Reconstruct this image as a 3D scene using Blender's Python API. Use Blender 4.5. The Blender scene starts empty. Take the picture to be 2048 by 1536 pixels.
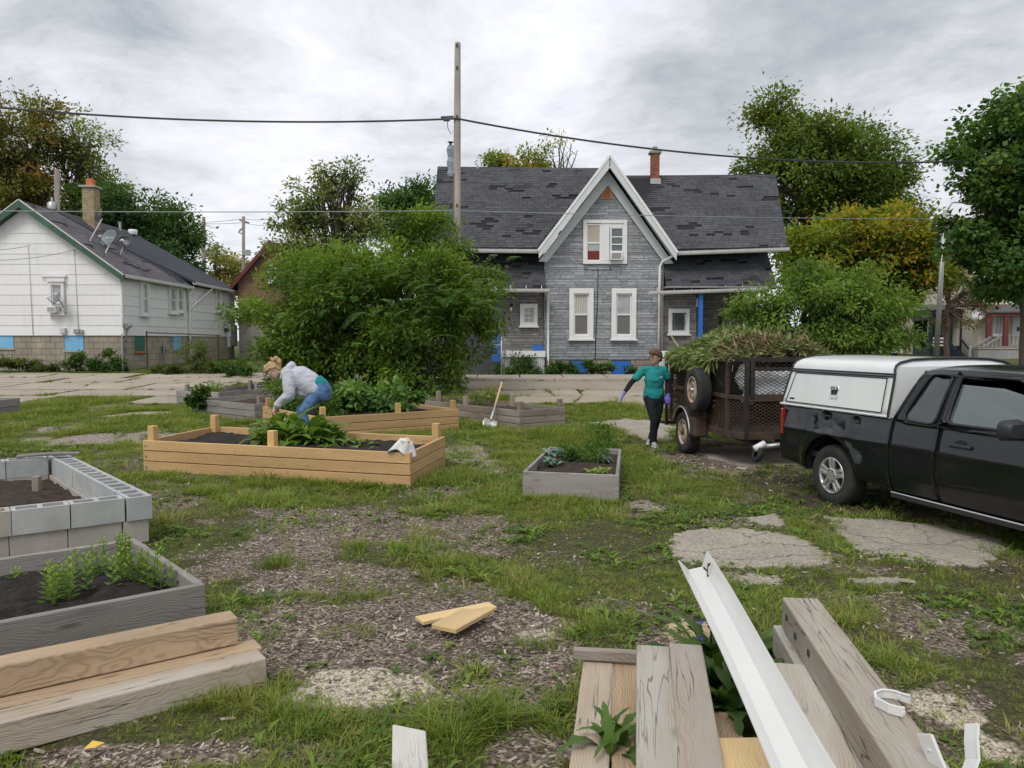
import bpy, bmesh, math, random
import numpy as np
from mathutils import Vector, Matrix, Quaternion, noise as mnoise
R = math.radians
sc = bpy.context.scene
COL = sc.collection
rng = random.Random(7)
nrng = np.random.default_rng(7)
# ---------------------------------------------------------------- camera, sky, sun, exposure
F = 1539.0; CAMZ = 1.7; TILT = math.atan(88 / F)
cam_d = bpy.data.cameras.new('camera'); cam = bpy.data.objects.new('camera', cam_d); COL.objects.link(cam)
cam.location = (0, 0, CAMZ); cam.rotation_euler = (math.pi / 2 - TILT, 0, 0)
cam_d.sensor_width = 36; cam_d.lens = 36 * F / 2048; cam_d.clip_start = 0.05; cam_d.clip_end = 3000
sc.camera = cam
SUN_EL, SUN_AZ = R(52), R(205)          # azimuth clockwise from +Y (the view direction): high, behind the viewer, a little to the left
sun_d = bpy.data.lights.new('sun', 'SUN'); sun = bpy.data.objects.new('sun', sun_d); COL.objects.link(sun)
sun_d.energy = 1.5; sun_d.angle = R(24); sun_d.color = (1.0, 0.965, 0.91)
_sd = Vector((math.sin(SUN_AZ) * math.cos(SUN_EL), math.cos(SUN_AZ) * math.cos(SUN_EL), math.sin(SUN_EL)))
sun.location = _sd * 60
sun.rotation_euler = _sd.to_track_quat('Z', 'Y').to_euler()
sc.view_settings.view_transform = 'Standard'; sc.view_settings.look = 'None'
sc.view_settings.exposure = 0.34; sc.view_settings.gamma = 1.0; sc.view_settings.use_curve_mapping = False
sc.render.engine = 'CYCLES'
sc.cycles.max_bounces = 6; sc.cycles.transparent_max_bounces = 8
sc.cycles.diffuse_bounces = 3; sc.cycles.glossy_bounces = 3
class NT:
 """small node-tree writer"""
 def __init__(s, nt): s.nt = nt; s.n = nt.nodes; s.l = nt.links
 def new(s, t, **k):
  n = s.n.new(t)
  for a, v in k.items(): setattr(n, a, v)
  return n
 def put(s, sock, v):
  if hasattr(v, 'is_output') or isinstance(v, bpy.types.NodeSocket): s.l.new(v, sock)
  elif v is not None:
   if sock.type == 'RGBA' and len(v) == 3: v = (*v, 1)
   sock.default_value = v
 def math(s, op, a, b=None, c=None, clamp=False):
  n = s.new('ShaderNodeMath', operation=op, use_clamp=clamp)
  for i, v in enumerate((a, b, c)):
   if v is not None: s.put(n.inputs[i], v)
  return n.outputs[0]
 def vmath(s, op, a, b=None, sc=None):
  n = s.new('ShaderNodeVectorMath', operation=op)
  s.put(n.inputs[0], a)
  if b is not None: s.put(n.inputs[1], b)
  if sc is not None: s.put(n.inputs['Scale'], sc)
  return n.outputs['Value'] if op in ('DOT_PRODUCT', 'LENGTH', 'DISTANCE') else n.outputs[0]
 def mix(s, f, a, b, blend='MIX'):
  n = s.new('ShaderNodeMix', data_type='RGBA', blend_type=blend)
  s.put(n.inputs[0], f); s.put(n.inputs[6], a); s.put(n.inputs[7], b)
  return n.outputs[2]
 def noise(s, vec, scale, detail=4, rough=.55, dist=0, out=0):
  n = s.new('ShaderNodeTexNoise')
  if vec is not None: s.put(n.inputs['Vector'], vec)
  s.put(n.inputs['Scale'], scale); n.inputs['Detail'].default_value = detail
  n.inputs['Roughness'].default_value = rough; n.inputs['Distortion'].default_value = dist
  return n.outputs[out]
 def vor(s, vec, scale, feature='F1', out='Distance'):
  n = s.new('ShaderNodeTexVoronoi', feature=feature)
  if vec is not None: s.put(n.inputs['Vector'], vec)
  s.put(n.inputs['Scale'], scale)
  return n.outputs[out]
 def ramp(s, f, stops, interp='LINEAR'):
  n = s.new('ShaderNodeValToRGB'); s.put(n.inputs[0], f)
  cr = n.color_ramp; cr.interpolation = interp
  while len(cr.elements) > len(stops): cr.elements.remove(cr.elements[-1])
  while len(cr.elements) < len(stops): cr.elements.new(1)
  for e, (p, c) in zip(cr.elements, stops):
   e.position = p
   e.color = (c, c, c, 1) if isinstance(c, (int, float)) else (*c, 1)
  return n.outputs[0]
 def mapr(s, v, a, b, c=0., d=1.):
  n = s.new('ShaderNodeMapRange'); n.clamp = True
  s.put(n.inputs[0], v)
  for i, x in enumerate((a, b, c, d)): n.inputs[1 + i].default_value = x
  return n.outputs[0]
 def sep(s, v):
  n = s.new('ShaderNodeSeparateXYZ'); s.put(n.inputs[0], v); return n.outputs
 def comb(s, x, y, z):
  n = s.new('ShaderNodeCombineXYZ')
  for i, v in enumerate((x, y, z)): s.put(n.inputs[i], v)
  return n.outputs[0]
# overcast sky: the physical sky shows faintly through two procedural cloud layers seen in perspective
W = bpy.data.worlds.new('World'); sc.world = W; W.use_nodes = True
t = NT(W.node_tree); t.n.clear()
sky = t.new('ShaderNodeTexSky', sky_type='NISHITA'); sky.sun_disc = False
sky.sun_elevation = SUN_EL; sky.sun_rotation = SUN_AZ; sky.air_density = 1; sky.dust_density = 2
tc = t.new('ShaderNodeTexCoord').outputs['Generated']
dx, dy, dz = t.sep(tc)
zz = t.math('MAXIMUM', t.math('ADD', dz, 0.24), 0.08)
plane = t.comb(t.math('DIVIDE', dx, zz), t.math('DIVIDE', dy, zz), 0.0)
warp = t.noise(plane, 1.3, 3, .5, out=1)
pw = t.vmath('ADD', plane, t.vmath('SCALE', t.vmath('SUBTRACT', warp, (.5, .5, .5)), sc=.55))
n1 = t.noise(t.vmath('ADD', pw, (3.4, 8.1, 0)), 1.5, 9, .62)
n2 = t.noise(t.vmath('ADD', pw, (11.2, 1.7, 3)), 4.2, 9, .66)
cl = t.math('ADD', t.math('MULTIPLY', n1, .58), t.math('MULTIPLY', n2, .42))
def bank(px, py, rad, amt):                # a heavier cloud bank in that part of the sky
 global cl
 x = (px - 1024) / F; y = (768 - py) / F; c, s_ = math.cos(TILT), math.sin(TILT)
 d = Vector((x, c + s_ * y, -s_ + c * y)).normalized()
 w = t.mapr(t.vmath('DOT_PRODUCT', t.vmath('NORMALIZE', t.vmath('ADD', tc, t.vmath('SCALE', t.vmath('SUBTRACT', warp, (.5, .5, .5)), sc=.22))), tuple(d)),
    math.cos(R(rad)), 1.0, 0, 1)
 cl = t.math('SUBTRACT', cl, t.math('MULTIPLY', w, amt))
for b in ((120, 60, 13, .16), (1500, 90, 12, .13), (1330, 130, 8, .08), (1750, 60, 12, .1), (860, 150, 9, .06), (620, 20, 12, .04),
   (60, 200, 7, -.1), (420, 330, 12, -.06), (600, 150, 9, -.05), (1130, 60, 7, -.07), (1900, 400, 10, .02)): bank(*b)
ccol = t.ramp(cl, [(.24, (.35, .38, .415)), (.36, (.47, .495, .53)), (.45, (.60, .62, .66)), (.53, (.70, .72, .775)), (.64, (.82, .825, .84))])
bgs = 0.1
cloud = t.vmath('SCALE', ccol, sc=1.0 / bgs)
cov = t.mapr(n2, .30, .42, .86, 1.0)
mixc = t.mix(cov, sky.outputs[0], cloud)
bg = t.new('ShaderNodeBackground'); t.put(bg.inputs['Color'], mixc); bg.inputs['Strength'].default_value = bgs
wo = t.new('ShaderNodeOutputWorld'); t.l.new(bg.outputs[0], wo.inputs[0])
# ---------------------------------------------------------------- geometry of the view (only used to read positions off the place)
CT, ST = math.cos(TILT), math.sin(TILT)
def ray(px, py):
 x = (px - 1024) / F; y = (768 - py) / F
 return Vector((x, CT + ST * y, -ST + CT * y))
def at_y(px, py, Y):
 d = ray(px, py); k = Y / d.y
 return Vector((d.x * k, Y, CAMZ + d.z * k))
def at_z(px, py, z):
 d = ray(px, py); k = (z - CAMZ) / d.z
 return Vector((d.x * k, d.y * k, z))
_PY = [-60, 3.5, 8.5, 14, 20, 25, 29, 33, 40, 60, 400]; _PZ = [0, 0, -.1, -.1, .02, .16, .33, .48, .62, .72, .8]
def gz0(x, y):
 return np.interp(y, _PY, _PZ)
def _vn(x, y, seed):
 xi = np.floor(x).astype(np.int64); yi = np.floor(y).astype(np.int64); fx = x - xi; fy = y - yi
 fx = fx * fx * (3 - 2 * fx); fy = fy * fy * (3 - 2 * fy)
 def h(a, b):
  n = (a * 374761393 + b * 668265263 + seed * 144665) & 0x7fffffff
  n = ((n ^ (n >> 13)) * 1274126177) & 0x7fffffff
  return ((n ^ (n >> 16)) & 0xffff) / 65535.0
 return (h(xi, yi) * (1 - fx) + h(xi + 1, yi) * fx) * (1 - fy) + (h(xi, yi + 1) * (1 - fx) + h(xi + 1, yi + 1) * fx) * fy
def fbm(x, y, scale, seed=0, oct=4):
 x = np.asarray(x, float) * scale + 100; y = np.asarray(y, float) * scale + 100
 a, s, tot = 1., 0., 0.
 for i in range(oct):
  s = s + a * _vn(x * 2 ** i, y * 2 ** i, seed + i); tot += a; a *= .5
 return s / tot
def gz(x, y):
 """height of the ground"""
 return gz0(x, y) + (fbm(x, y, .7, 3, 3) - .5) * .07 * np.clip((20 - np.asarray(y, float)) / 6, 0, 1)
def gzs(x, y): return float(gz(np.array([x]), np.array([y]))[0])
def G(px, py, dz=0.0):
 z = -.05
 for _ in range(30):
  p = at_z(px, py, z + dz); z = .5 * z + .5 * float(gz0(0, p.y))
 p = at_z(px, py, z + dz); p.z = gzs(p.x, p.y) + dz
 return p
# ---------------------------------------------------------------- objects
def tag(o, label=None, cat=None, group=None, kind=None):
 if label: o['label'] = label
 if cat: o['category'] = cat
 if group: o['group'] = group
 if kind: o['kind'] = kind
 return o
def empty(name, label=None, cat=None, group=None, M=None):
 o = bpy.data.objects.new(name, None); COL.objects.link(o); o.empty_display_size = .2
 if M is not None: o.matrix_world = M
 return tag(o, label, cat, group)
def frame(loc, xdir, up=(0, 0, 1)):
 """matrix with x along xdir and z as close to up as possible"""
 x = Vector(xdir).normalized(); z = Vector(up); y = z.cross(x).normalized(); z = x.cross(y)
 M = Matrix((x, y, z)).transposed().to_4x4(); M.translation = Vector(loc); return M
def link(name, me, parent=None, M=None, world=True):
 o = bpy.data.objects.new(name, me); COL.objects.link(o)
 if parent is not None:
  o.parent = parent
  if world:
   Pm = parent.matrix_basis if parent.parent is None else parent.parent.matrix_basis @ parent.matrix_parent_inverse @ parent.matrix_basis
   o.matrix_parent_inverse = Pm.inverted()
 if M is not None: o.matrix_basis = M
 return o
def copy_tree(o, parent=None):
 c = o.copy(); COL.objects.link(c)
 if parent is not None: c.parent = parent
 for ch in list(o.children): copy_tree(ch, c)
 return c
TMP = bpy.data.scenes.new('work')      # a scratch scene for evaluating modifiers, removed at the end
def evalm(o):
 with bpy.context.temp_override(scene=TMP, view_layer=TMP.view_layers[0]):
  dg = bpy.context.evaluated_depsgraph_get(); dg.update(); me = bpy.data.meshes.new_from_object(o.evaluated_get(dg))
 bpy.data.objects.remove(o); return me
class MB:
 """collects vertices and faces; build() links them as one mesh object"""
 def __init__(s): s.v = []; s.f = []; s.m = []; s.cm = 0; s.uvs = None
 def mat(s, i): s.cm = i; return s
 def add(s, vs, fs):
  b = len(s.v); s.v.extend([tuple(p) for p in vs]); s.f.extend([tuple(i + b for i in f) for f in fs]); s.m.extend([s.cm] * len(fs)); return s
 def box(s, lo, hi, M=None):
  x0, y0, z0 = lo; x1, y1, z1 = hi
  vs = [Vector(p) for p in ((x0, y0, z0), (x1, y0, z0), (x1, y1, z0), (x0, y1, z0), (x0, y0, z1), (x1, y0, z1), (x1, y1, z1), (x0, y1, z1))]
  if M is not None: vs = [M @ p for p in vs]
  return s.add(vs, [(0, 3, 2, 1), (4, 5, 6, 7), (0, 1, 5, 4), (1, 2, 6, 5), (2, 3, 7, 6), (3, 0, 4, 7)])
 def bar(s, a, b, w, h=None, up=(0, 0, 1)):
  a = Vector(a); b = Vector(b); h = w if h is None else h
  d = b - a
  if abs(d.normalized().dot(Vector(up))) > .99: up = (0, 1, 0)
  return s.box((0, -w / 2, -h / 2), (d.length, w / 2, h / 2), frame(a, d, up))
 def quad(s, a, b, c, d): return s.add([a, b, c, d], [(0, 1, 2, 3)])
 def poly(s, pts): return s.add(pts, [tuple(range(len(pts)))])
 def prism(s, pts, ext):
  """pts: planar 3-D outline, ext: extrusion vector"""
  n = len(pts); e = Vector(ext); P = [Vector(p) for p in pts]
  nrm = Vector((0, 0, 0))
  for i in range(n): nrm += P[i].cross(P[(i + 1) % n])
  if nrm.dot(e) > 0: P = P[::-1]
  return s.add(P + [p + e for p in P], [tuple(range(n)), tuple(range(2 * n - 1, n - 1, -1))] + [(i, (i + n), (i + 1) % n + n, (i + 1) % n) for i in range(n)])
 def tube(s, pts, rad, n=8, cap=True):
  pts = [Vector(p) for p in pts]
  if not hasattr(rad, '__len__'): rad = [rad] * len(pts)
  vs = []; ref = None
  for i, p in enumerate(pts):
   d = (pts[min(i + 1, len(pts) - 1)] - pts[max(i - 1, 0)])
   d = d.normalized() if d.length > 1e-9 else Vector((0, 0, 1))
   if ref is None: ref = Vector((1, 0, 0)) if abs(d.x) < .8 else Vector((0, 1, 0))
   u = (ref - d * ref.dot(d))
   u = u.normalized() if u.length > 1e-6 else d.orthogonal().normalized()
   ref = u; w = d.cross(u)
   for k in range(n):
    a = 2 * math.pi * k / n; vs.append(p + (u * math.cos(a) + w * math.sin(a)) * rad[i])
  fs = []
  for i in range(len(pts) - 1):
   for k in range(n):
    k2 = (k + 1) % n; fs.append((i * n + k, i * n + k2, (i + 1) * n + k2, (i + 1) * n + k))
  if cap:
   fs.append(tuple(range(n - 1, -1, -1))); fs.append(tuple(range((len(pts) - 1) * n, len(pts) * n)))
  return s.add(vs, fs)
 def lathe(s, prof, M=None, n=24, close=False):
  """prof: (r, z) pairs turned about local z"""
  vs = []
  for r, z in prof:
   for k in range(n):
    a = 2 * math.pi * k / n; p = Vector((r * math.cos(a), r * math.sin(a), z)); vs.append(M @ p if M is not None else p)
  fs = []; m = len(prof)
  for i in range(m if close else m - 1):
   j = (i + 1) % m
   for k in range(n): fs.append((i * n + k, i * n + (k + 1) % n, j * n + (k + 1) % n, j * n + k))
  return s.add(vs, fs)
 def rings(s, rings, cap=True, closed=True):
  """loft through point rings of equal length"""
  n = len(rings[0]); vs = [p for r in rings for p in r]; fs = []
  for i in range(len(rings) - 1):
   for k in range(n if closed else n - 1):
    k2 = (k + 1) % n; fs.append((i * n + k, i * n + k2, (i + 1) * n + k2, (i + 1) * n + k))
  if cap and closed: fs.append(tuple(range(n - 1, -1, -1))); fs.append(tuple(range((len(rings) - 1) * n, len(rings) * n)))
  return s.add(vs, fs)
 def grid(s, fn, nu, nv):
  vs = [fn(i / nu, j / nv) for j in range(nv + 1) for i in range(nu + 1)]
  return s.add(vs, [(j * (nu + 1) + i, j * (nu + 1) + i + 1, (j + 1) * (nu + 1) + i + 1, (j + 1) * (nu + 1) + i) for j in range(nv) for i in range(nu)])
 def mesh(s, name, mats, smooth=False):
  me = bpy.data.meshes.new(name); me.from_pydata(s.v, [], s.f)
  if not isinstance(mats, (list, tuple)): mats = [mats]
  for m in mats: me.materials.append(m)
  if len(mats) > 1: me.polygons.foreach_set('material_index', s.m)
  if smooth: me.polygons.foreach_set('use_smooth', [True] * len(me.polygons))
  me.update(); return me
 def build(s, name, mats, parent=None, smooth=False, world=True, M=None, bevel=0, label=None, seg=1, fix=False, auto=None):
  me = s.mesh(name, mats, smooth)
  if fix:
   bm = bmesh.new(); bm.from_mesh(me); bmesh.ops.recalc_face_normals(bm, faces=bm.faces); bm.to_mesh(me); bm.free()
  o = link(name, me, parent, M, world)
  if auto is not None:
   me.polygons.foreach_set('use_smooth', [True] * len(me.polygons)); me.set_sharp_from_angle(angle=R(auto))
  if bevel:
   b = o.modifiers.new('bevel', 'BEVEL'); b.width = bevel; b.segments = seg; b.limit_method = 'ANGLE'; b.angle_limit = R(40)
  if label: o['label'] = label
  return o
def np_mesh(name, V, Q, mats, attrs=None, smooth=False):
 """V (n,3) vertices, Q (m,k) faces as arrays"""
 me = bpy.data.meshes.new(name); V = np.asarray(V, np.float32); Q = np.asarray(Q, np.int32); m, k = Q.shape
 me.vertices.add(len(V)); me.vertices.foreach_set('co', V.ravel())
 me.loops.add(m * k); me.loops.foreach_set('vertex_index', Q.ravel())
 me.polygons.add(m); me.polygons.foreach_set('loop_start', np.arange(m, dtype=np.int32) * k)
 if smooth: me.polygons.foreach_set('use_smooth', np.ones(m, bool))
 for a, (dom, typ, val) in (attrs or {}).items():
  at = me.attributes.new(a, typ, dom)
  at.data.foreach_set('value' if typ in ('FLOAT', 'INT') else ('vector' if typ == 'FLOAT_VECTOR' else 'color'), np.asarray(val, np.float32 if typ != 'INT' else np.int32).ravel())
 for x in (mats if isinstance(mats, (list, tuple)) else [mats]): me.materials.append(x)
 me.update(calc_edges=True); return me
# ---------------------------------------------------------------- materials
def mat(name, color=(.5, .5, .5), rough=.7, metal=0., spec=.5, fn=None, coat=0., sheen=0.):
 m = bpy.data.materials.new(name); m.use_nodes = True; t = NT(m.node_tree); t.n.clear()
 p = t.new('ShaderNodeBsdfPrincipled'); o = t.new('ShaderNodeOutputMaterial'); t.l.new(p.outputs[0], o.inputs[0])
 p.inputs['Roughness'].default_value = rough; p.inputs['Metallic'].default_value = metal
 p.inputs['Specular IOR Level'].default_value = spec; p.inputs['Coat Weight'].default_value = coat
 p.inputs['Coat Roughness'].default_value = .04
 if sheen: p.inputs['Sheen Weight'].default_value = sheen
 p.inputs['Base Color'].default_value = (*color, 1)
 t.p = p; t.o = o
 if fn:
  r = fn(t)
  if isinstance(r, dict):
   if 'c' in r: t.put(p.inputs['Base Color'], r['c'])
   if 'r' in r: t.put(p.inputs['Roughness'], r['r'])
   if 'h' in r:
    b = t.new('ShaderNodeBump'); b.inputs['Strength'].default_value = r.get('hs', .4); b.inputs['Distance'].default_value = r.get('hd', .01)
    t.put(b.inputs['Height'], r['h']); t.l.new(b.outputs[0], p.inputs['Normal'])
  elif r is not None: t.put(p.inputs['Base Color'], r)
 return m
def oc(t): return t.new('ShaderNodeTexCoord').outputs['Object']
def wpos(t): return t.new('ShaderNodeNewGeometry').outputs['Position']
def orand(t): return t.new('ShaderNodeObjectInfo').outputs['Random']
def irand(t): return t.new('ShaderNodeNewGeometry').outputs['Random Per Island']
def attr(t, n, out='Fac'):
 a = t.new('ShaderNodeAttribute'); a.attribute_name = n; return a.outputs[out]
def shade(t, c, f): return t.mix(1.0, c, t.comb(f, f, f) if not isinstance(f, tuple) else f, 'MULTIPLY')
def f_wood(light, dark, crack=(.05, .04, .03), ring=26., grey=None, greyamt=.0, crk=.5, stain=.25):
 def fn(t):
  v = oc(t); rn = orand(t)
  off = t.comb(t.math('MULTIPLY', rn, 37.), t.math('MULTIPLY', rn, 11.), t.math('MULTIPLY', rn, 23.))
  x, y, z = t.sep(v)
  stretched = t.vmath('ADD', t.comb(t.math('MULTIPLY', x, .55), y, z), off)
  nz = t.noise(stretched, 3.2, 3, .5)
  fine = t.noise(t.vmath('ADD', t.comb(t.math('MULTIPLY', x, 2.), t.math('MULTIPLY', y, 60.), t.math('MULTIPLY', z, 60.)), off), 2.0, 3, .6)
  # knots bend the rings
  kv = t.vmath('ADD', t.comb(t.math('MULTIPLY', x, 1.1), t.math('MULTIPLY', y, 4.), t.math('MULTIPLY', z, 4.)), off)
  kd = t.vor(kv, 1.35)
  knot = t.mapr(kd, .05, .42, 1., 0.)
  rr = t.vmath('LENGTH', t.comb(t.math('MULTIPLY', t.math('ADD', t.math('SUBTRACT', rn, .5), nz), .05),
          t.math('ADD', y, t.math('ADD', t.math('MULTIPLY', rn, .12), t.math('MULTIPLY', nz, .22))),
          t.math('ADD', z, t.math('ADD', .05, t.math('MULTIPLY', nz, .04)))))
  ph = t.math('ADD', t.math('MULTIPLY', rr, ring * 6.28), t.math('MULTIPLY', knot, 9.))
  w = t.math('ADD', .5, t.math('MULTIPLY', t.math('SINE', ph), .5))
  w = t.math('POWER', w, 1.8)
  c = t.mix(t.math('ADD', t.math('MULTIPLY', w, .5), t.math('MULTIPLY', t.math('SUBTRACT', fine, .5), .7), clamp=True), light, dark)
  core = t.mapr(kd, .03, .11, 1., 0.)
  c = t.mix(t.math('MULTIPLY', core, .8), c, tuple(.45 * k for k in dark))
  big = t.noise(t.vmath('ADD', t.comb(t.math('MULTIPLY', x, .6), t.math('MULTIPLY', y, 3.), t.math('MULTIPLY', z, 3.)), off), 1.7, 5, .6)
  if grey: c = t.mix(t.mapr(big, .40, .62, 0, greyamt), c, grey)
  c = shade(t, c, t.mapr(big, .3, .7, 1 - stain, 1 + stain))
  c = shade(t, c, t.mapr(rn, 0, 1, .78, 1.13))
  cn = t.noise(t.vmath('ADD', t.comb(t.math('MULTIPLY', x, .9), t.math('MULTIPLY', y, 16.), t.math('MULTIPLY', z, 16.)), off), 1.4, 2, .4, .6)
  ck = t.mapr(t.math('ABSOLUTE', t.math('SUBTRACT', cn, .5)), .0, .018, 1., 0.)
  ck = t.math('MULTIPLY', ck, t.mapr(nz, .45, .6, 0, crk))
  c = t.mix(ck, c, crack)
  h = t.math('SUBTRACT', t.math('ADD', t.math('MULTIPLY', fine, .35), t.math('MULTIPLY', w, .25)), t.math('MULTIPLY', ck, 1.4))
  return dict(c=c, h=h, hs=.5, hd=.004)
 return fn
M = {}
M['wood_new'] = mat('new_yellow_lumber', rough=.75, fn=f_wood((.51, .33, .155), (.385, .22, .09), ring=101, crk=.15, stain=.14))
M['wood_post'] = mat('new_post_lumber', rough=.75, fn=f_wood((.56, .36, .15), (.44, .25, .085), ring=116, crk=.1, stain=.12))
M['wood_grey'] = mat('weathered_grey_lumber', rough=.85, fn=f_wood((.30, .275, .25), (.16, .14, .12), grey=(.24, .235, .23), greyamt=.5, ring=108, crk=.7, stain=.3))
M['wood_greybrown'] = mat('weathered_brown_lumber', rough=.85, fn=f_wood((.29, .235, .18), (.15, .115, .085), grey=(.23, .22, .205), greyamt=.5, ring=108, crk=.7, stain=.3))
M['wood_dark'] = mat('dark_stained_board', rough=.85, fn=f_wood((.35, .33, .305), (.20, .18, .155), grey=(.12, .10, .085), greyamt=.65, ring=87, crk=.8, stain=.4))
M['timber'] = mat('weathered_timber', rough=.8, fn=f_wood((.43, .35, .26), (.25, .18, .115), grey=(.37, .34, .30), greyamt=.75, ring=123, crk=.95, stain=.18))
M['timber_pale'] = mat('bleached_timber', rough=.8, fn=f_wood((.43, .38, .30), (.27, .21, .15), grey=(.42, .40, .36), greyamt=.8, ring=108, crk=.9, stain=.15))
M['timber_brown'] = mat('brown_timber', rough=.78, fn=f_wood((.42, .31, .195), (.22, .14, .075), ring=87, crk=.6, stain=.2))
M['scrap'] = mat('fresh_sawn_board', rough=.7, fn=f_wood((.68, .50, .25), (.58, .38, .16), ring=87, crk=.1, stain=.12))
M['wood_white'] = mat('whitewashed_board', rough=.85, fn=f_wood((.52, .50, .46), (.40, .37, .33), grey=(.50, .49, .46), greyamt=.5, ring=101, crk=.6, stain=.12))
def f_speck(base, var=.25, scale=3., fine=60., bump=.3, dirt=None, dirtamt=.5, space='w', agg=0.):
 def fn(t):
  v = wpos(t) if space == 'w' else oc(t)
  a = t.noise(v, scale, 6, .6); b = t.noise(v, fine, 3, .6)
  c = shade(t, base, t.mapr(a, .3, .7, 1 - var, 1 + var))
  c = shade(t, c, t.mapr(b, .25, .75, .82, 1.16))
  if agg:
   vc = t.vor(v, agg, out='Color'); s = t.sep(vc)[0]
   c = shade(t, c, t.mapr(s, 0, 1, .62, 1.3))
  if agg:
   e = t.vor(t.vmath('ADD', v, t.vmath('SCALE', t.noise(v, 3, 3, .6, out=1), sc=.35)), 1.1, 'DISTANCE_TO_EDGE'); c = t.mix(t.mapr(e, .004, .012, .75, 0), c, (.07, .06, .045))
  if dirt: c = t.mix(t.mapr(t.noise(v, scale * .6, 5, .65), .52, .70, 0, dirtamt), c, dirt)
  return dict(c=c, h=b, hs=bump, hd=.01)
 return fn
M['slab'] = mat('old_exposed_aggregate_concrete', rough=.9, fn=f_speck((.31, .275, .225), .16, 1.6, 45, .4, (.28, .235, .18), .5, agg=75))
M['slab_far'] = mat('old_concrete_paving', rough=.9, fn=f_speck((.335, .285, .225), .18, .5, 12, .3, (.27, .225, .175), .6))
M['road'] = mat('worn_concrete_road', rough=.9, fn=f_speck((.30, .255, .20), .12, .5, 14, .2, (.29, .25, .20), .5))
M['kerb'] = mat('kerb_concrete', rough=.9, fn=f_speck((.38, .34, .275), .15, .8, 14, .3, (.3, .26, .2), .6))
M['cmu'] = mat('grey_concrete_block', rough=.95, fn=lambda t: dict(
 c=shade(t, shade(t, t.mix(t.mapr(orand(t), 0, 1), (.36, .37, .37), (.41, .41, .395)), t.mapr(t.noise(wpos(t), 5, 4), .3, .7, .86, 1.1)), t.mapr(t.noise(wpos(t), 160, 2), .3, .7, .85, 1.13)),
 h=t.noise(wpos(t), 140, 2), hs=.5, hd=.004))
M['cmu_tan'] = mat('stained_concrete_block', rough=.95, fn=f_speck((.39, .36, .32), .1, 4, 150, .5))
M['soil_bed'] = mat('dark_garden_soil', rough=1., fn=lambda t: dict(
 c=t.mix(t.mapr(t.noise(wpos(t), 55, 4, .7), .58, .70, 0, .6), shade(t, (.024, .018, .014), t.mapr(t.noise(wpos(t), 14, 5, .7), .35, .65, .4, 1.9)), (.075, .055, .04)),
 h=t.noise(wpos(t), 32, 5, .7), hs=1., hd=.06))
M['soil_brown'] = mat('brown_garden_soil', rough=1., fn=lambda t: dict(
 c=t.mix(t.mapr(t.noise(wpos(t), 55, 4, .7), .55, .7, 0, .7), shade(t, (.055, .034, .022), t.mapr(t.noise(wpos(t), 9, 5), .3, .7, .6, 1.5)), (.17, .12, .085)),
 h=t.noise(wpos(t), 32, 5, .7), hs=1., hd=.06))
def f_paint(base, dirt=.12, streak=True, bump=.1):
 def fn(t):
  v = wpos(t); a = t.noise(v, 1.2, 5, .6)
  s = t.noise(t.vmath('MULTIPLY', v, (6., 6., .6)), 1.5, 4, .6)
  c = shade(t, base, t.mapr(a, .3, .7, 1 - dirt, 1 + dirt * .4))
  if streak: c = shade(t, c, t.mapr(s, .35, .7, 1.0, 1 - dirt))
  return dict(c=c, h=t.noise(v, 30, 3), hs=bump, hd=.005)
 return fn
M['white_siding'] = mat('white_painted_siding', rough=.6, fn=lambda t: dict(
 c=shade(t, t.mix(t.mapr(t.noise(t.vmath('MULTIPLY', wpos(t), (3., 3., .5)), 1.2, 5, .6), .52, .72, 0, .28), (.74, .745, .75), (.52, .53, .53)), t.mapr(orand(t), 0, 1, .965, 1.02)),
 h=t.noise(t.vmath('MULTIPLY', wpos(t), (22., 22., 1.5)), 2, 3), hs=.15, hd=.01))
M['white_trim'] = mat('white_trim_paint', rough=.5, fn=f_paint((.77, .77, .76), .07))
M['grey_trim'] = mat('pale_grey_trim_paint', rough=.5, fn=f_paint((.60, .63, .63), .06))
M['gutter_metal'] = mat('grey_white_gutter_metal', rough=.45, fn=f_paint((.58, .58, .56), .12))
M['white_plastic'] = mat('white_vinyl', rough=.32, fn=f_paint((.66, .66, .64), .06, False, .02))
M['cream_siding'] = mat('cream_siding', rough=.65, fn=f_paint((.60, .52, .31), .08))
M['beige_siding'] = mat('beige_siding', rough=.65, fn=f_paint((.62, .57, .46), .08))
M['green_trim'] = mat('dark_green_trim', rough=.55, fn=f_paint((.045, .115, .075), .3))
M['green_porch'] = mat('black_green_porch_paint', rough=.55, fn=f_paint((.012, .022, .022), .3))
M['blue_porch'] = mat('dark_blue_porch_paint', rough=.6, fn=f_paint((.018, .026, .048), .2))
M['red_porch'] = mat('dark_red_porch_paint', rough=.55, fn=f_paint((.14, .025, .026), .2))
M['blue_board'] = mat('bright_blue_board', rough=.55, fn=f_paint((.020, .155, .56), .12))
M['lightblue_board'] = mat('sky_blue_board', rough=.6, fn=f_paint((.20, .46, .70), .08))
M['green_board'] = mat('green_board', rough=.6, fn=f_paint((.02, .13, .10), .1))
M['grey_wood'] = mat('grey_porch_wood', rough=.8, fn=f_paint((.30, .285, .265), .25))
M['soffit'] = mat('grey_soffit', rough=.8, fn=f_paint((.33, .33, .32), .15))
M['dark_void'] = mat('dark_interior', (.012, .012, .013), .9)
M['curtain'] = mat('pale_curtain', rough=.9, fn=lambda t: dict(c=shade(t, (.50, .49, .44), t.mapr(t.math('SINE', t.math('MULTIPLY', t.sep(wpos(t))[0], 70.)), -1, 1, .72, 1.05))))
M['curtain_red'] = mat('dark_red_curtain', (.16, .025, .03), .9)
M['blind'] = mat('tan_window_blind', rough=.8, fn=f_paint((.45, .40, .33), .06))
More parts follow.
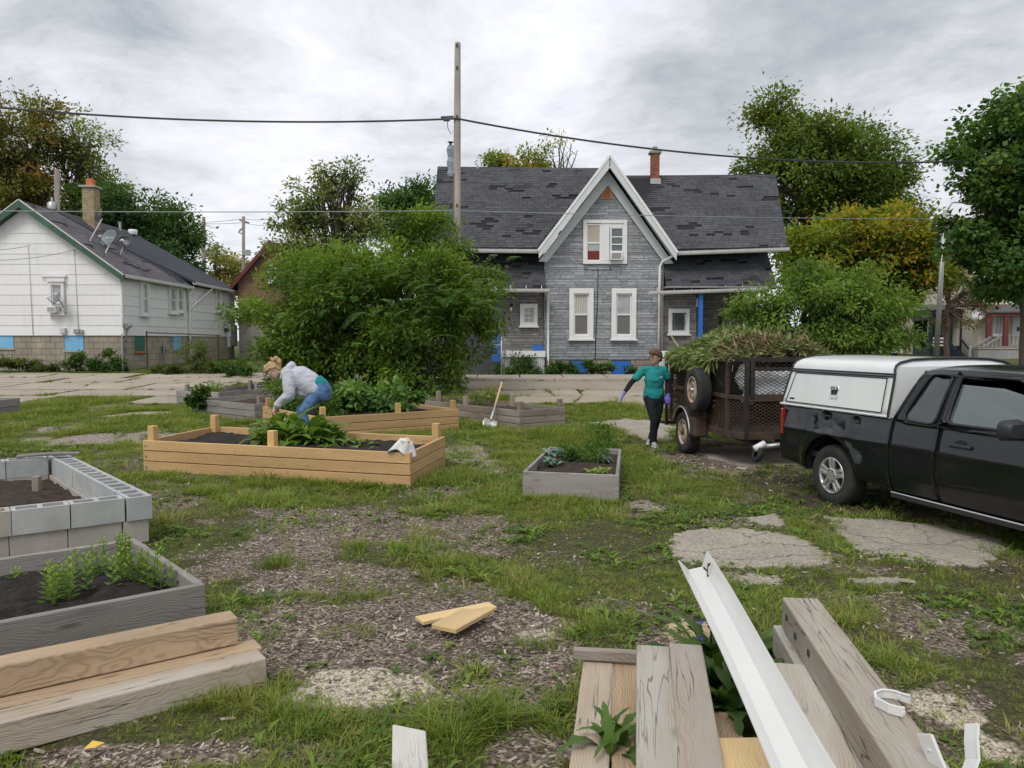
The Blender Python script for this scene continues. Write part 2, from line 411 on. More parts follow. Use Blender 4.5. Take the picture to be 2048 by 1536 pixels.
M['glass'] = mat('window_glass', (.10, .12, .13), .06, 0, .8)
M['glass_grey'] = mat('grey_screened_glass', (.135, .135, .13), .35, 0, .5)
M['glass_pale'] = mat('pale_curtained_glass', rough=.12, spec=.7, fn=lambda t: dict(c=shade(t, (.36, .38, .37), t.mapr(t.noise(wpos(t), 3, 3), .3, .7, .75, 1.15))))
def f_stone(a, b):
 def fn(t):
  r = t.math('FRACT', t.math('ADD', t.math('MULTIPLY', irand(t), 1.0), orand(t)))
  v = wpos(t); n = t.noise(t.vmath('MULTIPLY', v, (3., 3., 14.)), 2.2, 4, .6)
  c = t.mix(r, a, b); c = shade(t, c, t.mapr(n, .3, .7, .72, 1.22))
  return dict(c=c, h=n, hs=.5, hd=.02)
 return fn
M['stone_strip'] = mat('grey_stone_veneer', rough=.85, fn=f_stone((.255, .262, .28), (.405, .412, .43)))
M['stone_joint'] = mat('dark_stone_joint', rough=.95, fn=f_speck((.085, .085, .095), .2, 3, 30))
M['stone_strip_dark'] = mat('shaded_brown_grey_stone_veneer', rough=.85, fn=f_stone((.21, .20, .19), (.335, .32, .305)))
def f_shingle(a, b, worn):
 def fn(t):
  r = t.math('FRACT', t.math('ADD', irand(t), orand(t)))
  v = wpos(t); c = t.mix(r, a, b)
  big = t.noise(v, .55, 4, .6); c = shade(t, c, t.mapr(big, .3, .7, .82, 1.15))
  g = t.noise(v, 40, 2, .6); c = shade(t, c, t.mapr(g, .3, .7, .8, 1.2))
  c = t.mix(t.math('MULTIPLY', t.mapr(t.noise(t.vmath('ADD', t.vmath('MULTIPLY', v, (.5, 1., 1.4)), (3, 1, 2)), 1.0, 4, .6), .60, .64, 0, 1), t.mapr(r, .35, .4, 0., .8)), c, worn)
  return dict(c=c, h=g, hs=.3, hd=.01)
 return fn
M['shingle'] = mat('charcoal_roof_shingle', rough=.9, fn=f_shingle((.052, .052, .060), (.078, .078, .088), (.02, .02, .024)))
M['roof_base'] = mat('dark_roof_felt', (.017, .017, .02), .95)
M['shingle_purple'] = mat('grey_purple_roof_shingle', rough=.9, fn=f_shingle((.085, .078, .088), (.125, .115, .125), (.06, .055, .06)))
M['roof_navy'] = mat('dark_slate_roof', rough=.9, fn=f_speck((.034, .038, .05), .18, 1., 25, .3))
M['roof_grey'] = mat('grey_asphalt_roof', rough=.9, fn=f_speck((.10, .098, .10), .2, 1., 25, .3))
M['brick'] = mat('red_brick', rough=.9, fn=lambda t: dict(c=shade(t, t.mix(t.math('FRACT', t.math('ADD', irand(t), orand(t))), (.19, .062, .034), (.30, .115, .06)), t.mapr(t.noise(wpos(t), 6, 4), .3, .7, .8, 1.2))))
M['mortar'] = mat('grey_mortar', rough=.95, fn=f_speck((.27, .25, .22), .15, 4, 40))
M['brick_tan'] = mat('tan_brick', rough=.9, fn=lambda t: dict(c=shade(t, t.mix(t.math('FRACT', t.math('ADD', irand(t), orand(t))), (.30, .235, .14), (.38, .30, .19)), t.mapr(t.noise(wpos(t), 6, 4), .3, .7, .8, 1.2))))
M['brick_brown'] = mat('brown_brick', rough=.9, fn=lambda t: dict(c=shade(t, t.mix(irand(t), (.19, .11, .065), (.27, .16, .095)), t.mapr(t.noise(wpos(t), 2, 4), .3, .7, .75, 1.2))))
M['brick_orange'] = mat('orange_brick', rough=.9, fn=lambda t: dict(c=shade(t, t.mix(irand(t), (.36, .2, .105), (.45, .26, .14)), t.mapr(t.noise(wpos(t), 2, 4), .3, .7, .8, 1.2))))
M['found_block'] = mat('tan_foundation_block', rough=.95, fn=lambda t: dict(c=shade(t, t.mix(t.math('FRACT', t.math('ADD', irand(t), orand(t))), (.30, .265, .205), (.36, .32, .25)), t.mapr(t.noise(wpos(t), 1.4, 5), .3, .7, .76, 1.15)), h=t.noise(wpos(t), 9, 4), hs=.6, hd=.02))
M['found_stone'] = mat('rubble_foundation_stone', rough=.95, fn=lambda t: dict(c=shade(t, t.mix(t.math('FRACT', t.math('ADD', irand(t), orand(t))), (.24, .205, .16), (.36, .32, .26)), t.mapr(t.noise(wpos(t), 4, 5), .3, .7, .7, 1.2)), h=t.noise(wpos(t), 12, 4), hs=.6, hd=.02))
M['clay'] = mat('orange_clay_flue', (.50, .15, .05), .8)
M['black_metal'] = mat('black_metal', (.02, .02, .021), .5, .0)
M['dark_metal'] = mat('dark_grey_metal', (.06, .06, .062), .5, .4)
M['galv'] = mat('galvanised_metal', rough=.45, metal=.7, fn=f_speck((.42, .42, .41), .15, 6, 60, .1))
M['chrome'] = mat('polished_metal', (.62, .62, .6), .22, 1.)
M['dish_grey'] = mat('grey_satellite_dish', (.15, .175, .19), .45)
M['dish_dark'] = mat('black_satellite_dish', (.014, .016, .022), .4)
M['dish_pale'] = mat('pale_satellite_dish', (.45, .47, .48), .45)
M['lens_white'] = mat('white_print', (.7, .7, .7), .5)
M['lamp_glass'] = mat('white_lamp_glass', (.8, .78, .7), .3)
M['tarp_grey'] = mat('blue_grey_tarp', rough=.5, fn=lambda t: dict(c=shade(t, (.25, .285, .33), t.mapr(t.noise(wpos(t), 5, 5), .3, .7, .6, 1.25)), h=t.noise(wpos(t), 6, 4), hs=.8, hd=.08))
def f_pole(a, b):
 def fn(t):
  v = t.vmath('MULTIPLY', wpos(t), (9., 9., .35)); n = t.noise(v, 2.2, 4, .6)
  return dict(c=shade(t, t.mix(n, a, b), t.mapr(t.noise(wpos(t), .7, 4), .3, .7, .8, 1.15)), h=n, hs=.4, hd=.02)
 return fn
M['pole'] = mat('weathered_utility_pole', rough=.9, fn=f_pole((.27, .235, .195), (.46, .42, .365)))
M['pole_far'] = mat('far_utility_pole', rough=.9, fn=f_pole((.19, .16, .13), (.29, .26, .22)))
M['bark'] = mat('grey_brown_bark', rough=.95, fn=f_pole((.045, .036, .028), (.10, .082, .066)))
M['bark_red'] = mat('reddish_twig', rough=.95, fn=f_pole((.06, .042, .035), (.13, .09, .07)))
M['stem'] = mat('green_stem', (.10, .15, .045), .7)
M['stem_dry'] = mat('dry_brown_stem', (.045, .035, .028), .8)
M['aluminium'] = mat('aluminium_lamp_post', (.40, .41, .41), .45, .35)
M['wire_black'] = mat('black_cable', (.03, .03, .032), .6)
M['wire_pale'] = mat('pale_cable', (.30, .31, .31), .5, .3)
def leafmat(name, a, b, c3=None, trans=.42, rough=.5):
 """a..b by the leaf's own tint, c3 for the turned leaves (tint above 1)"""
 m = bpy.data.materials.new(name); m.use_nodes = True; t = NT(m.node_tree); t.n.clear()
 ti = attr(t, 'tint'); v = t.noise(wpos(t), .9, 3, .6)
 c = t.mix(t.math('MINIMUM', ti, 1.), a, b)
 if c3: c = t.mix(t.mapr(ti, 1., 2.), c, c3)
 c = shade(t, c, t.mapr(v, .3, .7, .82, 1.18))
 p = t.new('ShaderNodeBsdfPrincipled'); t.put(p.inputs['Base Color'], c); p.inputs['Roughness'].default_value = rough; p.inputs['Specular IOR Level'].default_value = .2
 tr = t.new('ShaderNodeBsdfTranslucent'); t.put(tr.inputs['Color'], t.mix(1., c, (1.25, 1.3, .7), 'MULTIPLY'))
 ms = t.new('ShaderNodeMixShader'); ms.inputs[0].default_value = trans; t.l.new(p.outputs[0], ms.inputs[1]); t.l.new(tr.outputs[0], ms.inputs[2])
 o = t.new('ShaderNodeOutputMaterial'); t.l.new(ms.outputs[0], o.inputs[0]); return m
M['leaf_bush'] = leafmat('bush_leaf', (.056, .115, .02), (.225, .325, .05))
M['leaf_fern'] = leafmat('compound_leaf', (.072, .172, .050), (.180, .342, .090))
M['leaf_dark'] = leafmat('dark_green_leaf', (.035, .077, .026), (.104, .184, .048))
M['leaf_maple'] = leafmat('deep_green_maple_leaf', (.043, .106, .026), (.144, .239, .054), (.268, .268, .056))
M['leaf_big'] = leafmat('olive_green_leaf', (.060, .108, .02), (.19, .255, .045), (.27, .22, .04))
M['leaf_orange'] = leafmat('turning_leaf', (.075, .135, .022), (.25, .31, .04), (.50, .30, .03))
M['leaf_rust'] = leafmat('rusty_turning_leaf', (.092, .115, .030), (.220, .211, .051), (.355, .177, .043))
M['leaf_young'] = leafmat('fresh_green_leaf', (.083, .159, .030), (.228, .331, .062))
M['leaf_pale'] = leafmat('pale_olive_leaf', (.107, .147, .044), (.293, .328, .095), (.552, .397, .103))
M['leaf_red'] = leafmat('sparse_russet_leaf', (.143, .110, .039), (.242, .132, .066), (.220, .094, .055))
M['leaf_bean'] = leafmat('bean_leaf', (.048, .114, .026), (.168, .288, .066), trans=.3)
M['leaf_mustard'] = leafmat('broad_green_leaf', (.056, .125, .019), (.188, .294, .044), (.375, .362, .062), trans=.3, rough=.4)
M['leaf_mint'] = leafmat('mint_leaf', (.10, .18, .028), (.24, .34, .05), (.33, .33, .08), trans=.3)
M['leaf_kale'] = leafmat('blue_green_leaf', (.085, .15, .12), (.22, .32, .26), trans=.2)
M['leaf_weed'] = leafmat('weed_leaf', (.036, .085, .019), (.117, .195, .039), trans=.3, rough=.4)
M['leaf_dill'] = leafmat('feathery_leaf', (.06, .13, .02), (.14, .24, .04), trans=.3)
M['leaf_vine'] = leafmat('low_weed_leaf', (.046, .078, .022), (.156, .195, .046), (.260, .182, .065))
M['hay'] = leafmat('pulled_weed', (.106, .156, .044), (.300, .362, .138), (.425, .350, .188), trans=.25, rough=.7)
M['hay_brown'] = leafmat('dry_pulled_weed', (.066, .046, .026), (.204, .150, .084), (.324, .240, .144), trans=.1, rough=.8)
M['flower_blue'] = mat('blue_flower', (.16, .15, .62), .6)
M['yellow_leaf'] = mat('fallen_yellow_leaf', (.65, .42, .06), .6)
M['straw'] = mat('pale_straw', (.42, .36, .16), .8)
# rubber, rust, paint, glass of the vehicles
M['rubber'] = mat('tyre_rubber', rough=.85, fn=f_speck((.022, .022, .022), .3, 5, 60, .2, (.06, .052, .042), .5, 'o'))
M['car_black'] = mat('black_car_paint', rough=.16, spec=.5, coat=.12, fn=lambda t: dict(c=t.mix(t.mapr(t.noise(oc(t), 2.2, 5, .6), .5, .8, 0, .35), (.0065, .007, .009), (.018, .018, .018)), r=t.mapr(t.noise(oc(t), 3, 4), .3, .8, .10, .26)))
M['car_plastic'] = mat('black_trim_plastic', (.018, .018, .02), .55)
M['car_glass'] = mat('dark_tinted_glass', (.015, .018, .02), .03, 0, .9, coat=.5)
M['car_glass_clear'] = mat('grey_green_door_glass', (.085, .11, .105), .04, 0, .9, coat=.6)
M['cap_white'] = mat('white_fibreglass', rough=.3, fn=f_paint((.68, .69, .68), .06, True, .03), coat=.4)
M['silver'] = mat('silver_wheel_paint', (.50, .50, .49), .32, .65)
M['tail_red'] = mat('red_lamp_lens', (.28, .012, .015), .12, 0, .7, coat=.8)
M['rust'] = mat('rusty_brown_steel', rough=.8, fn=lambda t: dict(c=t.mix(t.mapr(t.noise(wpos(t), 7, 5, .65), .35, .7), (.030, .021, .017), (.085, .048, .028)), h=t.noise(wpos(t), 50, 3), hs=.3, hd=.005))
M['rust_dark'] = mat('black_rusting_steel', rough=.65, fn=lambda t: dict(c=t.mix(t.mapr(t.noise(wpos(t), 7, 5, .65), .5, .75), (.014, .013, .013), (.05, .032, .022))))
M['rust_rim'] = mat('rusty_cream_wheel', rough=.6, fn=lambda t: dict(c=t.mix(t.mapr(t.noise(wpos(t), 9, 5, .65), .48, .62), (.40, .36, .28), (.24, .10, .04))))
M['bag_white'] = mat('white_plastic_sheet', rough=.35, fn=lambda t: dict(c=shade(t, (.82, .83, .84), t.mapr(t.noise(wpos(t), 2, 4), .3, .7, .85, 1.05)), h=t.noise(t.vmath('MULTIPLY', wpos(t), (3., 3., 6.)), 2.5, 5, .6, 1.), hs=1., hd=.05))
M['cloth_rag'] = mat('grubby_white_cloth', rough=.95, fn=lambda t: dict(c=t.mix(t.mapr(t.noise(oc(t), 14, 4, .6), .58, .66, 0, .75), (.62, .62, .60), (.20, .20, .20)), h=t.noise(oc(t), 18, 4), hs=.5, hd=.01))
# people
M['skin'] = mat('skin', rough=.5, fn=lambda t: dict(c=shade(t, (.50, .315, .235), t.mapr(t.noise(oc(t), 6, 3), .3, .7, .9, 1.08))))
M['hoodie'] = mat('heather_grey_fleece', rough=.95, sheen=.2, fn=lambda t: dict(c=shade(t, (.44, .45, .50), t.mapr(t.noise(oc(t), 120, 2), .3, .7, .88, 1.1)), h=t.noise(t.vmath('MULTIPLY', oc(t), (1., 1., 1.)), 9, 4, .5, .8), hs=.55, hd=.03))
M['teal'] = mat('teal_cotton', rough=.9, fn=lambda t: dict(c=shade(t, (.008, .215, .21), t.mapr(t.noise(oc(t), 5, 3), .3, .7, .88, 1.1)), h=t.noise(oc(t), 11, 3, .5, .8), hs=.5, hd=.025))
M['denim'] = mat('blue_denim', rough=.9, fn=lambda t: dict(c=t.mix(t.mapr(t.noise(oc(t), 7, 4), .4, .7), (.055, .125, .27), (.13, .24, .42)), h=t.noise(t.vmath('MULTIPLY', oc(t), (1., 1., 2.5)), 12, 3), hs=.4, hd=.02))
M['black_cloth'] = mat('black_knit', (.008, .0085, .011), .9)
M['navy_cloth'] = mat('black_navy_trousers', rough=.9, fn=lambda t: dict(c=shade(t, (.0075, .0085, .015), t.mapr(t.noise(oc(t), 5, 3), .3, .7, .7, 1.4)), h=t.noise(oc(t), 9, 3), hs=.4, hd=.02))
M['glove'] = mat('violet_blue_glove', (.17, .15, .58), .5)
M['hair_blonde'] = mat('blonde_hair', rough=.55, fn=lambda t: dict(c=t.mix(t.noise(t.vmath('MULTIPLY', oc(t), (4., 4., 1.)), 30, 3), (.22, .135, .06), (.52, .37, .19)), h=t.noise(t.vmath('MULTIPLY', oc(t), (4., 4., 1.)), 40, 2), hs=.6, hd=.01))
M['hair_auburn'] = mat('auburn_hair', rough=.5, fn=lambda t: dict(c=t.mix(t.noise(t.vmath('MULTIPLY', oc(t), (4., 4., 1.)), 30, 3), (.045, .018, .009), (.16, .065, .03)), h=t.noise(t.vmath('MULTIPLY', oc(t), (4., 4., 1.)), 40, 2), hs=.7, hd=.012))
M['shoe'] = mat('grey_trainer', (.33, .35, .35), .7)
M['shoe_sole'] = mat('pale_shoe_sole', (.6, .6, .58), .7)
M['eye'] = mat('eye_white', (.7, .7, .68), .3)
M['iris'] = mat('dark_iris', (.02, .018, .015), .2)
M['lip'] = mat('lip', (.42, .15, .13), .5)
# ---------------------------------------------------------------- the ground
def sstep(a, b, x):
 q = np.clip((x - a) / (b - a), 0, 1); return q * q * (3 - 2 * q)
PATCH = []       # (centre x, y, radius x, radius y, kind, weight)
def patch(px, py, rx, ry, kind, w=1.0):
 c = G(px, py); a = G(px, py - ry); b = G(px, py + ry)
 PATCH.append((c.x, .5 * (a.y + b.y), rx / F * c.y, .5 * abs(a.y - b.y), kind, w))
for p in [(700, 1048, 250, 40, 'mulch', .9), (900, 1070, 190, 42, 'mulch', .75), (560, 1105, 130, 30, 'mulch', .9), (650, 1165, 210, 42, 'mulch', .75), (880, 1185, 120, 34, 'mulch', .7),
   (560, 1260, 150, 60, 'mulch', .8), (800, 1290, 280, 85, 'mulch', 1.), (960, 1260, 210, 60, 'mulch', 1.), (1080, 1330, 120, 75, 'mulch', 1.),
   (930, 1400, 210, 45, 'mulch', .95), (470, 1130, 110, 50, 'mulch', .75), (250, 1515, 230, 26, 'mulch', .95), (520, 1510, 160, 30, 'mulch', .5), (1060, 1500, 90, 45, 'mulch', .8),
   (740, 1375, 130, 32, 'gravel', 1.), (660, 1400, 110, 30, 'gravel', .5), (1080, 1268, 45, 12, 'gravel', .9), (1010, 1255, 60, 16, 'mulch', .9),
   (230, 877, 150, 13, 'chip', 1.), (110, 858, 60, 9, 'chip', .8), (300, 866, 60, 14, 'chip', .9), (290, 829, 62, 7, 'gravel', 1.), (215, 815, 60, 8, 'chip', .7), (80, 803, 60, 7, 'chip', .6),
   (20, 850, 26, 12, 'chip', .7), (930, 905, 60, 22, 'chip', .7), (985, 935, 40, 20, 'chip', .6), (860, 985, 90, 14, 'mulch', .6), (1290, 1010, 45, 16, 'chip', .9), (1215, 985, 40, 20, 'mulch', .6),
   (1430, 925, 110, 26, 'mulch', 1.), (1330, 905, 45, 12, 'mulch', .8), (1540, 935, 90, 14, 'mulch', .9), (1480, 1045, 90, 14, 'mulch', .9), (1640, 1040, 30, 14, 'mulch', .5), (1460, 1150, 80, 10, 'mulch', 1.),
   (1400, 1270, 75, 30, 'sawdust', 1.), (1330, 1290, 70, 30, 'mulch', .9), (1890, 1420, 80, 40, 'gravel', .8), (1920, 1395, 60, 30, 'mulch', .7), (2000, 1500, 60, 40, 'gravel', .7), (1900, 1290, 60, 22, 'mulch', .4),
   (1720, 1140, 90, 12, 'mulch', .5), (1880, 1100, 180, 40, 'mulch', .45), (140, 720, 240, 7, 'mulch', .4), (300, 1000, 60, 30, 'mulch', .6), (365, 1005, 40, 14, 'mulch', .8), (1120, 985, 90, 14, 'mulch', .45), (1100, 1120, 120, 24, 'mulch', .35),
   (1850, 1000, 240, 36, 'bare', .6), (1600, 960, 120, 16, 'bare', .6), (1460, 895, 130, 20, 'bare', .7)]: patch(*p)
def masks(x, y):
 n1 = fbm(x, y, 1.6, 11, 4); n2 = fbm(x, y, 5., 21, 3); n3 = fbm(x, y, .45, 31, 3)
 m = {k: np.zeros_like(x) for k in ('mulch', 'gravel', 'chip', 'sawdust', 'bare')}
 for cx, cy, rx, ry, k, w in PATCH:
  sel = (np.abs(x - cx) < rx * 1.9) & (np.abs(y - cy) < ry * 1.9)
  if not sel.any(): continue
  d = np.sqrt(((x[sel] - cx) / rx) ** 2 + ((y[sel] - cy) / ry) ** 2) + (n1[sel] - .5) * 1.1 + (n2[sel] - .5) * .6
  m[k][sel] = np.maximum(m[k][sel], w * (1 - sstep(.7, 1.15, d)))
 near = np.clip((19 - y) / 3, 0, 1)
 thin = sstep(.52, .66, n1 * .6 + n3 * .4 + (n2 - .5) * .3) * .75 * near
 m['mulch'] = np.maximum(m['mulch'], thin * .7)
 bare = np.clip(np.maximum.reduce([m['mulch'] * .97, m['gravel'], m['chip'], m['sawdust'] * .9, m['bare']]), 0, 1)
 m['grass'] = np.clip(1 - bare, 0, 1)
 return m
def axis(segs):
 o = []
 for a, b, s in segs: o.extend(np.arange(a, b, s).tolist())
 return np.array(o + [segs[-1][1]])
gx = axis([(-600, -120, 60), (-120, -30, 6), (-30, -12, 1.), (-12, -6, .2), (-6, 6, .075), (6, 12, .2), (12, 30, 1.), (30, 120, 6), (120, 600, 60)])
gy = axis([(-40, -4, 4), (-4, 1.5, .5), (1.5, 8, .06), (8, 14, .1), (14, 30, .3), (30, 60, 2.), (60, 200, 14), (200, 900, 70)])
GX, GY = np.meshgrid(gx, gy); X_, Y_ = GX.ravel(), GY.ravel()
mk = masks(X_, Y_)
Zg = gz(X_, Y_) + (fbm(X_, Y_, 9., 5, 2) - .5) * .018 * np.clip((12 - Y_) / 4, 0, 1) - .004
nx, ny = len(gx), len(gy); ii = (np.arange(ny - 1)[:, None] * nx + np.arange(nx - 1)[None]).ravel()
Q = np.stack([ii, ii + 1, ii + nx + 1, ii + nx], 1)
def f_ground(t):
 v = wpos(t)
 gr, mu, gv, ch, sa = (attr(t, k) for k in ('grass', 'mulch', 'gravel', 'chip', 'sawdust'))
 n = t.noise(v, 2., 5, .6); f = t.noise(v, 38, 4, .65); ff = t.noise(v, 130, 2, .6)
 soil = t.mix(t.mapr(f, .35, .65), (.030, .024, .016), (.085, .068, .045))
 grass = t.mix(t.mapr(t.noise(v, .9, 4, .6), .3, .7), (.055, .075, .016), (.115, .13, .032))
 grass = shade(t, grass, t.mapr(f, .3, .7, .55, 1.35))
 vc = t.vor(t.vmath('ADD', v, t.vmath('SCALE', t.noise(v, 20, 2, .5, out=1), sc=.04)), 62, out='Color'); r = t.sep(vc)[0]
 mul = t.ramp(r, [(0, (.06, .042, .031)), (.45, (.128, .10, .077)), (.8, (.235, .195, .155)), (1, (.42, .36, .29))])
 mul = shade(t, mul, t.mapr(n, .3, .7, .7, 1.2))
 chip = t.ramp(r, [(0, (.09, .07, .055)), (.4, (.24, .20, .165)), (1, (.46, .41, .35))])
 vg = t.vor(v, 95, out='Color'); gvl = t.ramp(t.sep(vg)[1], [(0, (.20, .165, .12)), (.5, (.44, .38, .29)), (1, (.62, .56, .45))])
 c = t.mix(t.mapr(f, .52, .66, .25, 1.), soil, grass)
 far = t.mapr(t.sep(v)[1], 14, 22)
 c = t.mix(far, c, grass)
 c = t.mix(t.mapr(t.math('ADD', mu, t.math('MULTIPLY', t.math('SUBTRACT', f, .5), .5)), .3, .55), c, mul)
 c = t.mix(t.mapr(t.math('ADD', attr(t, 'bare'), t.math('MULTIPLY', t.math('SUBTRACT', f, .5), .5)), .3, .55), c, soil)
 c = t.mix(t.mapr(t.math('ADD', ch, t.math('MULTIPLY', t.math('SUBTRACT', f, .5), .5)), .3, .55), c, chip)
 c = t.mix(t.mapr(t.math('ADD', gv, t.math('MULTIPLY', t.math('SUBTRACT', f, .5), .5)), .3, .6), c, gvl)
 c = t.mix(t.mapr(sa, .3, .7, 0, .85), c, t.mix(ff, (.46, .36, .2), (.62, .5, .3)))
 return dict(c=c, h=t.math('ADD', t.math('MULTIPLY', r, .5), f), hs=.8, hd=.02)
M['ground'] = mat('ground_soil_and_grass', rough=1., spec=.2, fn=f_ground)
gme = np_mesh('ground', np.stack([X_, Y_, Zg], 1), Q, M['ground'], {k: ('POINT', 'FLOAT', mk[k]) for k in mk}, True)
tag(link('ground', gme), kind='structure')
# ---------------------------------------------------------------- broken paving, road, kerb, sidewalk
EXCL = []     # footprints where no grass grows
def outline(pts, amp, n=5, seed=0, closed=True):
 """a polygon in the ground plane with uneven edges"""
 o = []; rr = random.Random(seed)
 for i, p in enumerate(pts):
  q = pts[(i + 1) % len(pts)]
  dx, dy = q[0] - p[0], q[1] - p[1]; L = math.hypot(dx, dy) or 1
  for k in range(n):
   f = k / n; j = (rr.random() - .5) * 2 * amp * (1 if k else .4)
   o.append((p[0] + dx * f - dy / L * j, p[1] + dy * f + dx / L * j))
 return o
def slab(parent, pts, m, name='slab', top=.03, thick=.12, excl=True, inset=.93):
 cx = sum(p[0] for p in pts) / len(pts); cy = sum(p[1] for p in pts) / len(pts)
 P = np.array(pts); z = gz(P[:, 0], P[:, 1]) + top
 mb = MB(); n = len(pts)
 vs = [(p[0], p[1], zz) for p, zz in zip(pts, z)]
 inn = [(cx + (p[0] - cx) * .96, cy + (p[1] - cy) * .96, zz + .006) for p, zz in zip(pts, z)]
 bot = [(p[0], p[1], zz - thick) for p, zz in zip(pts, z)]
 c = (cx, cy, gzs(cx, cy) + top + .008)
 mb.add(vs + inn + bot + [c], [(i, (i + 1) % n, n + (i + 1) % n, n + i) for i in range(n)] + [(n + i, n + (i + 1) % n, 3 * n) for i in range(n)]
   + [(2 * n + i, 2 * n + (i + 1) % n, (i + 1) % n, i) for i in range(n)])
 if excl: EXCL.append([(cx + (p[0] - cx) * inset, cy + (p[1] - cy) * inset) for p in pts])
 return mb.build(name, m, parent)
def ccw(pts):
 a = sum(pts[i][0] * pts[(i + 1) % len(pts)][1] - pts[(i + 1) % len(pts)][0] * pts[i][1] for i in range(len(pts)))
 return pts if a > 0 else pts[::-1]
lot = tag(empty('parking_lot'), kind='structure')
rows = [(16.9, 18.3), (18.5, 20.1), (20.25, 21.9), (22.05, 23.85), (23.95, 26.2), (26.3, 28.2), (28.3, 30.3)]
rr = random.Random(5)
for ri, (y0, y1) in enumerate(rows):
 x = -34.
 while x < 32:
  w = rr.uniform(2.4, 4.6); a, b = x, x + w; x = b + rr.choice([.04, .06, .12, .25])
  mid = (a + b) / 2
  if ri == 0 and not (2.6 < a < 12): continue
  if ri == 1 and (a < 1.2): continue
  if ri == 2 and -12 < mid < 1.5 and rr.random() < .5: continue
  if ri >= 4 and b > -6: continue
  if ri == 3 and -9.5 < mid < -6: continue
  j = lambda s: rr.uniform(-s, s)
  sh = .12 if ri else .4
  cor = [(a + j(.08), y0 + j(sh)), (b + j(.08), y0 + j(sh)), (b + j(.08), y1 + j(.09)), (a + j(.08), y1 + j(.09))]
  if rr.random() < .45:      # cracked across
   f = rr.uniform(.3, .7); g = rr.uniform(.3, .7); q = rr.uniform(.02, .06)
   p0 = (cor[0][0] + (cor[1][0] - cor[0][0]) * f, cor[0][1] + (cor[1][1] - cor[0][1]) * f); p1 = (cor[3][0] + (cor[2][0] - cor[3][0]) * g, cor[3][1] + (cor[2][1] - cor[3][1]) * g)
   pcs = [[cor[0], p0, p1, cor[3]], [(p0[0] + q, p0[1]), cor[1], cor[2], (p1[0] + q, p1[1])]]
  else: pcs = [cor]
  for k, pc in enumerate(pcs): slab(lot, outline(pc, .035, 4, ri * 100 + int(x * 10) + k), M['slab_far'], 'slab', .012 + rr.uniform(0, .016), inset=.985)
road = MB()
xs = np.arange(-6, 60, 1.5)
road.rings([[Vector((x, 23.98, gzs(x, 23.98) + .015)), Vector((x, 26.9, gzs(x, 26.9) + .015))] for x in xs][::-1], cap=False, closed=False)
tag(road.build('road', M['road']), kind='structure'); EXCL.append([(-6, 24.), (60, 24.), (60, 26.9), (-6, 26.9)])
kb = MB()
for x in np.arange(-6, 44, 2.5): kb.box((x, 26.92, .0), (x + 2.485, 27.1, gzs(x, 27) + .13))
tag(kb.build('kerb', M['kerb'], bevel=.02), kind='structure')
walk = tag(empty('sidewalk'), kind='structure')
for i, x in enumerate(np.arange(-5.9, 36, 1.55)):
 slab(walk, outline([(x, 27.15), (x + 1.51, 27.15), (x + 1.51, 28.5), (x, 28.5)], .008, 2, i), M['kerb'], 'slab', .10 + rr.uniform(0, .015), inset=1)
oldp = tag(empty('old_pavement'), kind='structure')
def gpoly(px): return ccw([(G(a, b).x, G(a, b).y) for a, b in px])
for i, (pp, amp) in enumerate([
 ([(1337, 1085), (1362, 1064), (1420, 1057), (1500, 1060), (1560, 1068), (1622, 1084), (1640, 1108), (1668, 1132), (1590, 1137), (1470, 1138), (1380, 1130), (1345, 1108)], .03),
 ([(1650, 1030), (1760, 1036), (1900, 1052), (2010, 1078), (2000, 1105), (1960, 1135), (1880, 1134), (1790, 1122), (1715, 1112), (1690, 1080)], .03),
 ([(1490, 1037), (1545, 1027), (1566, 1040), (1560, 1052), (1520, 1049)], .03),
 ([(1448, 1158), (1500, 1152), (1560, 1158), (1556, 1172), (1500, 1174)], .03),
 ([(1180, 845), (1260, 838), (1345, 848), (1360, 862), (1290, 868), (1215, 858)], .08),
 ([(1240, 864), (1300, 850), (1340, 852), (1342, 880), (1300, 880)], .06),
 ([(1690, 1166), (1800, 1162), (1830, 1170), (1750, 1174)], .03),
 ([(1380, 905), (1450, 890), (1560, 900), (1600, 930), (1480, 935)], .06)]):
 slab(oldp, outline(gpoly(pp), amp * 1.5, 9, 40 + i), M['slab'], 'slab', .012, .08, inset=.90)
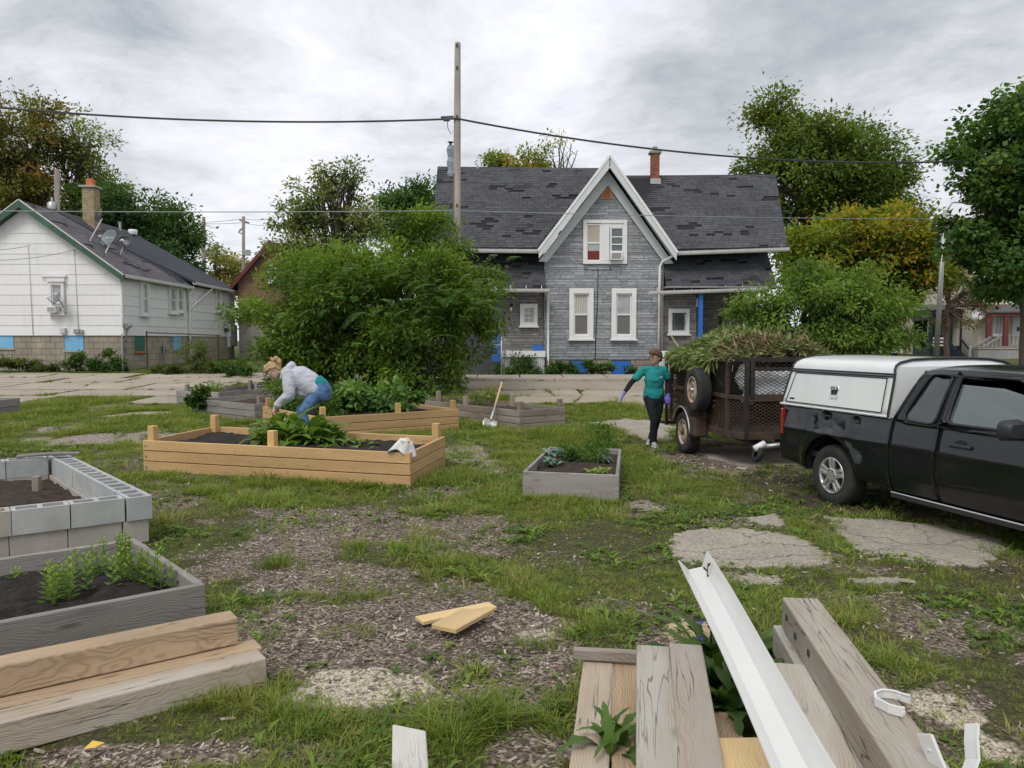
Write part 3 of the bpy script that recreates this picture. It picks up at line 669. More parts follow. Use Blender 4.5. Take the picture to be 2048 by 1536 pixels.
# ---------------------------------------------------------------- shared building pieces
def hole_rects(x0, x1, z0, z1, holes):
 """split a rectangle round rectangular holes: list of (x0,x1,z0,z1)"""
 xs = sorted({x0, x1, *[min(max(h[0], x0), x1) for h in holes], *[min(max(h[1], x0), x1) for h in holes]})
 out = []
 for a, b in zip(xs, xs[1:]):
  if b - a < 1e-4: continue
  m = (a + b) / 2; zs = [(z0, z1)]
  for h in holes:
   if h[0] < m < h[1]:
    nz = []
    for p, q in zs:
     if h[3] <= p or h[2] >= q: nz.append((p, q)); continue
     if h[2] > p: nz.append((p, h[2]))
     if h[3] < q: nz.append((h[3], q))
    zs = nz
  out += [(a, b, p, q) for p, q in zs if q - p > 1e-4]
 return out
def window(parent, O, ux, w, h, nrm, frame=.12, pane=None, bars=(1, 0), proud=.04, sash=.045, trim=None, cap=False, curtain=None, deep=.10):
 """double-hung window: O = lower left corner of the outer frame; ux to the right, nrm towards the viewer"""
 ux = Vector(ux).normalized(); nrm = Vector(nrm).normalized(); uz = Vector((0, 0, 1)); O = Vector(O) + nrm * .07
 trim = trim or M['white_trim']; pane = pane or M['glass_pale']
 def B(mb, a, b, c, d, n0, n1):
  Mx = Matrix((ux, nrm, uz)).transposed().to_4x4(); Mx.translation = O
  mb.box((a, n0, c), (b, n1, d), Mx)
 f = MB()
 B(f, 0, frame, 0, h, -.09, proud); B(f, w - frame, w, 0, h, -.09, proud)
 B(f, frame, w - frame, h - frame * 1.15, h, -.09, proud); B(f, frame, w - frame, 0, frame * .8, -.09, proud)
 if cap: B(f, -.06, w + .06, h, h + .08, -.09, proud + .06)
 fo = f.build('window', trim, parent, fix=True)
 s = MB(); B(s, -.05, w + .05, -.06, 0, -.09, proud + .05); s.build('sill', trim, fo, fix=True)
 a, b, c, d = frame, w - frame, frame * .8, h - frame * 1.15
 nr, ncol = bars
 sh = MB(); g = sash
 B(sh, a, a + g, c, d, -.06, -.01); B(sh, b - g, b, c, d, -.06, -.01); B(sh, a + g, b - g, d - g, d, -.06, -.01); B(sh, a + g, b - g, c, c + g, -.06, -.01)
 for i in range(1, nr + 1):
  zc = c + (d - c) * i / (nr + 1); B(sh, a + g, b - g, zc - g / 2, zc + g / 2, -.065, -.012)
 for i in range(1, ncol + 1):
  xc = a + (b - a) * i / (ncol + 1); B(sh, xc - g / 2.4, xc + g / 2.4, c + g, d - g, -.06, -.014)
 sh.build('sash', trim, fo, fix=True)
 p = MB()
 if isinstance(pane, tuple):
  mid = (c + d) / 2
  B(p, a + g, b - g, c + g, mid, -.052, -.045); p.build('pane', pane[0], fo, fix=True); p = MB()
  B(p, a + g, b - g, mid, d - g, -.052, -.045); p.build('pane', pane[1], fo, fix=True)
 else:
  B(p, a + g, b - g, c + g, d - g, -.052, -.045); p.build('pane', pane, fo, fix=True)
 return fo
def strips(parent, x0, x1, y, z0, z1, holes, m, seed, limit, name='stone', hh=(.05, .065, .09, .12), ww=(.22, .75), clip=None, depth=.025, joint=.014):
 """stone veneer: uneven courses of long flat stones, each its own piece up to limit, the rest joined"""
 rr = random.Random(seed); pcs = []; z = z0
 while z < z1 - .02:
  h = min(rr.choice(hh), z1 - z); x = x0 - rr.uniform(0, .5)
  while x < x1:
   w = rr.uniform(*ww); a, b = max(x, x0), min(x + w, x1); x += w
   if clip:
    lo, hi = clip(z + h * .5); a, b = max(a, lo), min(b, hi)
   if b - a < .03: continue
   for r in hole_rects(a, b, z, z + h, [hl for hl in holes if hl[0] < b and hl[1] > a and hl[2] < z + h and hl[3] > z]):
    pcs.append((r, depth * rr.uniform(.5, 1.2)))
  z += h
 pcs.sort(key=lambda p: -(p[0][1] - p[0][0]) * (p[0][3] - p[0][2]))
 rest = MB()
 for i, ((a, b, c, d), dp) in enumerate(pcs):
  if b - a < joint * 1.5 or d - c < joint * 1.2: continue
  lo, hi = (a + joint / 2, y - dp, c + joint / 2), (b - joint / 2, y, d - joint / 2)
  if i < limit: MB().box(lo, hi).build(name, m, parent)
  else: rest.box(lo, hi)
 if rest.v: tag(rest.build(name + '_veneer', m, parent), kind='stuff')
_shm = {}
def shingles(parent, A, U, Vv, n, clip, m, seed, limit, w=.33, e=.135, lift=.02, name='shingle', cull=None, missing=.05):
 """overlapping tabs on the roof plane A + u*U + v*Vv (v upwards); clip(v) gives the u range; limit pieces single, the rest joined"""
 U = Vector(U).normalized(); Vv = Vector(Vv).normalized(); N = U.cross(Vv).normalized(); rr = random.Random(seed)
 L = n; rows = int(L / e); items = []
 for r in range(rows):
  v = r * e; lo, hi = clip(v + e / 2); u = lo - rr.uniform(0, w)
  while u < hi:
   a, b = max(u, lo), min(u + w, hi); u += w
   if b - a < .05: continue
   if mnoise.noise(Vector((a * .8 + seed, v * 2., 0))) > .36 and rr.random() < .6 or rr.random() < missing * .3: continue
   items.append((a, b, v, rr.uniform(-.004, .012)))
 full = [k for k in items if (k[1] - k[0]) > w * .97]
 if limit and len(full) > limit:
  cand = [k for k in full if cull is None or cull(k)]
  single = set(map(id, cand[::max(1, len(cand) // limit)][:limit]))
 else: single = set()
 rest = MB()
 key = (w, e)
 if key not in _shm:
  _shm[key] = MB().box((.006, 0, 0), (w - .006, e * 1.02, .012)).mesh('shingle', [m])
 for k in items:
  a, b, v, j = k
  F_ = Matrix((U, Vv, N)).transposed().to_4x4(); F_.translation = Vector(A) + U * a + Vv * (v + j) + N * (lift * .5)
  Rt = Matrix.Rotation(-.05, 4, 'X')
  if id(k) in single and m == _shm[key].materials[0]: link(name, _shm[key], parent, F_ @ Rt)
  else: rest.box((.006, 0, 0), (b - a - .006, e * 1.02, .012), F_ @ Rt)
 tag(rest.build(name + '_courses', m, parent), kind='stuff')
def gutter(parent, a, b, r=.065, m=None, name='gutter'):
 """half-round trough with a rolled lip"""
 a, b = Vector(a), Vector(b); d = (b - a).normalized(); s = d.cross(Vector((0, 0, 1))).normalized(); mb = MB()
 prof = [(-r, r * .9), (-r, -r * .5), (-r * .5, -r), (r * .6, -r), (r, -r * .3), (r * 1.15, r * .9), (r * .95, r * .9), (r * .85, -r * .2), (r * .5, -r * .8), (-r * .4, -r * .8), (-r * .85, -r * .4), (-r * .85, r * .9)]
 mb.rings([[p + s * x + Vector((0, 0, z)) for x, z in prof] for p in (a, b)])
 return mb.build(name, m or M['gutter_metal'], parent, fix=True)
def pipe(parent, pts, r, m, name='downspout', n=8): return MB().tube(pts, r, n).build(name, m, parent, smooth=True)
def air_conditioner(O, w, h, d, ux, nrm, label):
 O = Vector(O); ux = Vector(ux); nrm = Vector(nrm); uz = Vector((0, 0, 1)); Mx = Matrix((ux, nrm, uz)).transposed().to_4x4(); Mx.translation = O
 t = empty('air_conditioner', label, 'air conditioner', M=Matrix.Translation(O))
 MB().box((0, 0, 0), (w, d, h), Mx).build('case', M['white_trim'], t, bevel=.012, fix=True)
 g = MB()
 g.box((.05, d - .004, .05), (w - .05, d + .004, h - .05), Mx); g.build('grille_back', M['dark_metal'], t, fix=True)
 g = MB()
 for i in range(9): z = .06 + (h - .12) * i / 8; g.box((.045, d, z - .006), (w - .045, d + .012, z + .006), Mx)
 g.build('louvre', M['gutter_metal'], t, fix=True)
 return t
def dish(P, aim, r, m, label, arm=True, base=None, emblem=None, up=(0, 0, 1), sx=1.):
 """offset satellite dish with feed arm, mast and mount"""
 P = Vector(P); aim = Vector(aim).normalized(); Fm = frame(P, aim, up)       # x = boresight
 t = empty('satellite_dish', label, 'satellite dish', 'satellite dishes on the white house', M=Matrix.Translation(P))
 mb = MB(); n = 24; prof = [(0, -.10 * r * 2), (.35, -.17 * r), (.7, -.09 * r), (.97, .02 * r), (1., .03 * r), (.985, .0), (.7, -.12 * r), (.35, -.20 * r), (0, -.23 * r)]
 vs = []
 prof = [(q, -.22 * r * (1 - q * q)) for q in (.02, .3, .6, .85, 1.)] + [(1.01, -.02), (.85, -.22 * r * (1 - .72) - .012), (.5, -.22 * r * .75 - .012), (.02, -.22 * r - .012)]
 vs = [[Fm @ Vector((x, r * q * sx * math.cos(2 * math.pi * k / n), r * q * math.sin(2 * math.pi * k / n))) for k in range(n)] for q, x in prof]
 mb.rings(vs); mb.build('reflector', m, t, smooth=True, fix=True)
 low = Fm @ Vector((-.05, 0, -r * .95)); tip = Fm @ Vector((r * 1.15, 0, -r * .55))
 MB().bar(low, tip, .03).build('feed_arm', M['dish_grey'], t)
 MB().bar(tip - (tip - low).normalized() * .02, tip + Fm.to_3x3() @ Vector((-.12, 0, .1)), .075).build('receiver', M['lens_white'], t)
 bk = Fm @ Vector((-.25 * r - .01, 0, -.1 * r)); bp = Vector(base) if base else bk - Vector((0, 0, .5))
 MB().tube([bk, bk - aim * .08, bp + Vector((0, 0, .16)), bp], .025, 8).build('mast', M['galv'], t, smooth=True)
 MB().box((-.07, -.07, -.012), (.07, .07, .012), Matrix.Translation(bp)).build('foot_plate', M['galv'], t)
 if emblem: emblem(t, Fm, r)
 return t
def text(body, size, m, M4, name='lettering', parent=None, extrude=.001, align='CENTER'):
 cu = bpy.data.curves.new(name, 'FONT'); cu.body = body; cu.size = size; cu.extrude = extrude; cu.align_x = align; cu.align_y = 'CENTER'
 o = bpy.data.objects.new(name, cu); TMP.collection.objects.link(o)
 me = evalm(o); bpy.data.curves.remove(cu)
 me.name = name; me.materials.clear(); me.materials.append(m); return link(name, me, parent, M4)
X1 = Vector((1, 0, 0)); NY = Vector((0, -1, 0)); Z1 = Vector((0, 0, 1))
# ---------------------------------------------------------------- grey stone-veneer house across the road
HY = 30.0
H = empty('grey_house', 'grey stone-veneer house with steep front gable and charcoal shingle roof', 'house', M=Matrix.Translation((3.6, HY, .35)))
def hx(px, Y=HY): return at_y(px, 680, Y).x
def hz(py, Y=HY): return at_y(1200, py, Y).z
gxl, gxr = hx(1090), hx(1324); gzb = hz(719); gze = hz(505)
gmid = hx(1212); gap = hz(352)
def gclip(z):
 if z < gze: return gxl, gxr
 f = (z - gze) / (gap - gze); return gxl + (gmid - gxl) * f, gxr + (gmid - gxr) * f
# core walls (joint colour) and the stones on them
core = MB()
core.prism([(gxl, HY, gzb), (gxr, HY, gzb), (gxr, HY, gze), (gmid, HY, gap + .25), (gxl, HY, gze)], (0, 6.5, 0))
core.build('gable_wall', M['stone_joint'], H)
whole = []
def wrect(a, b, c, d): return (hx(a), hx(b), hz(d), hz(c))
W_up = wrect(1165, 1252, 440, 528); W_l = wrect(1138, 1186, 577, 678); W_r = wrect(1222, 1271, 577, 678); VENT = wrect(1202, 1221, 379, 399)
strips(H, gxl, gxr, HY, gzb, gap, [W_up, W_l, W_r, VENT], M['stone_strip'], 3, 230, clip=gclip)
# side returns of the gable wall
for sx, X in ((-1, gxl), (1, gxr)):
 mb = MB(); rr = random.Random(8); z = gzb
 while z < gze:
  h = rr.choice((.06, .09, .12)); mb.box((X - .03 if sx < 0 else X + .002, HY - .01, z + .006), (X - .002 if sx < 0 else X + .03, HY + .75, min(z + h, gze) - .006)); z += h
 tag(mb.build('corner_stone', M['stone_strip'], H), kind='stuff')
# left wing
ly = HY + .25; lx0, lx1 = hx(840, ly), gxl
zl = hz(580, ly) - .02; zl0 = hz(712, ly)
MB().box((lx0, ly, zl0 - .7), (lx1 - .005, ly + 6, zl + .9)).build('wing_wall', M['stone_joint'], H)
W_sl = (hx(1040, ly), hx(1075, ly), hz(652, ly), hz(608, ly))
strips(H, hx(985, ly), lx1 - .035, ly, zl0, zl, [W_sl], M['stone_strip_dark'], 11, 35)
# right wing: window bay, then an open porch
ry = HY + .25; rx1 = hx(1543, ry); bx = hx(1392, ry); zr0 = hz(705, ry)
W_sr = (hx(1335, ry), hx(1377, ry), hz(668, ry), hz(618, ry))
MB().box((gxr + .005, ry, zr0 - .7), (bx, ry + 6, zl + .9)).build('wing_wall', M['stone_joint'], H)
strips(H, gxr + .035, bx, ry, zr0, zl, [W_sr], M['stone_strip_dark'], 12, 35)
py_ = HY + 2.2
MB().box((bx + .005, py_, zr0 - .7), (rx1, py_ + 4, zl + .9)).build('porch_wall', M['stone_joint'], H)
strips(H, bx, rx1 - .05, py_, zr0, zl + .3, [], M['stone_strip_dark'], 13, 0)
MB().box((bx - .02, ry + .01, zr0 - .7), (bx + .02, py_, zl)).build('porch_side_wall', M['stone_joint'], H)
MB().box((gxr, HY - .75, zr0 - .12), (rx1 + .05, HY + 2.3, zr0)).build('porch_floor', M['grey_wood'], H)
MB().box((gxr, HY - .7, zl + .05), (rx1, HY + 2.2, zl + .1)).build('porch_ceiling', M['soffit'], H)
# upper end wall above the right wing's lower roof
MB().box((hx(1530), HY + .9, zl), (rx1 - .02, HY + 5, hz(505))).build('end_wall', M['stone_joint'], H)
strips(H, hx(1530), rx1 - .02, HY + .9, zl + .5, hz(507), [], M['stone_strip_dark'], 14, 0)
# windows
def dblwin():
 a, b, c, d = W_up; fo = MB()
 f = .13
 for r in ((a, a + f, c, d), (b - f, b, c, d), (a + f, b - f, d - f, d), (a + f, b - f, c, c + f * .9)): fo.box((r[0], HY - .09, r[2]), (r[1], HY + .02, r[3]))
 fo = fo.build('double_window', M['white_trim'], H)
 mx = hx(1200); MB().box((mx, HY - .06, c + f), (hx(1217), HY + .015, d - f)).build('mullion_board', M['white_trim'], fo)
 MB().box((hx(1217), HY - .055, hz(455)), (b - f, HY + .01, d - f)).build('transom_board', M['white_trim'], fo)
 def pane(x0, x1, z0, z1, m, nm='pane', q=0): MB().box((x0, HY - .02 - q, z0), (x1, HY - .012 - q, z1)).build(nm, m, fo)
 pane(a + f + .04, mx - .03, hz(485), hz(450), M['blind'], 'blind'); pane(a + f + .04, mx - .03, hz(521), hz(487), M['glass_pale']); pane(a + f + .04, mx - .03, hz(521), hz(502), M['curtain_red'], 'curtain', .003)
 sh = MB()
 for z in (hz(486), hz(450) + .01, hz(521) - .01): sh.box((a + f, HY - .05, z - .03), (mx, HY + .01, z + .03))
 for x in (a + f + .02, mx - .02): sh.box((x - .025, HY - .048, hz(521)), (x + .025, HY + .008, hz(450)))
 x0, x1 = hx(1219), b - f
 for z in (hz(456), hz(474), hz(489), hz(503)): sh.box((x0, HY - .052, z - .022), (x1, HY + .012, z + .022))
 for x in (x0 + .02, x1 - .02): sh.box((x - .03, HY - .05, c + f), (x + .03, HY + .01, hz(455)))
 sh.build('sash', M['white_trim'], fo)
 for z0, z1 in ((473, 457), (488, 475), (502, 490)): pane(x0 + .05, x1 - .05, hz(z0), hz(z1), M['glass'])
 air_conditioner((hx(1217.5), HY - .01, hz(521.5)), hx(1241) - hx(1217.5), hz(505) - hz(521.5), .3, X1, NY, 'window air conditioner in the upper gable window of the grey house')
dblwin()
def hw(r, Y, **k): return window(H, (r[0], Y, r[2]), X1, r[1] - r[0], r[3] - r[2], NY, proud=.07, **k)
w1 = hw(W_l, HY, frame=.17, pane=(M['glass_grey'], M['curtain']), sash=.06); w1['label'] = 'tall window with pale curtain'
w2 = hw(W_r, HY, frame=.17, pane=(M['glass_grey'], M['glass_pale']), sash=.06); w2['label'] = 'tall window with grey screen'
MB().box((hx(1229) + .07, HY - .02, hz(598)), (hx(1232) + .07, HY - .03, hz(589))).build('sticker', M['lens_white'], w2)
hw(W_sl, ly, frame=.14, bars=(2, 1), sash=.035, pane=M['glass_pale'])
w4 = hw(W_sr, ry, frame=.13, bars=(0, 0), pane=M['glass'])
gb = MB(); n = 7
for i in range(n): x = W_sr[0] + .1 + (W_sr[1] - W_sr[0] - .2) * i / (n - 1); gb.bar((x, ry - .12, W_sr[2] + .04), (x, ry - .12, W_sr[3] - .06), .016)
for z in (.06, .45, .8): gb.bar((W_sr[0] + .04, ry - .12, W_sr[2] + z), (W_sr[1] - .04, ry - .12, W_sr[2] + z), .02)
gb.build('window_bars', M['dark_metal'], w4)
vt = MB().box((VENT[0], HY - .05, VENT[2]), (VENT[1], HY + .01, VENT[3])).build('gable_vent', M['wood_post'], H)
vl = MB()
for i in range(6): z = VENT[2] + .05 + (VENT[3] - VENT[2] - .1) * i / 5; vl.box((VENT[0] + .04, HY - .075, z - .015), (VENT[1] - .04, HY - .05, z + .02))
vl.build('louvre', M['clay'], vt)
# main roof: two halves whose ridges differ a little, steep pitch, over the eave at the front
ez = hz(499, HY - .5) + .06; ey = HY - .5; ry_ = HY + 2.35
for nm, x0, x1, x0r, x1r, ez0, ez1, rz0, rz1, sd in (('roof', hx(862, ey), gxl - .32, hx(877, ry_), gmid, ez, ez, hz(334.5, ry_), hz(338, ry_), 21), ('roof', gxr + .32, hx(1571, ey), gmid, hx(1545, ry_), ez - .05, ez + .03, hz(353, ry_), hz(350.5, ry_), 22)):
 a, b, c, d = Vector((x0, ey, ez0)), Vector((x1, ey, ez1)), Vector((x1r, ry_, rz1)), Vector((x0r, ry_, rz0))
 bk = [Vector((x0, 2 * ry_ - ey, ez0)), Vector((x1, 2 * ry_ - ey, ez1))]
 mb = MB(); th = Vector((0, 0, -.14))
 mb.add([a, b, c, d, a + th, b + th, c + th, d + th, bk[1], bk[0], bk[1] + th, bk[0] + th],
   [(0, 1, 2, 3), (7, 6, 5, 4), (0, 4, 5, 1), (3, 2, 8, 9), (11, 10, 6, 7), (1, 5, 6, 2), (0, 3, 7, 4), (2, 6, 10, 8), (3, 9, 11, 7), (8, 10, 11, 9)])
 ro = mb.build(nm, M['roof_base'], H, fix=True)
 Vv = ((d + c) / 2 - (a + b) / 2); Vv.x = 0; L = Vv.length; U = (b - a).normalized()
 wid = (b - a).length
 cl_ = lambda v, x0=x0, x1=x1, x0r=x0r, x1r=x1r: ((x0r - x0) * v / L, wid + (x1r - x1) * v / L)
 shingles(ro, a, U, Vv, L, cl_, M['shingle'], sd, 150)
 # a thin bent cap along the ridge
 MB().prism([d + Vector((0, -.14, -.2)), d + Vector((0, 0, .035)), d + Vector((0, .14, -.2))], c - d).build('ridge_cap', M['shingle'], ro, fix=True)
# gable roof: two slopes from the front barge to the main ridge
apx = Vector((gmid + .02, HY - .62, hz(313, HY - .62))); le = Vector((hx(1076, HY - .62), HY - .62, hz(502, HY - .62))); re = Vector((hx(1352, HY - .62), HY - .62, hz(506, HY - .62)))
dpt = Vector((0, 3.2, 0))
for s, e in ((-1, le), (1, re)):
 d = (apx - e).normalized(); nn = d.cross(Vector((0, 1, 0))).normalized() * (1 if s > 0 else -1)
 nn = nn if nn.z > 0 else -nn
 mb = MB().prism([e, apx, apx - nn * .1, e - nn * .1], dpt); gr = mb.build('gable_roof', M['roof_base'], H, fix=True)
 q = nn * .012
 shm = MB()
 for k in range(22):
  p0 = e + d * (k * .15); p1 = e + d * min((k + 1) * .15 + .02, (apx - e).length)
  shm.prism([p0 + q * 1.8, p1 + q * .6, p1 + q * .1, p0 + q * .1], dpt)
 tag(shm.build('shingle_courses', M['shingle'], gr, fix=True), kind='stuff')
 # barge board and the sloping soffit board behind it
 w = .24
 MB().prism([e - nn * .02, apx - nn * .02, apx - nn * .02 - Z1 * w * 1.6, e - nn * .02 - Z1 * w * 1.2 + d * .02], (0, -.05, 0)).build('barge_board', M['grey_trim'], gr, fix=True)
 MB().prism([e + nn * .06, apx + nn * .06, apx - nn * .03, e - nn * .03], (0, -.075, 0)).build('drip_edge', M['white_trim'], gr, fix=True)
 inn = .62
 i0 = e - Z1 * .38 + d * .05 + Vector((0, .5, 0)); i1 = apx - Z1 * .42 + Vector((0, .5, 0)); lo0 = Vector((gxl if s < 0 else gxr, HY - .045, i0.z - .05)); lo1 = Vector((gmid, HY - .045, gap - .28))
 MB().prism([i0, i1, i1 - Z1 * .55, i0 - Z1 * .02 + X1 * (-s) * .33], (0, .06, 0)).build('frieze_board', M['grey_trim'], gr, fix=True)
 MB().prism([e - nn * .13, apx - nn * .13, apx - nn * .11, e - nn * .11], (0, .62, 0)).build('soffit', M['grey_trim'], gr, fix=True)
# lower roofs on both sides of the gable
lz = hz(579, HY - .65); uy = HY + .62; uz_ = hz(503, uy)
for x0, x1, sd, tilt in ((hx(845), gxl - .04, 31, 0), (gxr + .04, hx(1540), 32, .12)):
 a, b = Vector((x0, HY - .62, lz + .05 - (tilt * .5 if tilt else 0))), Vector((x1, HY - .62, lz + .05 + tilt * .5)); c, d = Vector((x1, uy, uz_)), Vector((x0, uy, uz_))
 ro = MB().add([a, b, c, d, a - Z1 * .1, b - Z1 * .1, c - Z1 * .1, d - Z1 * .1], [(0, 1, 2, 3), (7, 6, 5, 4), (0, 4, 5, 1), (1, 5, 6, 2), (3, 7, 4, 0), (2, 6, 7, 3)]).build('lower_roof', M['roof_base'], H, fix=True)
 wid = (b - a).length; Vv = (d - a)
 shingles(ro, a, b - a, Vv, Vv.length - .05, lambda v: (0, wid), M['shingle'], sd, 40)
# gutters with straps, downspouts
def straps(g, a, b, n):
 a, b = Vector(a), Vector(b); s = MB()
 for i in range(n):
  p = a + (b - a) * ((i + .5) / n); s.bar(p + Vector((0, .03, .02)), p + Vector((0, .12, .2)), .025, .012)
 s.build('gutter_strap', M['gutter_metal'], g)
for a, b, n in (((hx(862, ey), ey - .06, hz(501, ey)), (hx(1076, ey), ey - .06, hz(503, ey)), 7), ((hx(1348, ey), ey - .06, hz(507, ey)), (hx(1573, ey), ey - .06, hz(499, ey)), 9)):
 g = gutter(H, a, b, .075); straps(g, a, b, n)
gl0, gl1 = (hx(850, HY - .7), HY - .7, hz(580, HY - .7)), (hx(1099, HY - .7), HY - .7, hz(581, HY - .7))
g = gutter(H, gl0, gl1, .07); straps(g, gl0, gl1, 8)
gr0, gr1 = (hx(1297, HY - .7), HY - .7, hz(586, HY - .7)), (hx(1536, HY - .7), HY - .7, hz(578, HY - .7))
g = gutter(H, gr0, gr1, .07); straps(g, gr0, gr1, 7)
gzz = .36
pipe(H, [(hx(1095, HY - .2), HY - .6, hz(586)), (hx(1096, HY - .2), HY - .2, hz(598)), (hx(1096, HY - .2), HY - .2, gzz + .1), (hx(1098, HY - .4), HY - .35, gzz)], .052, M['white_trim'])
pipe(H, [(hx(1351, ey), ey - .05, hz(507)), (hx(1347, ey), ey, hz(513)), (hx(1322), HY - .12, hz(524)), (hx(1317), HY - .12, hz(534)), (hx(1316), HY - .12, gzz + .1)], .055, M['white_trim'])
pipe(H, [(hx(1322), HY - .65, hz(588)), (hx(1322), HY - .2, hz(594)), (hx(1322), HY - .2, gzz)], .045, M['gutter_metal'])
pipe(H, [(hx(1195), HY - .04, hz(537)), (hx(1194), HY - .05, hz(600)), (hx(1190), HY - .05, hz(718))], .014, M['black_metal'], 'conduit', 6)
MB().box((hx(1168), HY - .03, hz(541)), (hx(1225), HY - .026, hz(539.5))).box((hx(1168), HY - .04, hz(541)), (hx(1171), HY - .026, hz(536))).box((hx(1218), HY - .04, hz(541)), (hx(1221), HY - .026, hz(533))).build('bracket', M['dark_metal'], H)
# blue porch posts
for a, b, y, z1 in ((1397, 1405, HY - .55, 587), (1490, 1501, HY - .55, 585)):
 MB().box((hx(a, y), y, zr0), (hx(b, y), y + .16, hz(z1, y))).build('porch_post', M['blue_board'], H)
MB().box((hx(1391, ry), ry - .04, hz(614, ry)), (hx(1397, ry), ry - .005, hz(597, ry))).build('notice', M['lens_white'], H)
mbx = MB().box((hx(1437, py_), py_ - .14, hz(648, py_)), (hx(1447, py_), py_ - .02, hz(634, py_))).build('mailbox', M['black_metal'], H, bevel=.02)
for a, b, y, nm in ((1005, 1089, HY - .65, 'porch_skirt'), (1310, 1345, HY - .65, 'porch_skirt')):
 x0, x1 = hx(a, y), hx(b, y); z1 = hz(707, y); z0 = gzz - .1
 MB().box((x0, y + .02, z0), (x1, y + .06, z1)).build(nm, M['gutter_metal'], H)
 n = int((x1 - x0) / .085)
 for i in range(n): MB().box((x0 + i * .085 + .012, y - .012, z0), (x0 + i * .085 + .07, y + .018, z1 - .14)).build('slat', M['grey_trim'], H)
 MB().box((x0 - .05, y - .06, z1 - .13), (x1 + .03, y + .03, z1 + .10)).build('porch_edge', M['white_trim'], H)
MB().box((hx(1005, HY - .6), HY - .6, hz(711)), (gxl, HY + .3, hz(708))).build('porch_floor', M['grey_wood'], H)
# foundation of the gable wall: separate stones and two boarded openings
MB().box((gxl + .02, HY + .05, gzz - .3), (gxr - .02, HY + .4, gzb)).build('foundation', M['mortar'], H)
holes = [(hx(1139), hx(1175), 0, hz(721.5)), (hx(1223), hx(1262), 0, hz(721.5))]
strips(H, gxl, gxr, HY + .05, gzz - .25, gzb - .005, holes, M['found_stone'], 17, 80, name='foundation_stone', hh=(.17, .2, .24), ww=(.3, .7), depth=.05, joint=.02)
for i, (a, b, c, d) in enumerate(holes): MB().box((a + .02, HY - .03, gzz - .2), (b - .02, HY + .04, d - .02)).build('basement_board', M['blue_board'], H)
# chimneys
cx, cy = hx(1305.5, ry_ - .1), ry_ - .15; cw = .165; z0c, z1c = hz(360, cy), hz(308, cy)
MB().box((cx - cw + .01, cy - cw + .01, z0c - .7), (cx + cw - .01, cy + cw - .01, z1c)).build('chimney', M['mortar'], H)
chim = [c for c in H.children if c.name.startswith('chimney')][0]
nr = int((z1c - z0c) / .085)
for r in range(nr):
 z = z0c + r * .085; o = .12 if r % 2 else 0
 for k in range(-1, 3):
  a, b = max(-cw, -cw + k * .17 + o), min(cw, -cw + (k + 1) * .17 + o)
  if b - a < .05: continue
  MB().box((cx + a + .006, cy - cw - .006, z + .006), (cx + b - .006, cy - cw + .08, z + .079)).build('brick', M['brick'], chim)
rest = MB()
for r in range(nr):
 z = z0c + r * .085; o = .12 if r % 2 else 0
 for s in (-1, 1):
  for k in range(-1, 3):
   a, b = max(-cw, -cw + k * .17 + o), min(cw, -cw + (k + 1) * .17 + o)
   if b - a > .05: rest.box((cx + s * cw - .08 * (s > 0), cy + a + .006, z + .006), (cx + s * cw + .08 * (s < 0) + .004 * s, cy + b - .006, z + .079))
tag(rest.build('side_bricks', M['brick'], chim), kind='stuff')
MB().box((cx - cw - .07, cy - cw - .07, z1c), (cx + cw + .07, cy + cw + .07, z1c + .09)).build('chimney_cap', M['mortar'], chim)
MB().tube([(cx, cy, z1c + .05), (cx, cy, z1c + .28)], .1, 12).build('flue', M['mortar'], chim)
MB().box((cx - cw - .05, cy - cw - .06, z0c - .2), (cx + cw + .05, cy + cw, z0c + .02)).build('flashing', M['galv'], chim)
cx, cy = hx(903, ry_ - .2), ry_ - .2; z0c, z1c = hz(347, cy), hz(291, cy)
mb = MB(); rings_ = []
for i in range(9):
 f = i / 8; rr = random.Random(i); w = .13 + .03 * math.sin(i * 2.1)
 rings_.append([Vector((cx + w * math.cos(a) * (1.1 if abs(math.cos(a)) > .7 else 1), cy + w * math.sin(a), z0c - .2 + (z1c - z0c + .2) * f)) for a in [math.pi * 2 * k / 10 for k in range(10)]])
wr = MB().rings(rings_).build('wrapped_chimney', M['tarp_grey'], H)
MB().tube([(cx, cy, z1c), (cx, cy, z1c + .1), (cx, cy, z1c + .14)], [.06, .06, .14], 10).build('flue_cap', M['dark_metal'], wr)
MB().tube([(hx(956, ry_), ry_, hz(337, ry_) - .1), (hx(956, ry_), ry_, hz(331, ry_))], .05, 8).build('vent_pipe', M['galv'], H)
# lamp on the left wing wall, meter box, blue shutter, blue side door and gate post
lp = empty('wall_lamp', 'small black wall lamp with white bulb beside the small window of the grey house', 'lamp', M=Matrix.Translation((hx(1023, ly), ly, hz(614, ly))))
MB().tube([(hx(1024, ly), ly, hz(610, ly)), (hx(1024, ly), ly - .12, hz(609, ly)), (hx(1022, ly), ly - .14, hz(614, ly))], .05, 8).build('bracket', M['black_metal'], lp)
MB().lathe([(.0, -.16), (.05, -.13), (.055, -.07), (.03, 0)], Matrix.Translation((hx(1022, ly), ly - .14, hz(614.5, ly))), 10).build('bulb', M['lamp_glass'], lp, smooth=True)
MB().box((hx(1066, HY - .6), HY - .58, hz(706, HY - .6)), (hx(1086, HY - .6), HY - .5, hz(690, HY - .6))).build('blue_panel', M['blue_board'], H)
MB().box((hx(1048, HY - .55), HY - .52, hz(706)), (hx(1066, HY - .55), HY - .4, hz(698))).build('grey_box', M['soffit'], H)
dx0, dx1 = hx(984, HY - .62), hx(1003, HY - .62)
sd = empty('side_gate', 'bright blue slatted gate by the left porch of the grey house', 'gate', M=Matrix.Translation((dx0, HY - .7, .35)))
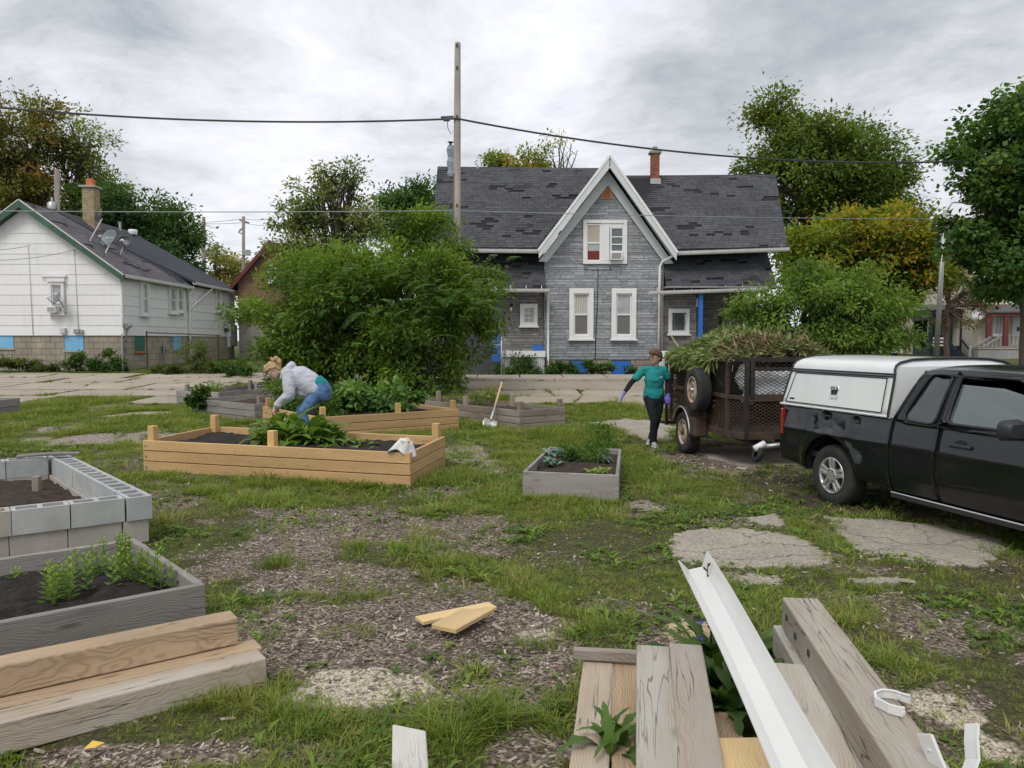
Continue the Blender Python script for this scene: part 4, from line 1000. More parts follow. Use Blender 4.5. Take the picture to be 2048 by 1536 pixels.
for i in range(7):
 x = dx0 + (dx1 - dx0) * i / 7; MB().box((x + .004, HY - .74, hz(722)), (x + (dx1 - dx0) / 7 - .008, HY - .70, hz(672 - i * .9))).build('slat', M['blue_board'], sd)
MB().box((dx0, HY - .77, hz(690.5)), (dx1, HY - .745, hz(689))).build('rail', M['gutter_metal'], sd)
gp = empty('gate_frame', 'thin galvanised gate frame standing by the blue gate', 'gate', M=Matrix.Translation((hx(1005), HY - 1.5, .3)))
y = HY - 1.6
MB().tube([(hx(1003, y), y, .2), (hx(1003, y), y, hz(674, y))], .032, 8).build('post', M['galv'], gp, smooth=True)
MB().tube([(hx(1008, y), y, .2), (hx(1008, y), y, hz(682, y)), (hx(1009, y), y, hz(679.5, y)), (hx(1012, y), y, hz(678.5, y))], .025, 8).build('post', M['galv'], gp, smooth=True)
# ---------------------------------------------------------------- small white house on the left
WY = 32.0
Wh = empty('white_house', 'small white house with green gable trim and tan block foundation', 'house', M=Matrix.Translation((-18, WY, .5)))
def wx(px, Y=WY): return at_y(px, 680, Y).x
def wz(py, Y=WY): return at_y(1024, py, Y).z
wr_ = wx(246); wl_ = wr_ - 7.7; wm = (wr_ + wl_) / 2 - .02
zb = wz(671); ze = wz(549); za = wz(404); gz_ = .4
D1 = 6.4; D2 = 13.0
pitch = (za - ze) / (wr_ + .22 - wm)
def roofz(x): return za - abs(x - wm) * pitch
core = MB(); core.prism([(wl_, WY, zb), (wr_, WY, zb), (wr_, WY, ze - .1), (wm, WY, roofz(wm) - .2), (wl_, WY, ze - .1)], (0, D1, 0)); core.build('wall', M['white_siding'], Wh)
a2 = wr_ - 5.6
ez2 = wz(577, WY + D1 + .5) + .12
MB().box((a2, WY + D1 + .01, zb), (wr_ - .01, WY + D2, ez2)).build('rear_wall', M['white_siding'], Wh)
WF = (wx(104), wx(134), wz(628), wz(564))
CO = .42; rows_ = int((za - zb) / CO) + 1
vs_ = [x for x in np.arange(wl_, wr_, .0)] if False else None
for k in range(rows_):                                # front courses, clipped by the gable
 z0, z1 = zb + k * CO, zb + (k + 1) * CO; mid = z1 - .04
 hw_ = min(wr_ - wm, (za - .22 - z1) / pitch if z1 > ze - .2 else 99)
 h0 = min(wr_ - wm, (za - .22 - z0) / pitch if z0 > ze - .2 else 99)
 if h0 < .1: break
 hw_ = max(hw_, .0)
 xs = [(-1, 1)]
 if WF[3] + .15 > z0 and WF[2] - .05 < z1:
  parts_ = hole_rects(wm - h0, wm + h0, z0, z1, [(WF[0] - .02, WF[1] + .02, WF[2] - .02, WF[3] + .02)])
  for (a, b, c, d) in parts_: MB().add([(a, WY - .028, c), (b, WY - .028, c), (b, WY - .010, d), (a, WY - .010, d), (a, WY, c), (b, WY, c), (b, WY, d), (a, WY, d)], [(0, 1, 2, 3), (4, 5, 1, 0), (1, 5, 6, 2), (4, 0, 3, 7)]).build('siding_board', M['white_siding'], Wh)
  continue
 a, b, a1, b1 = wm - h0, wm + h0, wm - hw_, wm + hw_
 MB().add([(a, WY - .028, z0), (b, WY - .028, z0), (b1, WY - .010, z1), (a1, WY - .010, z1), (a, WY, z0), (b, WY, z0), (b1, WY, z1), (a1, WY, z1)], [(0, 1, 2, 3), (4, 5, 1, 0), (1, 5, 6, 2), (4, 0, 3, 7)]).build('siding_board', M['white_siding'], Wh)
# side windows: y ranges on the side wall x = wr_
def sy(px): return wr_ * F / (px - 1024)
def sz(py, px): return CAMZ + (680 - py) / F * sy(px)
SW = [(sy(282), sy(297.5), sz(631, 290), sz(564, 290)), (sy(339), sy(354), sz(627, 346), sz(573, 346)), (sy(354), sy(367.5), sz(625, 360), sz(575, 360)), (sy(432), sy(441.5), sz(624, 436), sz(578, 436))]
def side_courses(y0, y1, z1top, x):
 k = 0; z = zb
 while z < z1top - .05:
  zt = min(z + CO, z1top)
  for (a, b, c, d) in hole_rects(y0, y1, z, zt, [(h[0] - .02, h[1] + .02, h[2] - .02, h[3] + .02) for h in SW]):
   MB().add([(x + .028, a, c), (x + .028, b, c), (x + .010, b, d), (x + .010, a, d), (x, a, c), (x, b, c), (x, b, d), (x, a, d)], [(0, 1, 2, 3), (4, 5, 1, 0), (1, 5, 6, 2), (4, 0, 3, 7)]).build('siding_board', M['white_siding'], Wh)
  z += CO
side_courses(WY + .03, WY + D1, ze - .12, wr_); side_courses(WY + D1 + .03, WY + D2, ez2 - .05, wr_ - .01)
MB().box((wr_ - .06, WY - .04, zb - .02), (wr_ + .04, WY + .06, ze - .1)).build('corner_board', M['white_trim'], Wh)
MB().box((wr_ - .05, WY + D1 - .05, zb), (wr_ + .045, WY + D1 + .06, ze - .1)).build('corner_board', M['white_trim'], Wh)
# foundation: block courses
MB().box((wl_ + .08, WY + .09, gz_ - .4), (wr_ - .08, WY + D2, zb)).build('foundation', M['mortar'], Wh)
FH = [(wx(0) - .6, wx(27), wz(697), zb), (wx(127.5), wx(167), wz(702), zb)]
nr = 6; bh = (zb - .02 - (gz_ - .1)) / nr
cnt = 0; rest = MB()
for r in range(nr):
 z0 = gz_ - .1 + r * bh; x = wr_ - .03 - (.2 if r % 2 else 0)
 if r % 2: MB().box((wr_ - .225, WY + .03, z0 + .008), (wr_ - .035, WY + .12, z0 + bh - .006)).build('block', M['found_block'], Wh)
 while x > wl_ + .3:
  for (a, b, c, d) in hole_rects(x - .4, x, z0, z0 + bh, FH):
   if b - a > .04 and d - c > .04:
    o = rng.uniform(-.006, .006); MB().box((a + .006, WY + .03 + o, c + .008), (b - .006, WY + .12, d - .006)).build('block', M['found_block'], Wh)
  x -= .4
 y = WY + .13 + (.2 if r % 2 else 0); fh2 = [(sy(272), sy(292), sz(703, 280), zb), (sy(348), sy(364), sz(700, 356), zb)]
 while y < WY + D2 - .3:
  for (a, b, c, d) in hole_rects(y, y + .4, z0, z0 + bh, fh2):
   if b - a > .04 and d - c > .04: MB().box((wr_ - .12, a + .006, c + .008), (wr_ - .03 + rng.uniform(-.006, .006), b - .006, d - .006)).build('block', M['found_block'], Wh)
  y += .4
for i, (a, b, c, d) in enumerate(FH):
 MB().box((a + .02, WY + .02, c + .02), (b - .02, WY + .085, d - .02)).build('basement_board', M['lightblue_board'], Wh)
 MB().box((a - .04, WY - .02, c - .05), (b + .04, WY + .08, c + .015)).build('basement_sill', M['kerb'], Wh)
MB().box((wr_ - .09, fh2[0][0], fh2[0][2]), (wr_ - .02, fh2[0][1], zb - .02)).build('basement_board', M['green_board'], Wh, label='dark green board')
MB().box((wr_ - .06, fh2[0][0] - .05, fh2[0][2] - .07), (wr_ + .04, fh2[0][1] + .05, fh2[0][2])).build('basement_sill', M['clay'], Wh)
MB().box((wr_ - .09, fh2[1][0], fh2[1][2]), (wr_ - .02, fh2[1][1], zb - .02)).build('basement_board', M['lightblue_board'], Wh)
# windows
w = window(Wh, (WF[0], WY - .02, WF[2]), X1, WF[1] - WF[0], WF[3] - WF[2], NY, frame=.10, bars=(2, 0), proud=.05, pane=M['glass_pale'], cap=True)
MB().box((wx(90), WY - .14, wz(555)), (wx(139), WY - .005, wz(550))).box((wx(94), WY - .09, wz(560)), (wx(135), WY - .005, wz(555))).build('window_hood', M['white_trim'], Wh, bevel=.015)
for h in SW: window(Wh, (wr_ + .02, h[0], h[2]), (0, 1, 0), h[1] - h[0], h[3] - h[2], X1, frame=.09, proud=.04, pane=M['glass_pale'], sash=.05)
air_conditioner((wx(106), WY - .05, wz(626)), wx(124) - wx(106), wz(613) - wz(626), .35, X1, NY, 'window air conditioner under a satellite dish on the white house front')
# roof slopes, green rakes, gutters
rx = wr_ + .30; zr = roofz(rx)
L1 = D1 + .15
fy = WY - .38
ridge_end = WY + 8.7
for s in (1, -1):
 e0 = Vector((wm + s * (rx - wm), fy, zr)); top = Vector((wm, fy, za + .02)); d = (top - e0).normalized(); nn = Vector((0, s, 0)).cross(d) ; nn = nn if nn.z > 0 else -nn
 dep = Vector((0, L1 + .38, 0)) if s > 0 else Vector((0, 9, 0))
 ro = MB().prism([e0, top, top - nn * .12, e0 - nn * .12], dep).build('roof', M['roof_base'], Wh, fix=True)
 if s > 0:
  shingles(ro, e0 + nn * .005, Vector((0, 1, 0)), d, (top - e0).length - .1, lambda v: (0, min(L1 + .3, 2.1 + (1 - v / 5.) * 4.3)), M['shingle_purple'], 51, 110, w=.33, e=.16, missing=.0)
 MB().prism([e0 - nn * .01, top - nn * .01, top - Z1 * .30, e0 - Z1 * .28], (0, -.04, 0)).build('rake_board', M['green_trim'], ro, fix=True)
 MB().prism([e0 - nn * .14 + Vector((0, .02, 0)), top - nn * .14 + Vector((0, .02, 0)), top - nn * .16 + Vector((0, .02, 0)), e0 - nn * .16 + Vector((0, .02, 0))], (0, .38, 0)).build('soffit', M['green_trim'], ro, fix=True)
 MB().prism([e0 + nn * .03, top + nn * .03, top - nn * .01, e0 - nn * .01], (0, -.055, 0)).build('drip_edge', M['gutter_metal'], ro, fix=True)
# newer dark roof over the rear half: its slope runs on down over the rear addition
yb = WY + 2.0
p_r0 = Vector((wm, yb, za + .05)); p_r1 = Vector((wm + .02, ridge_end, za + .02))
lo_a = Vector((wr_ + .02 - .9, WY + D1 - .1, roofz(wr_ - .88) + .04)); lo_b = Vector((wr_ + .28, WY + D1 + .3, ez2 + .22)); lo_c = Vector((wr_ + .28, WY + D2 - .2, ez2 + .15))
e_mid = Vector((wr_ - 1.2, WY + 5.4, roofz(wr_ - 1.2) + .04))
pts = [p_r0, Vector((wm + 1.5, WY + 3.4, roofz(wm + 1.5) + .045)), e_mid, lo_a, lo_b, lo_c, p_r1]
mb = MB(); n = len(pts); cpt = Vector((wm + 1.9, WY + 7.6, roofz(wm + 1.9) + .06))
mb.add(pts + [cpt], [(i, (i + 1) % n, n) for i in range(n)]); mb.add([p - Z1 * .12 for p in pts], [tuple(range(n - 1, -1, -1))])
mb.add(pts + [p - Z1 * .12 for p in pts], [(i, i + n, (i + 1) % n + n, (i + 1) % n) for i in range(n)])
rr_ = mb.build('rear_roof', M['roof_navy'], Wh, fix=True)
bp = [p_r1, lo_c, Vector((2 * wm - wr_ - .28, WY + D2 - .2, ez2 + .15)), ]
MB().prism(bp, (0, 0, -.1)).build('rear_hip', M['roof_navy'], Wh, fix=True)
gutter(Wh, (rx - .02, fy + .05, zr - .02), (rx - .02, WY + D1 + .1, zr - .06), .07, M['white_trim'])
gutter(Wh, (wr_ + .3, WY + D1 + .2, ez2 + .12), (wr_ + .3, WY + D2 - .1, ez2 + .06), .07, M['white_trim'])
pipe(Wh, [(wr_ + .28, WY + D1 + 2.6, ez2 + .02), (wr_ + .1, WY + D1 + 1.2, ez2 - .7), (wr_ + .1, WY + D1 + .05, ez2 - 1.15), (wr_ + .1, WY + D1 + .02, gz_)], .05, M['white_trim'])
pipe(Wh, [(rx - .05, WY + D1 + .02, zr - .1), (wr_ + .08, WY + D1 - .05, zr - .3), (wr_ + .08, WY + D1 - .05, ez2 - 1.2)], .04, M['gutter_metal'])
pipe(Wh, [(wr_ + .02, WY - .07, ze - .2), (wr_ + .05, WY - .07, wz(645)), (wr_ + .06, WY - .07, wz(655))], .035, M['gutter_metal'], 'conduit')
for a, b, c in ((64, 490, 670), (155, 500, 665)): pipe(Wh, [(wx(a), WY - .05, wz(b)), (wx(a + 4), WY - .05, wz(c))], .012, M['gutter_metal'], 'conduit', 5)
# boxes on the walls
def wall_box(name, label, cat, lo, hi, m, extra=None):
 t = empty(name, label, cat, M=Matrix.Translation(lo)); MB().box(lo, hi).build('case', m, t, bevel=.01)
 (extra or (lambda q: MB().box((lo[0] + .02, lo[1] - .012, lo[2] + .03), (hi[0] - .02, lo[1] + .002, hi[2] - .03)).build('cover', m, q, bevel=.004)))(t); return t
wall_box('meter_box', 'pale utility box nearest to the blue basement board of the white house', 'utility box', (wx(125), WY - .16, wz(668)), (wx(135), WY - .03, wz(656)), M['gutter_metal'])
wall_box('meter_box', 'wide grey utility box on the base of the white house front', 'utility box', (wx(151), WY - .14, wz(667)), (wx(163), WY - .03, wz(658)), M['soffit'])
wall_box('meter_box', 'smallest grey utility box on the base of the white house front', 'utility box', (wx(164), WY - .12, wz(668)), (wx(169), WY - .03, wz(660)), M['soffit'])
em = empty('electric_meter', 'round electric meter at the corner of the white house', 'electric meter', M=Matrix.Translation((wr_ + .1, WY + .25, wz(655))))
MB().box((wr_ + .03, WY + .1, wz(657)), (wr_ + .13, WY + .4, wz(646))).build('case', M['gutter_metal'], em, bevel=.01)
MB().lathe([(0, .12), (.08, .12), (.1, .06), (.1, 0)], Matrix.Translation((wr_ + .12, WY + .25, wz(651))) @ Matrix.Rotation(math.pi / 2, 4, 'Y'), 16).build('meter_glass', M['glass_pale'], em, smooth=True)
MB().tube([(wr_ + .09, WY + .25, wz(657)), (wr_ + .06, WY + .2, wz(668)), (wr_ - .02, WY + .1, wz(682))], .03, 6).build('conduit', M['galv'], em)
gm = empty('gas_meter', 'grey gas meter with pipes on the tan block foundation', 'gas meter', M=Matrix.Translation((wr_ + .2, sy(328), .7)))
gy = sy(328)
MB().box((wr_ + .03, gy - .16, sz(702, 328)), (wr_ + .22, gy + .16, sz(690, 328))).build('meter_body', M['soffit'], gm, bevel=.04)
MB().tube([(wr_ + .12, gy - .25, .3), (wr_ + .12, gy - .25, sz(694, 328)), (wr_ + .12, gy - .1, sz(686, 328)), (wr_ + .12, gy + .1, sz(686, 328)), (wr_ + .0, gy + .3, sz(686, 328))], .025, 6).build('pipe', M['galv'], gm, smooth=True)
wb = empty('mailbox', 'black mailbox beside the side door of the white house', 'mailbox', M=Matrix.Translation((wr_, sy(451), sz(658, 451))))
MB().box((wr_ + .02, sy(449), sz(663, 451)), (wr_ + .16, sy(454), sz(656, 451))).build('case', M['black_metal'], wb, bevel=.02)
MB().box((wr_ + .01, sy(449), sz(652, 451)), (wr_ + .03, sy(453), sz(648, 451))).build('number_plate', M['soffit'], wb)
# side door with awning and bars
d0, d1 = sy(460), sy(474)
MB().box((wr_ - .01, d0, zb - .55), (wr_ + .03, d1, sz(650, 466))).build('side_door', M['dark_void'], Wh)
bars = MB()
for i in range(9): y = d0 + (d1 - d0) * (i + .5) / 9; bars.bar((wr_ + .06, y, zb - .5), (wr_ + .06, y, sz(651, 466)), .022)
bars.build('door_bars', M['white_trim'], Wh)
MB().box((wr_ + .0, d0 - .35, zb - .6), (wr_ + .1, d0 - .02, zb + .0)).box((wr_ + .0, d0 - .1, zb - .6), (wr_ + .1, d0 - .0, sz(648, 460))).build('door_frame', M['white_trim'], Wh)
aw = MB().prism([(wr_, d0 - .5, sz(613, 458)), (wr_ + .9, d0 - .5, sz(629, 458)), (wr_ + .9, d0 - .5, sz(631, 458)), (wr_, d0 - .5, sz(615, 458))], (0, 2.6, 0)).build('awning', M['roof_navy'], Wh, fix=True)
MB().prism([(wr_, d0 - .52, sz(615, 458)), (wr_ + .92, d0 - .52, sz(631, 458)), (wr_ + .92, d0 - .52, sz(635, 458)), (wr_, d0 - .52, sz(623, 458))], (0, .02, 0)).build('awning_side', M['white_trim'], aw, fix=True)
MB().box((wr_, d0 - .3, .3), (wr_ + 1.2, d1 + .2, .55)).build('door_step', M['kerb'], Wh)
# chimney with its tan bricks
cx, cy = wm + .62, WY + 3.9; cw = .27; zc = za + .75 + .28
cz0 = roofz(cx + .4) - .2; zc = CAMZ + (680 - 381) / F * cy
ch = MB().box((cx - cw + .015, cy - cw + .015, cz0), (cx + cw - .015, cy + cw - .015, zc)).build('chimney', M['mortar'], Wh)
nr = int((zc - cz0) / .088); rest = MB()
for r in range(nr):
 z = cz0 + r * .088; o = .12 if r % 2 else 0
 for k in range(-1, 4):
  a, b = max(-cw, -cw + k * .235 + o), min(cw, -cw + (k + 1) * .235 + o)
  if b - a < .05: continue
  MB().box((cx + a + .006, cy - cw - .004, z + .005), (cx + b - .006, cy - cw + .08, z + .083)).build('brick', M['brick_tan'], ch)
  rest.box((cx + cw - .08, cy + a + .006, z + .005), (cx + cw + .004, cy + b - .006, z + .083))
tag(rest.build('side_bricks', M['brick_tan'], ch), kind='stuff')
MB().box((cx - cw - .09, cy - cw - .09, zc), (cx + cw + .09, cy + cw + .09, zc + .09)).build('chimney_cap', M['kerb'], ch)
MB().box((cx - .14, cy - .14, zc + .09), (cx + .14, cy + .14, zc + .42)).build('flue', M['clay'], ch)
for k, yy in enumerate((WY + 7.2, )): MB().tube([(wm + .25, yy, roofz(wm + .25)), (wm + .25, yy, roofz(wm) + .28)], .06, 8).build('vent_pipe', M['galv'], Wh)
MB().lathe([(0, .12), (.2, .1), (.24, 0), (.2, -.15)], Matrix.Translation((wm + .35, WY + 8.3, za - .05)), 14).build('roof_vent', M['lens_white'], Wh, smooth=True)
# satellite dishes on the roof edge and at the front window
def rp(px, py, off=.0):
 """point on the right roof slope seen at a pixel"""
 d = ray(px, py); o = Vector((0, 0, CAMZ)); e = Vector((rx, 0, zr)); nn = Vector((pitch, 0, 1)).normalized()
 k = (e - o).dot(nn) / d.dot(nn); return o + d * k + nn * off
def em_txt(body, size, col, off=(0, 0)):
 def f(t, Fm, r):
  Rr = Fm @ Matrix.Translation((-.16 * r, off[0], off[1])) @ Matrix(((0, 0, 1, 0), (1, 0, 0, 0), (0, 1, 0, 0), (0, 0, 0, 1)))
  text(body, size, col, Rr, 'lettering', t, .004)
 return f
p1 = rp(183, 452, .55); dish(p1, (-.86, -.36, .36), .38, M['dish_grey'], 'highest grey satellite dish on the white house roof, turned edge-on', base=rp(181, 487))
p2 = rp(203, 494, .5); dish(p2, (-.30, -.86, .42), .40, M['dish_grey'], 'grey satellite dish leaning over the green roof edge', base=rp(212, 512), emblem=em_txt('DIRECTV', .11, M['lens_white'], (0, .02)))
p3 = rp(237, 497, .42); dish(p3, (.22, -.90, .36), .33, M['dish_dark'], 'black satellite dish nearest to the gutter on the white house roof', base=rp(241, 515), emblem=em_txt('dish', .17, M['lens_white'], (-.1, .05)))
p4 = Vector((wx(131), WY - .55, wz(598))); dish(p4, (-.62, -.62, .4), .27, M['dish_grey'], 'small grey satellite dish by the front window of the white house', base=(wx(133), WY - .06, wz(625)))
# rusty fence frame in front
fn_ = empty('fence_frame', 'rusty pipe fence frame in front of the tan block foundation', 'fence', M=Matrix.Translation((wx(300, 30.), 30., .3)))
fyy = 31.0
for px, top in ((293.5, 662), (436, 671)): MB().tube([(wx(px, fyy), fyy, .2), (wx(px, fyy), fyy, wz(top, fyy))], .03, 8).build('post', M['rust'], fn_)
MB().tube([(wx(293.5, fyy), fyy, wz(665, fyy)), (wx(370, fyy), fyy, wz(668, fyy)), (wx(442, fyy), fyy, wz(671, fyy))], .025, 6).build('rail', M['rust'], fn_)
MB().tube([(wx(244, fyy), fyy, .2), (wx(244, fyy), fyy, wz(668, fyy))], .03, 8).build('post', M['soffit'], fn_)
# ---------------------------------------------------------------- brick house showing behind the bush
BY = 44.
def bx_(px): return at_y(px, 680, BY).x
def bz(py): return at_y(1024, py, BY).z
BH = empty('brick_house', 'brown brick house with maroon gable trim behind the big bush', 'house', M=Matrix.Translation((-13, BY, .6)))
x0, x1, xm = bx_(478), bx_(690), bx_(546); ez3 = bz(562); zt = bz(484)
x1 = 2 * xm - x0
MB().prism([(x0, BY, .4), (x1, BY, .4), (x1, BY, ez3), (xm, BY, zt - .05), (x0, BY, ez3)], (0, 9, 0)).build('wall', M['mortar'], BH)
rest = MB(); zz = bz(650); rr = random.Random(3); wn = (bx_(540), bx_(556), bz(565), bz(530))
while zz < zt:
 hwid = (xm - x0) if zz < ez3 else (xm - x0) * (zt - zz - .1) / (zt - ez3)
 x = xm - hwid + rr.uniform(-.2, 0)
 while x < xm + hwid:
  a, b = max(x, xm - hwid), min(x + .24, xm + hwid); x += .24
  if b - a > .04 and not (b > wn[0] and a < wn[1] and wn[2] < zz < wn[3]): rest.box((a + .008, BY - .012, zz + .006), (b - .008, BY, zz + .082))
 zz += .088
tag(rest.build('brick_face', M['brick_brown'], BH), kind='stuff')
window(BH, (wn[0], BY - .03, wn[2]), X1, wn[1] - wn[0], wn[3] - wn[2], NY, frame=.08, pane=M['glass_pale'])
for s, xe in ((-1, x0 - .35), (1, x1 + .35)):
 e = Vector((xe, BY - .35, ez3 - .32)); tp = Vector((xm, BY - .35, zt + .08))
 ro = MB().prism([e, tp, tp - Z1 * .14, e - Z1 * .14], (0, 10, 0)).build('roof', M['roof_grey'], BH, fix=True)
 MB().prism([e - Z1 * .0, tp - Z1 * .0, tp - Z1 * .3, e - Z1 * .3], (0, -.05, 0)).build('rake_board', M['red_porch'], ro, fix=True)
# ---------------------------------------------------------------- houses on the right: cream, green-porch, red-porch
RY = 50.
def qx(px, Y=RY): return at_y(px, 680, Y).x
def qz(py, Y=RY): return at_y(1024, py, Y).z
def clap(parent, x0, x1, y, z0, z1, m, step=.16, holes=()):
 mb = MB(); z = z0
 while z < z1:
  for (a, b, c, d) in hole_rects(x0, x1, z, min(z + step, z1), list(holes)): mb.add([(a, y - .02, c), (b, y - .02, c), (b, y - .004, d), (a, y - .004, d), (a, y, c), (b, y, c)], [(0, 1, 2, 3), (4, 5, 1, 0)])
  z += step
 return tag(mb.build('clapboard', m, parent), kind='stuff')
CH = empty('cream_house', 'cream sided house with orange brick base beyond the box trailer', 'house', M=Matrix.Translation((qx(1840, 56), 56, .6)))
cy0 = 56.; x0, x1 = qx(1760, cy0), qx(1862, cy0)
MB().box((x0, cy0, .3), (x1, cy0 + 9, qz(560, cy0))).build('wall', M['cream_siding'], CH)
clap(CH, x0, x1, cy0, qz(655, cy0), qz(560, cy0), M['cream_siding'], .14)
rest = MB(); z = qz(712, cy0)
while z < qz(656, cy0):
 x = x0 - rng.uniform(0, .2)
 while x < x1: rest.box((max(x, x0) + .01, cy0 - .015, z + .008), (min(x + .24, x1) - .01, cy0, z + .075)); x += .24
 z += .085
tag(rest.build('brick_base', M['brick_orange'], CH), kind='stuff')
MB().prism([(x0 - .4, cy0 - .4, qz(561, cy0)), (x1 + .4, cy0 - .4, qz(561, cy0)), (x1 + .4, cy0 + 4.5, qz(470, cy0)), (x0 - .4, cy0 + 4.5, qz(470, cy0))], (0, 0, -.15)).build('roof', M['roof_grey'], CH, fix=True)
GH = empty('green_porch_house', 'beige two-storey house with dark green front porch on the right', 'house', M=Matrix.Translation((qx(1930), RY, .6)))
x0, x1 = qx(1858), qx(1975)
hy0 = RY + 2.2
MB().box((qx(1862, hy0), hy0, .3), (qx(1990, hy0), hy0 + 9, qz(505, hy0))).build('wall', M['beige_siding'], GH)
clap(GH, qx(1862, hy0), qx(1990, hy0), hy0, qz(700, hy0), qz(505, hy0), M['beige_siding'], .2)
MB().prism([(qx(1852, hy0), hy0 - .4, qz(508, hy0)), (qx(2000, hy0), hy0 - .4, qz(508, hy0)), (qx(1927, hy0), hy0 - .4, qz(440, hy0))], (0, 10, 0)).build('roof', M['roof_grey'], GH, fix=True)
for a, b, c, d in ((1876, 1892, 560, 600), (1935, 1952, 560, 600)): window(GH, (qx(a, hy0), hy0 - .02, qz(d, hy0)), X1, qx(b, hy0) - qx(a, hy0), qz(c, hy0) - qz(d, hy0), NY, frame=.1, pane=M['glass'])
MB().prism([(x0 - .2, RY - .3, qz(618)), (x1 + .1, RY - .3, qz(618)), (x1 + .1, RY + 2.3, qz(606)), (x0 - .2, RY + 2.3, qz(606))], (0, 0, -.1)).build('porch_roof', M['roof_grey'], GH, fix=True)
MB().box((x0 + .1, hy0 - .07, .5), (qx(1972), hy0 - .03, qz(625))).build('porch_wall', M['green_porch'], GH)  # added dark panel over the beige wall: the porch's shade as colour
MB().box((x0 - .05, RY - .2, qz(629)), (x1, RY, qz(619))).box((x0, RY, qz(640)), (x0 + .12, RY + 2.1, qz(619))).build('porch_beam', M['green_porch'], GH)
for px, w in ((1855.5, .25), (1896, .2), (1919, .22)): MB().box((qx(px), RY - .16, qz(700)), (qx(px) + w, RY - .0, qz(628))).build('porch_post', M['green_porch'] if px < 1910 else M['blue_porch'], GH)
MB().box((qx(1924), RY - .14, qz(640)), (qx(1958), RY - .02, qz(629))).build('porch_panel', M['blue_porch'], GH)
window(GH, (qx(1881, hy0), hy0 - .02, qz(668, hy0)), X1, qx(1892, hy0) - qx(1881, hy0), qz(634, hy0) - qz(668, hy0), NY, frame=.1, bars=(3, 1), pane=M['glass'])
MB().box((qx(1862), RY + .4, qz(672)), (qx(1866), RY + .45, qz(639))).build('white_shutter', M['white_trim'], GH)
MB().box((qx(1900, hy0), hy0 - .08, qz(690, hy0)), (qx(1911, hy0), hy0 - .02, qz(640, hy0))).build('front_door', M['cream_siding'], GH)
MB().box((qx(1920), RY + .3, qz(690)), (qx(1957), RY + .36, qz(640))).build('porch_screen', M['beige_siding'], GH)
for z0, z1 in ((675, 678.5), (682, 685.5), (689, 692)): MB().box((x0 + .05, RY - .1, qz(z1)), (qx(1890), RY - .05, qz(z0))).build('rail_board', M['white_trim'], GH)
for z0, z1 in ((672, 675), (678.5, 681.5), (686, 689)): MB().box((qx(1924), RY - .1, qz(z1)), (qx(1957), RY - .05, qz(z0))).build('rail_board', M['blue_porch'], GH)
for z0, z1 in ((675, 678.5), (681.5, 686)): MB().box((qx(1924), RY - .08, qz(z1)), (qx(1957), RY - .03, qz(z0))).build('rail_board', M['beige_siding'], GH)
MB().box((x0, RY - .1, .4), (qx(1886), RY + 2, qz(694))).box((qx(1918), RY - .1, .4), (qx(1957), RY + 2, qz(692))).build('porch_base', M['green_porch'], GH)
for k in range(5): MB().box((qx(1888), RY - .2 - k * .28, .4), (qx(1912), RY + .1 - k * .28, qz(694 + k * 4.2))).build('step', M['blue_porch'], GH)
for px in (1887, 1913): MB().bar((qx(px), RY - 1.5, qz(700)), (qx(px + 5), RY - .1, qz(676)), .08, .1).build('stair_rail', M['blue_porch'], GH)
RH = empty('red_porch_house', 'beige clapboard house with dark red porch above grey wooden steps', 'house', M=Matrix.Translation((qx(2010, 48), 48, .6)))
y0 = 48.; x0 = qx(1958, y0); x1 = qx(2200, y0)
MB().box((x0, y0, .3), (x1, y0 + 9, qz(500, y0))).build('wall', M['beige_siding'], RH)
clap(RH, x0, x1, y0, qz(700, y0), qz(500, y0), M['beige_siding'], .15)
MB().prism([(x0 - .4, y0 - .4, qz(503, y0)), (x1 + .4, y0 - .4, qz(503, y0)), ((x0 + x1) / 2, y0 - .4, qz(400, y0))], (0, 10, 0)).build('roof', M['roof_grey'], RH, fix=True)
yp = y0 - 1.3
MB().prism([(qx(1970, yp), yp - .2, qz(623, yp)), (qx(2180, yp), yp - .2, qz(623, yp)), (qx(2180, yp), y0, qz(607, yp)), (qx(1975, yp), y0, qz(607, yp))], (0, 0, -.08)).build('porch_roof', M['roof_grey'], RH, fix=True)
MB().box((qx(1972, yp), yp - .1, qz(632, yp)), (qx(2180, yp), yp + .05, qz(622, yp))).build('porch_beam', M['red_porch'], RH)
for a, b, h in ((1972, 1982, 676), (2006, 2015, 692), (2060, 2070, 692)): MB().box((qx(a, yp), yp - .08, qz(h, yp)), (qx(b, yp), yp + .08, qz(630, yp))).build('porch_post', M['red_porch'], RH)
for a, b, c, d in ((1984, 2004, 630, 671), ): window(RH, (qx(a, y0 - .3), y0 - .3, qz(d, y0 - .3)), X1, qx(b, y0) - qx(a, y0), qz(c, y0) - qz(d, y0), NY, frame=.1, pane=M['glass_pale'], bars=(1, 1))
MB().box((qx(2022, y0), y0 - .1, qz(690, y0)), (qx(2040, y0), y0 - .02, qz(632, y0))).build('front_door', M['white_trim'], RH)
MB().box((qx(2031, y0), y0 - .16, qz(662, y0)), (qx(2035, y0), y0 - .1, qz(654, y0))).build('mailbox', M['black_metal'], RH)
MB().box((qx(1975, yp), yp - .1, qz(700, yp)), (qx(2180, yp), y0, qz(694, yp))).build('porch_floor', M['grey_wood'], RH)
for z in (671, 691): MB().box((qx(2012, yp), yp - .06, qz(z + 1.6, yp)), (qx(2180, yp), yp + .02, qz(z - 1, yp))).build('rail', M['grey_wood'], RH)
for i in range(16): a = 2016 + i * 7; MB().box((qx(a, yp), yp - .05, qz(692, yp)), (qx(a + 3, yp), yp + .01, qz(671, yp))).build('baluster', M['grey_wood'], RH)
ys = yp - 2.
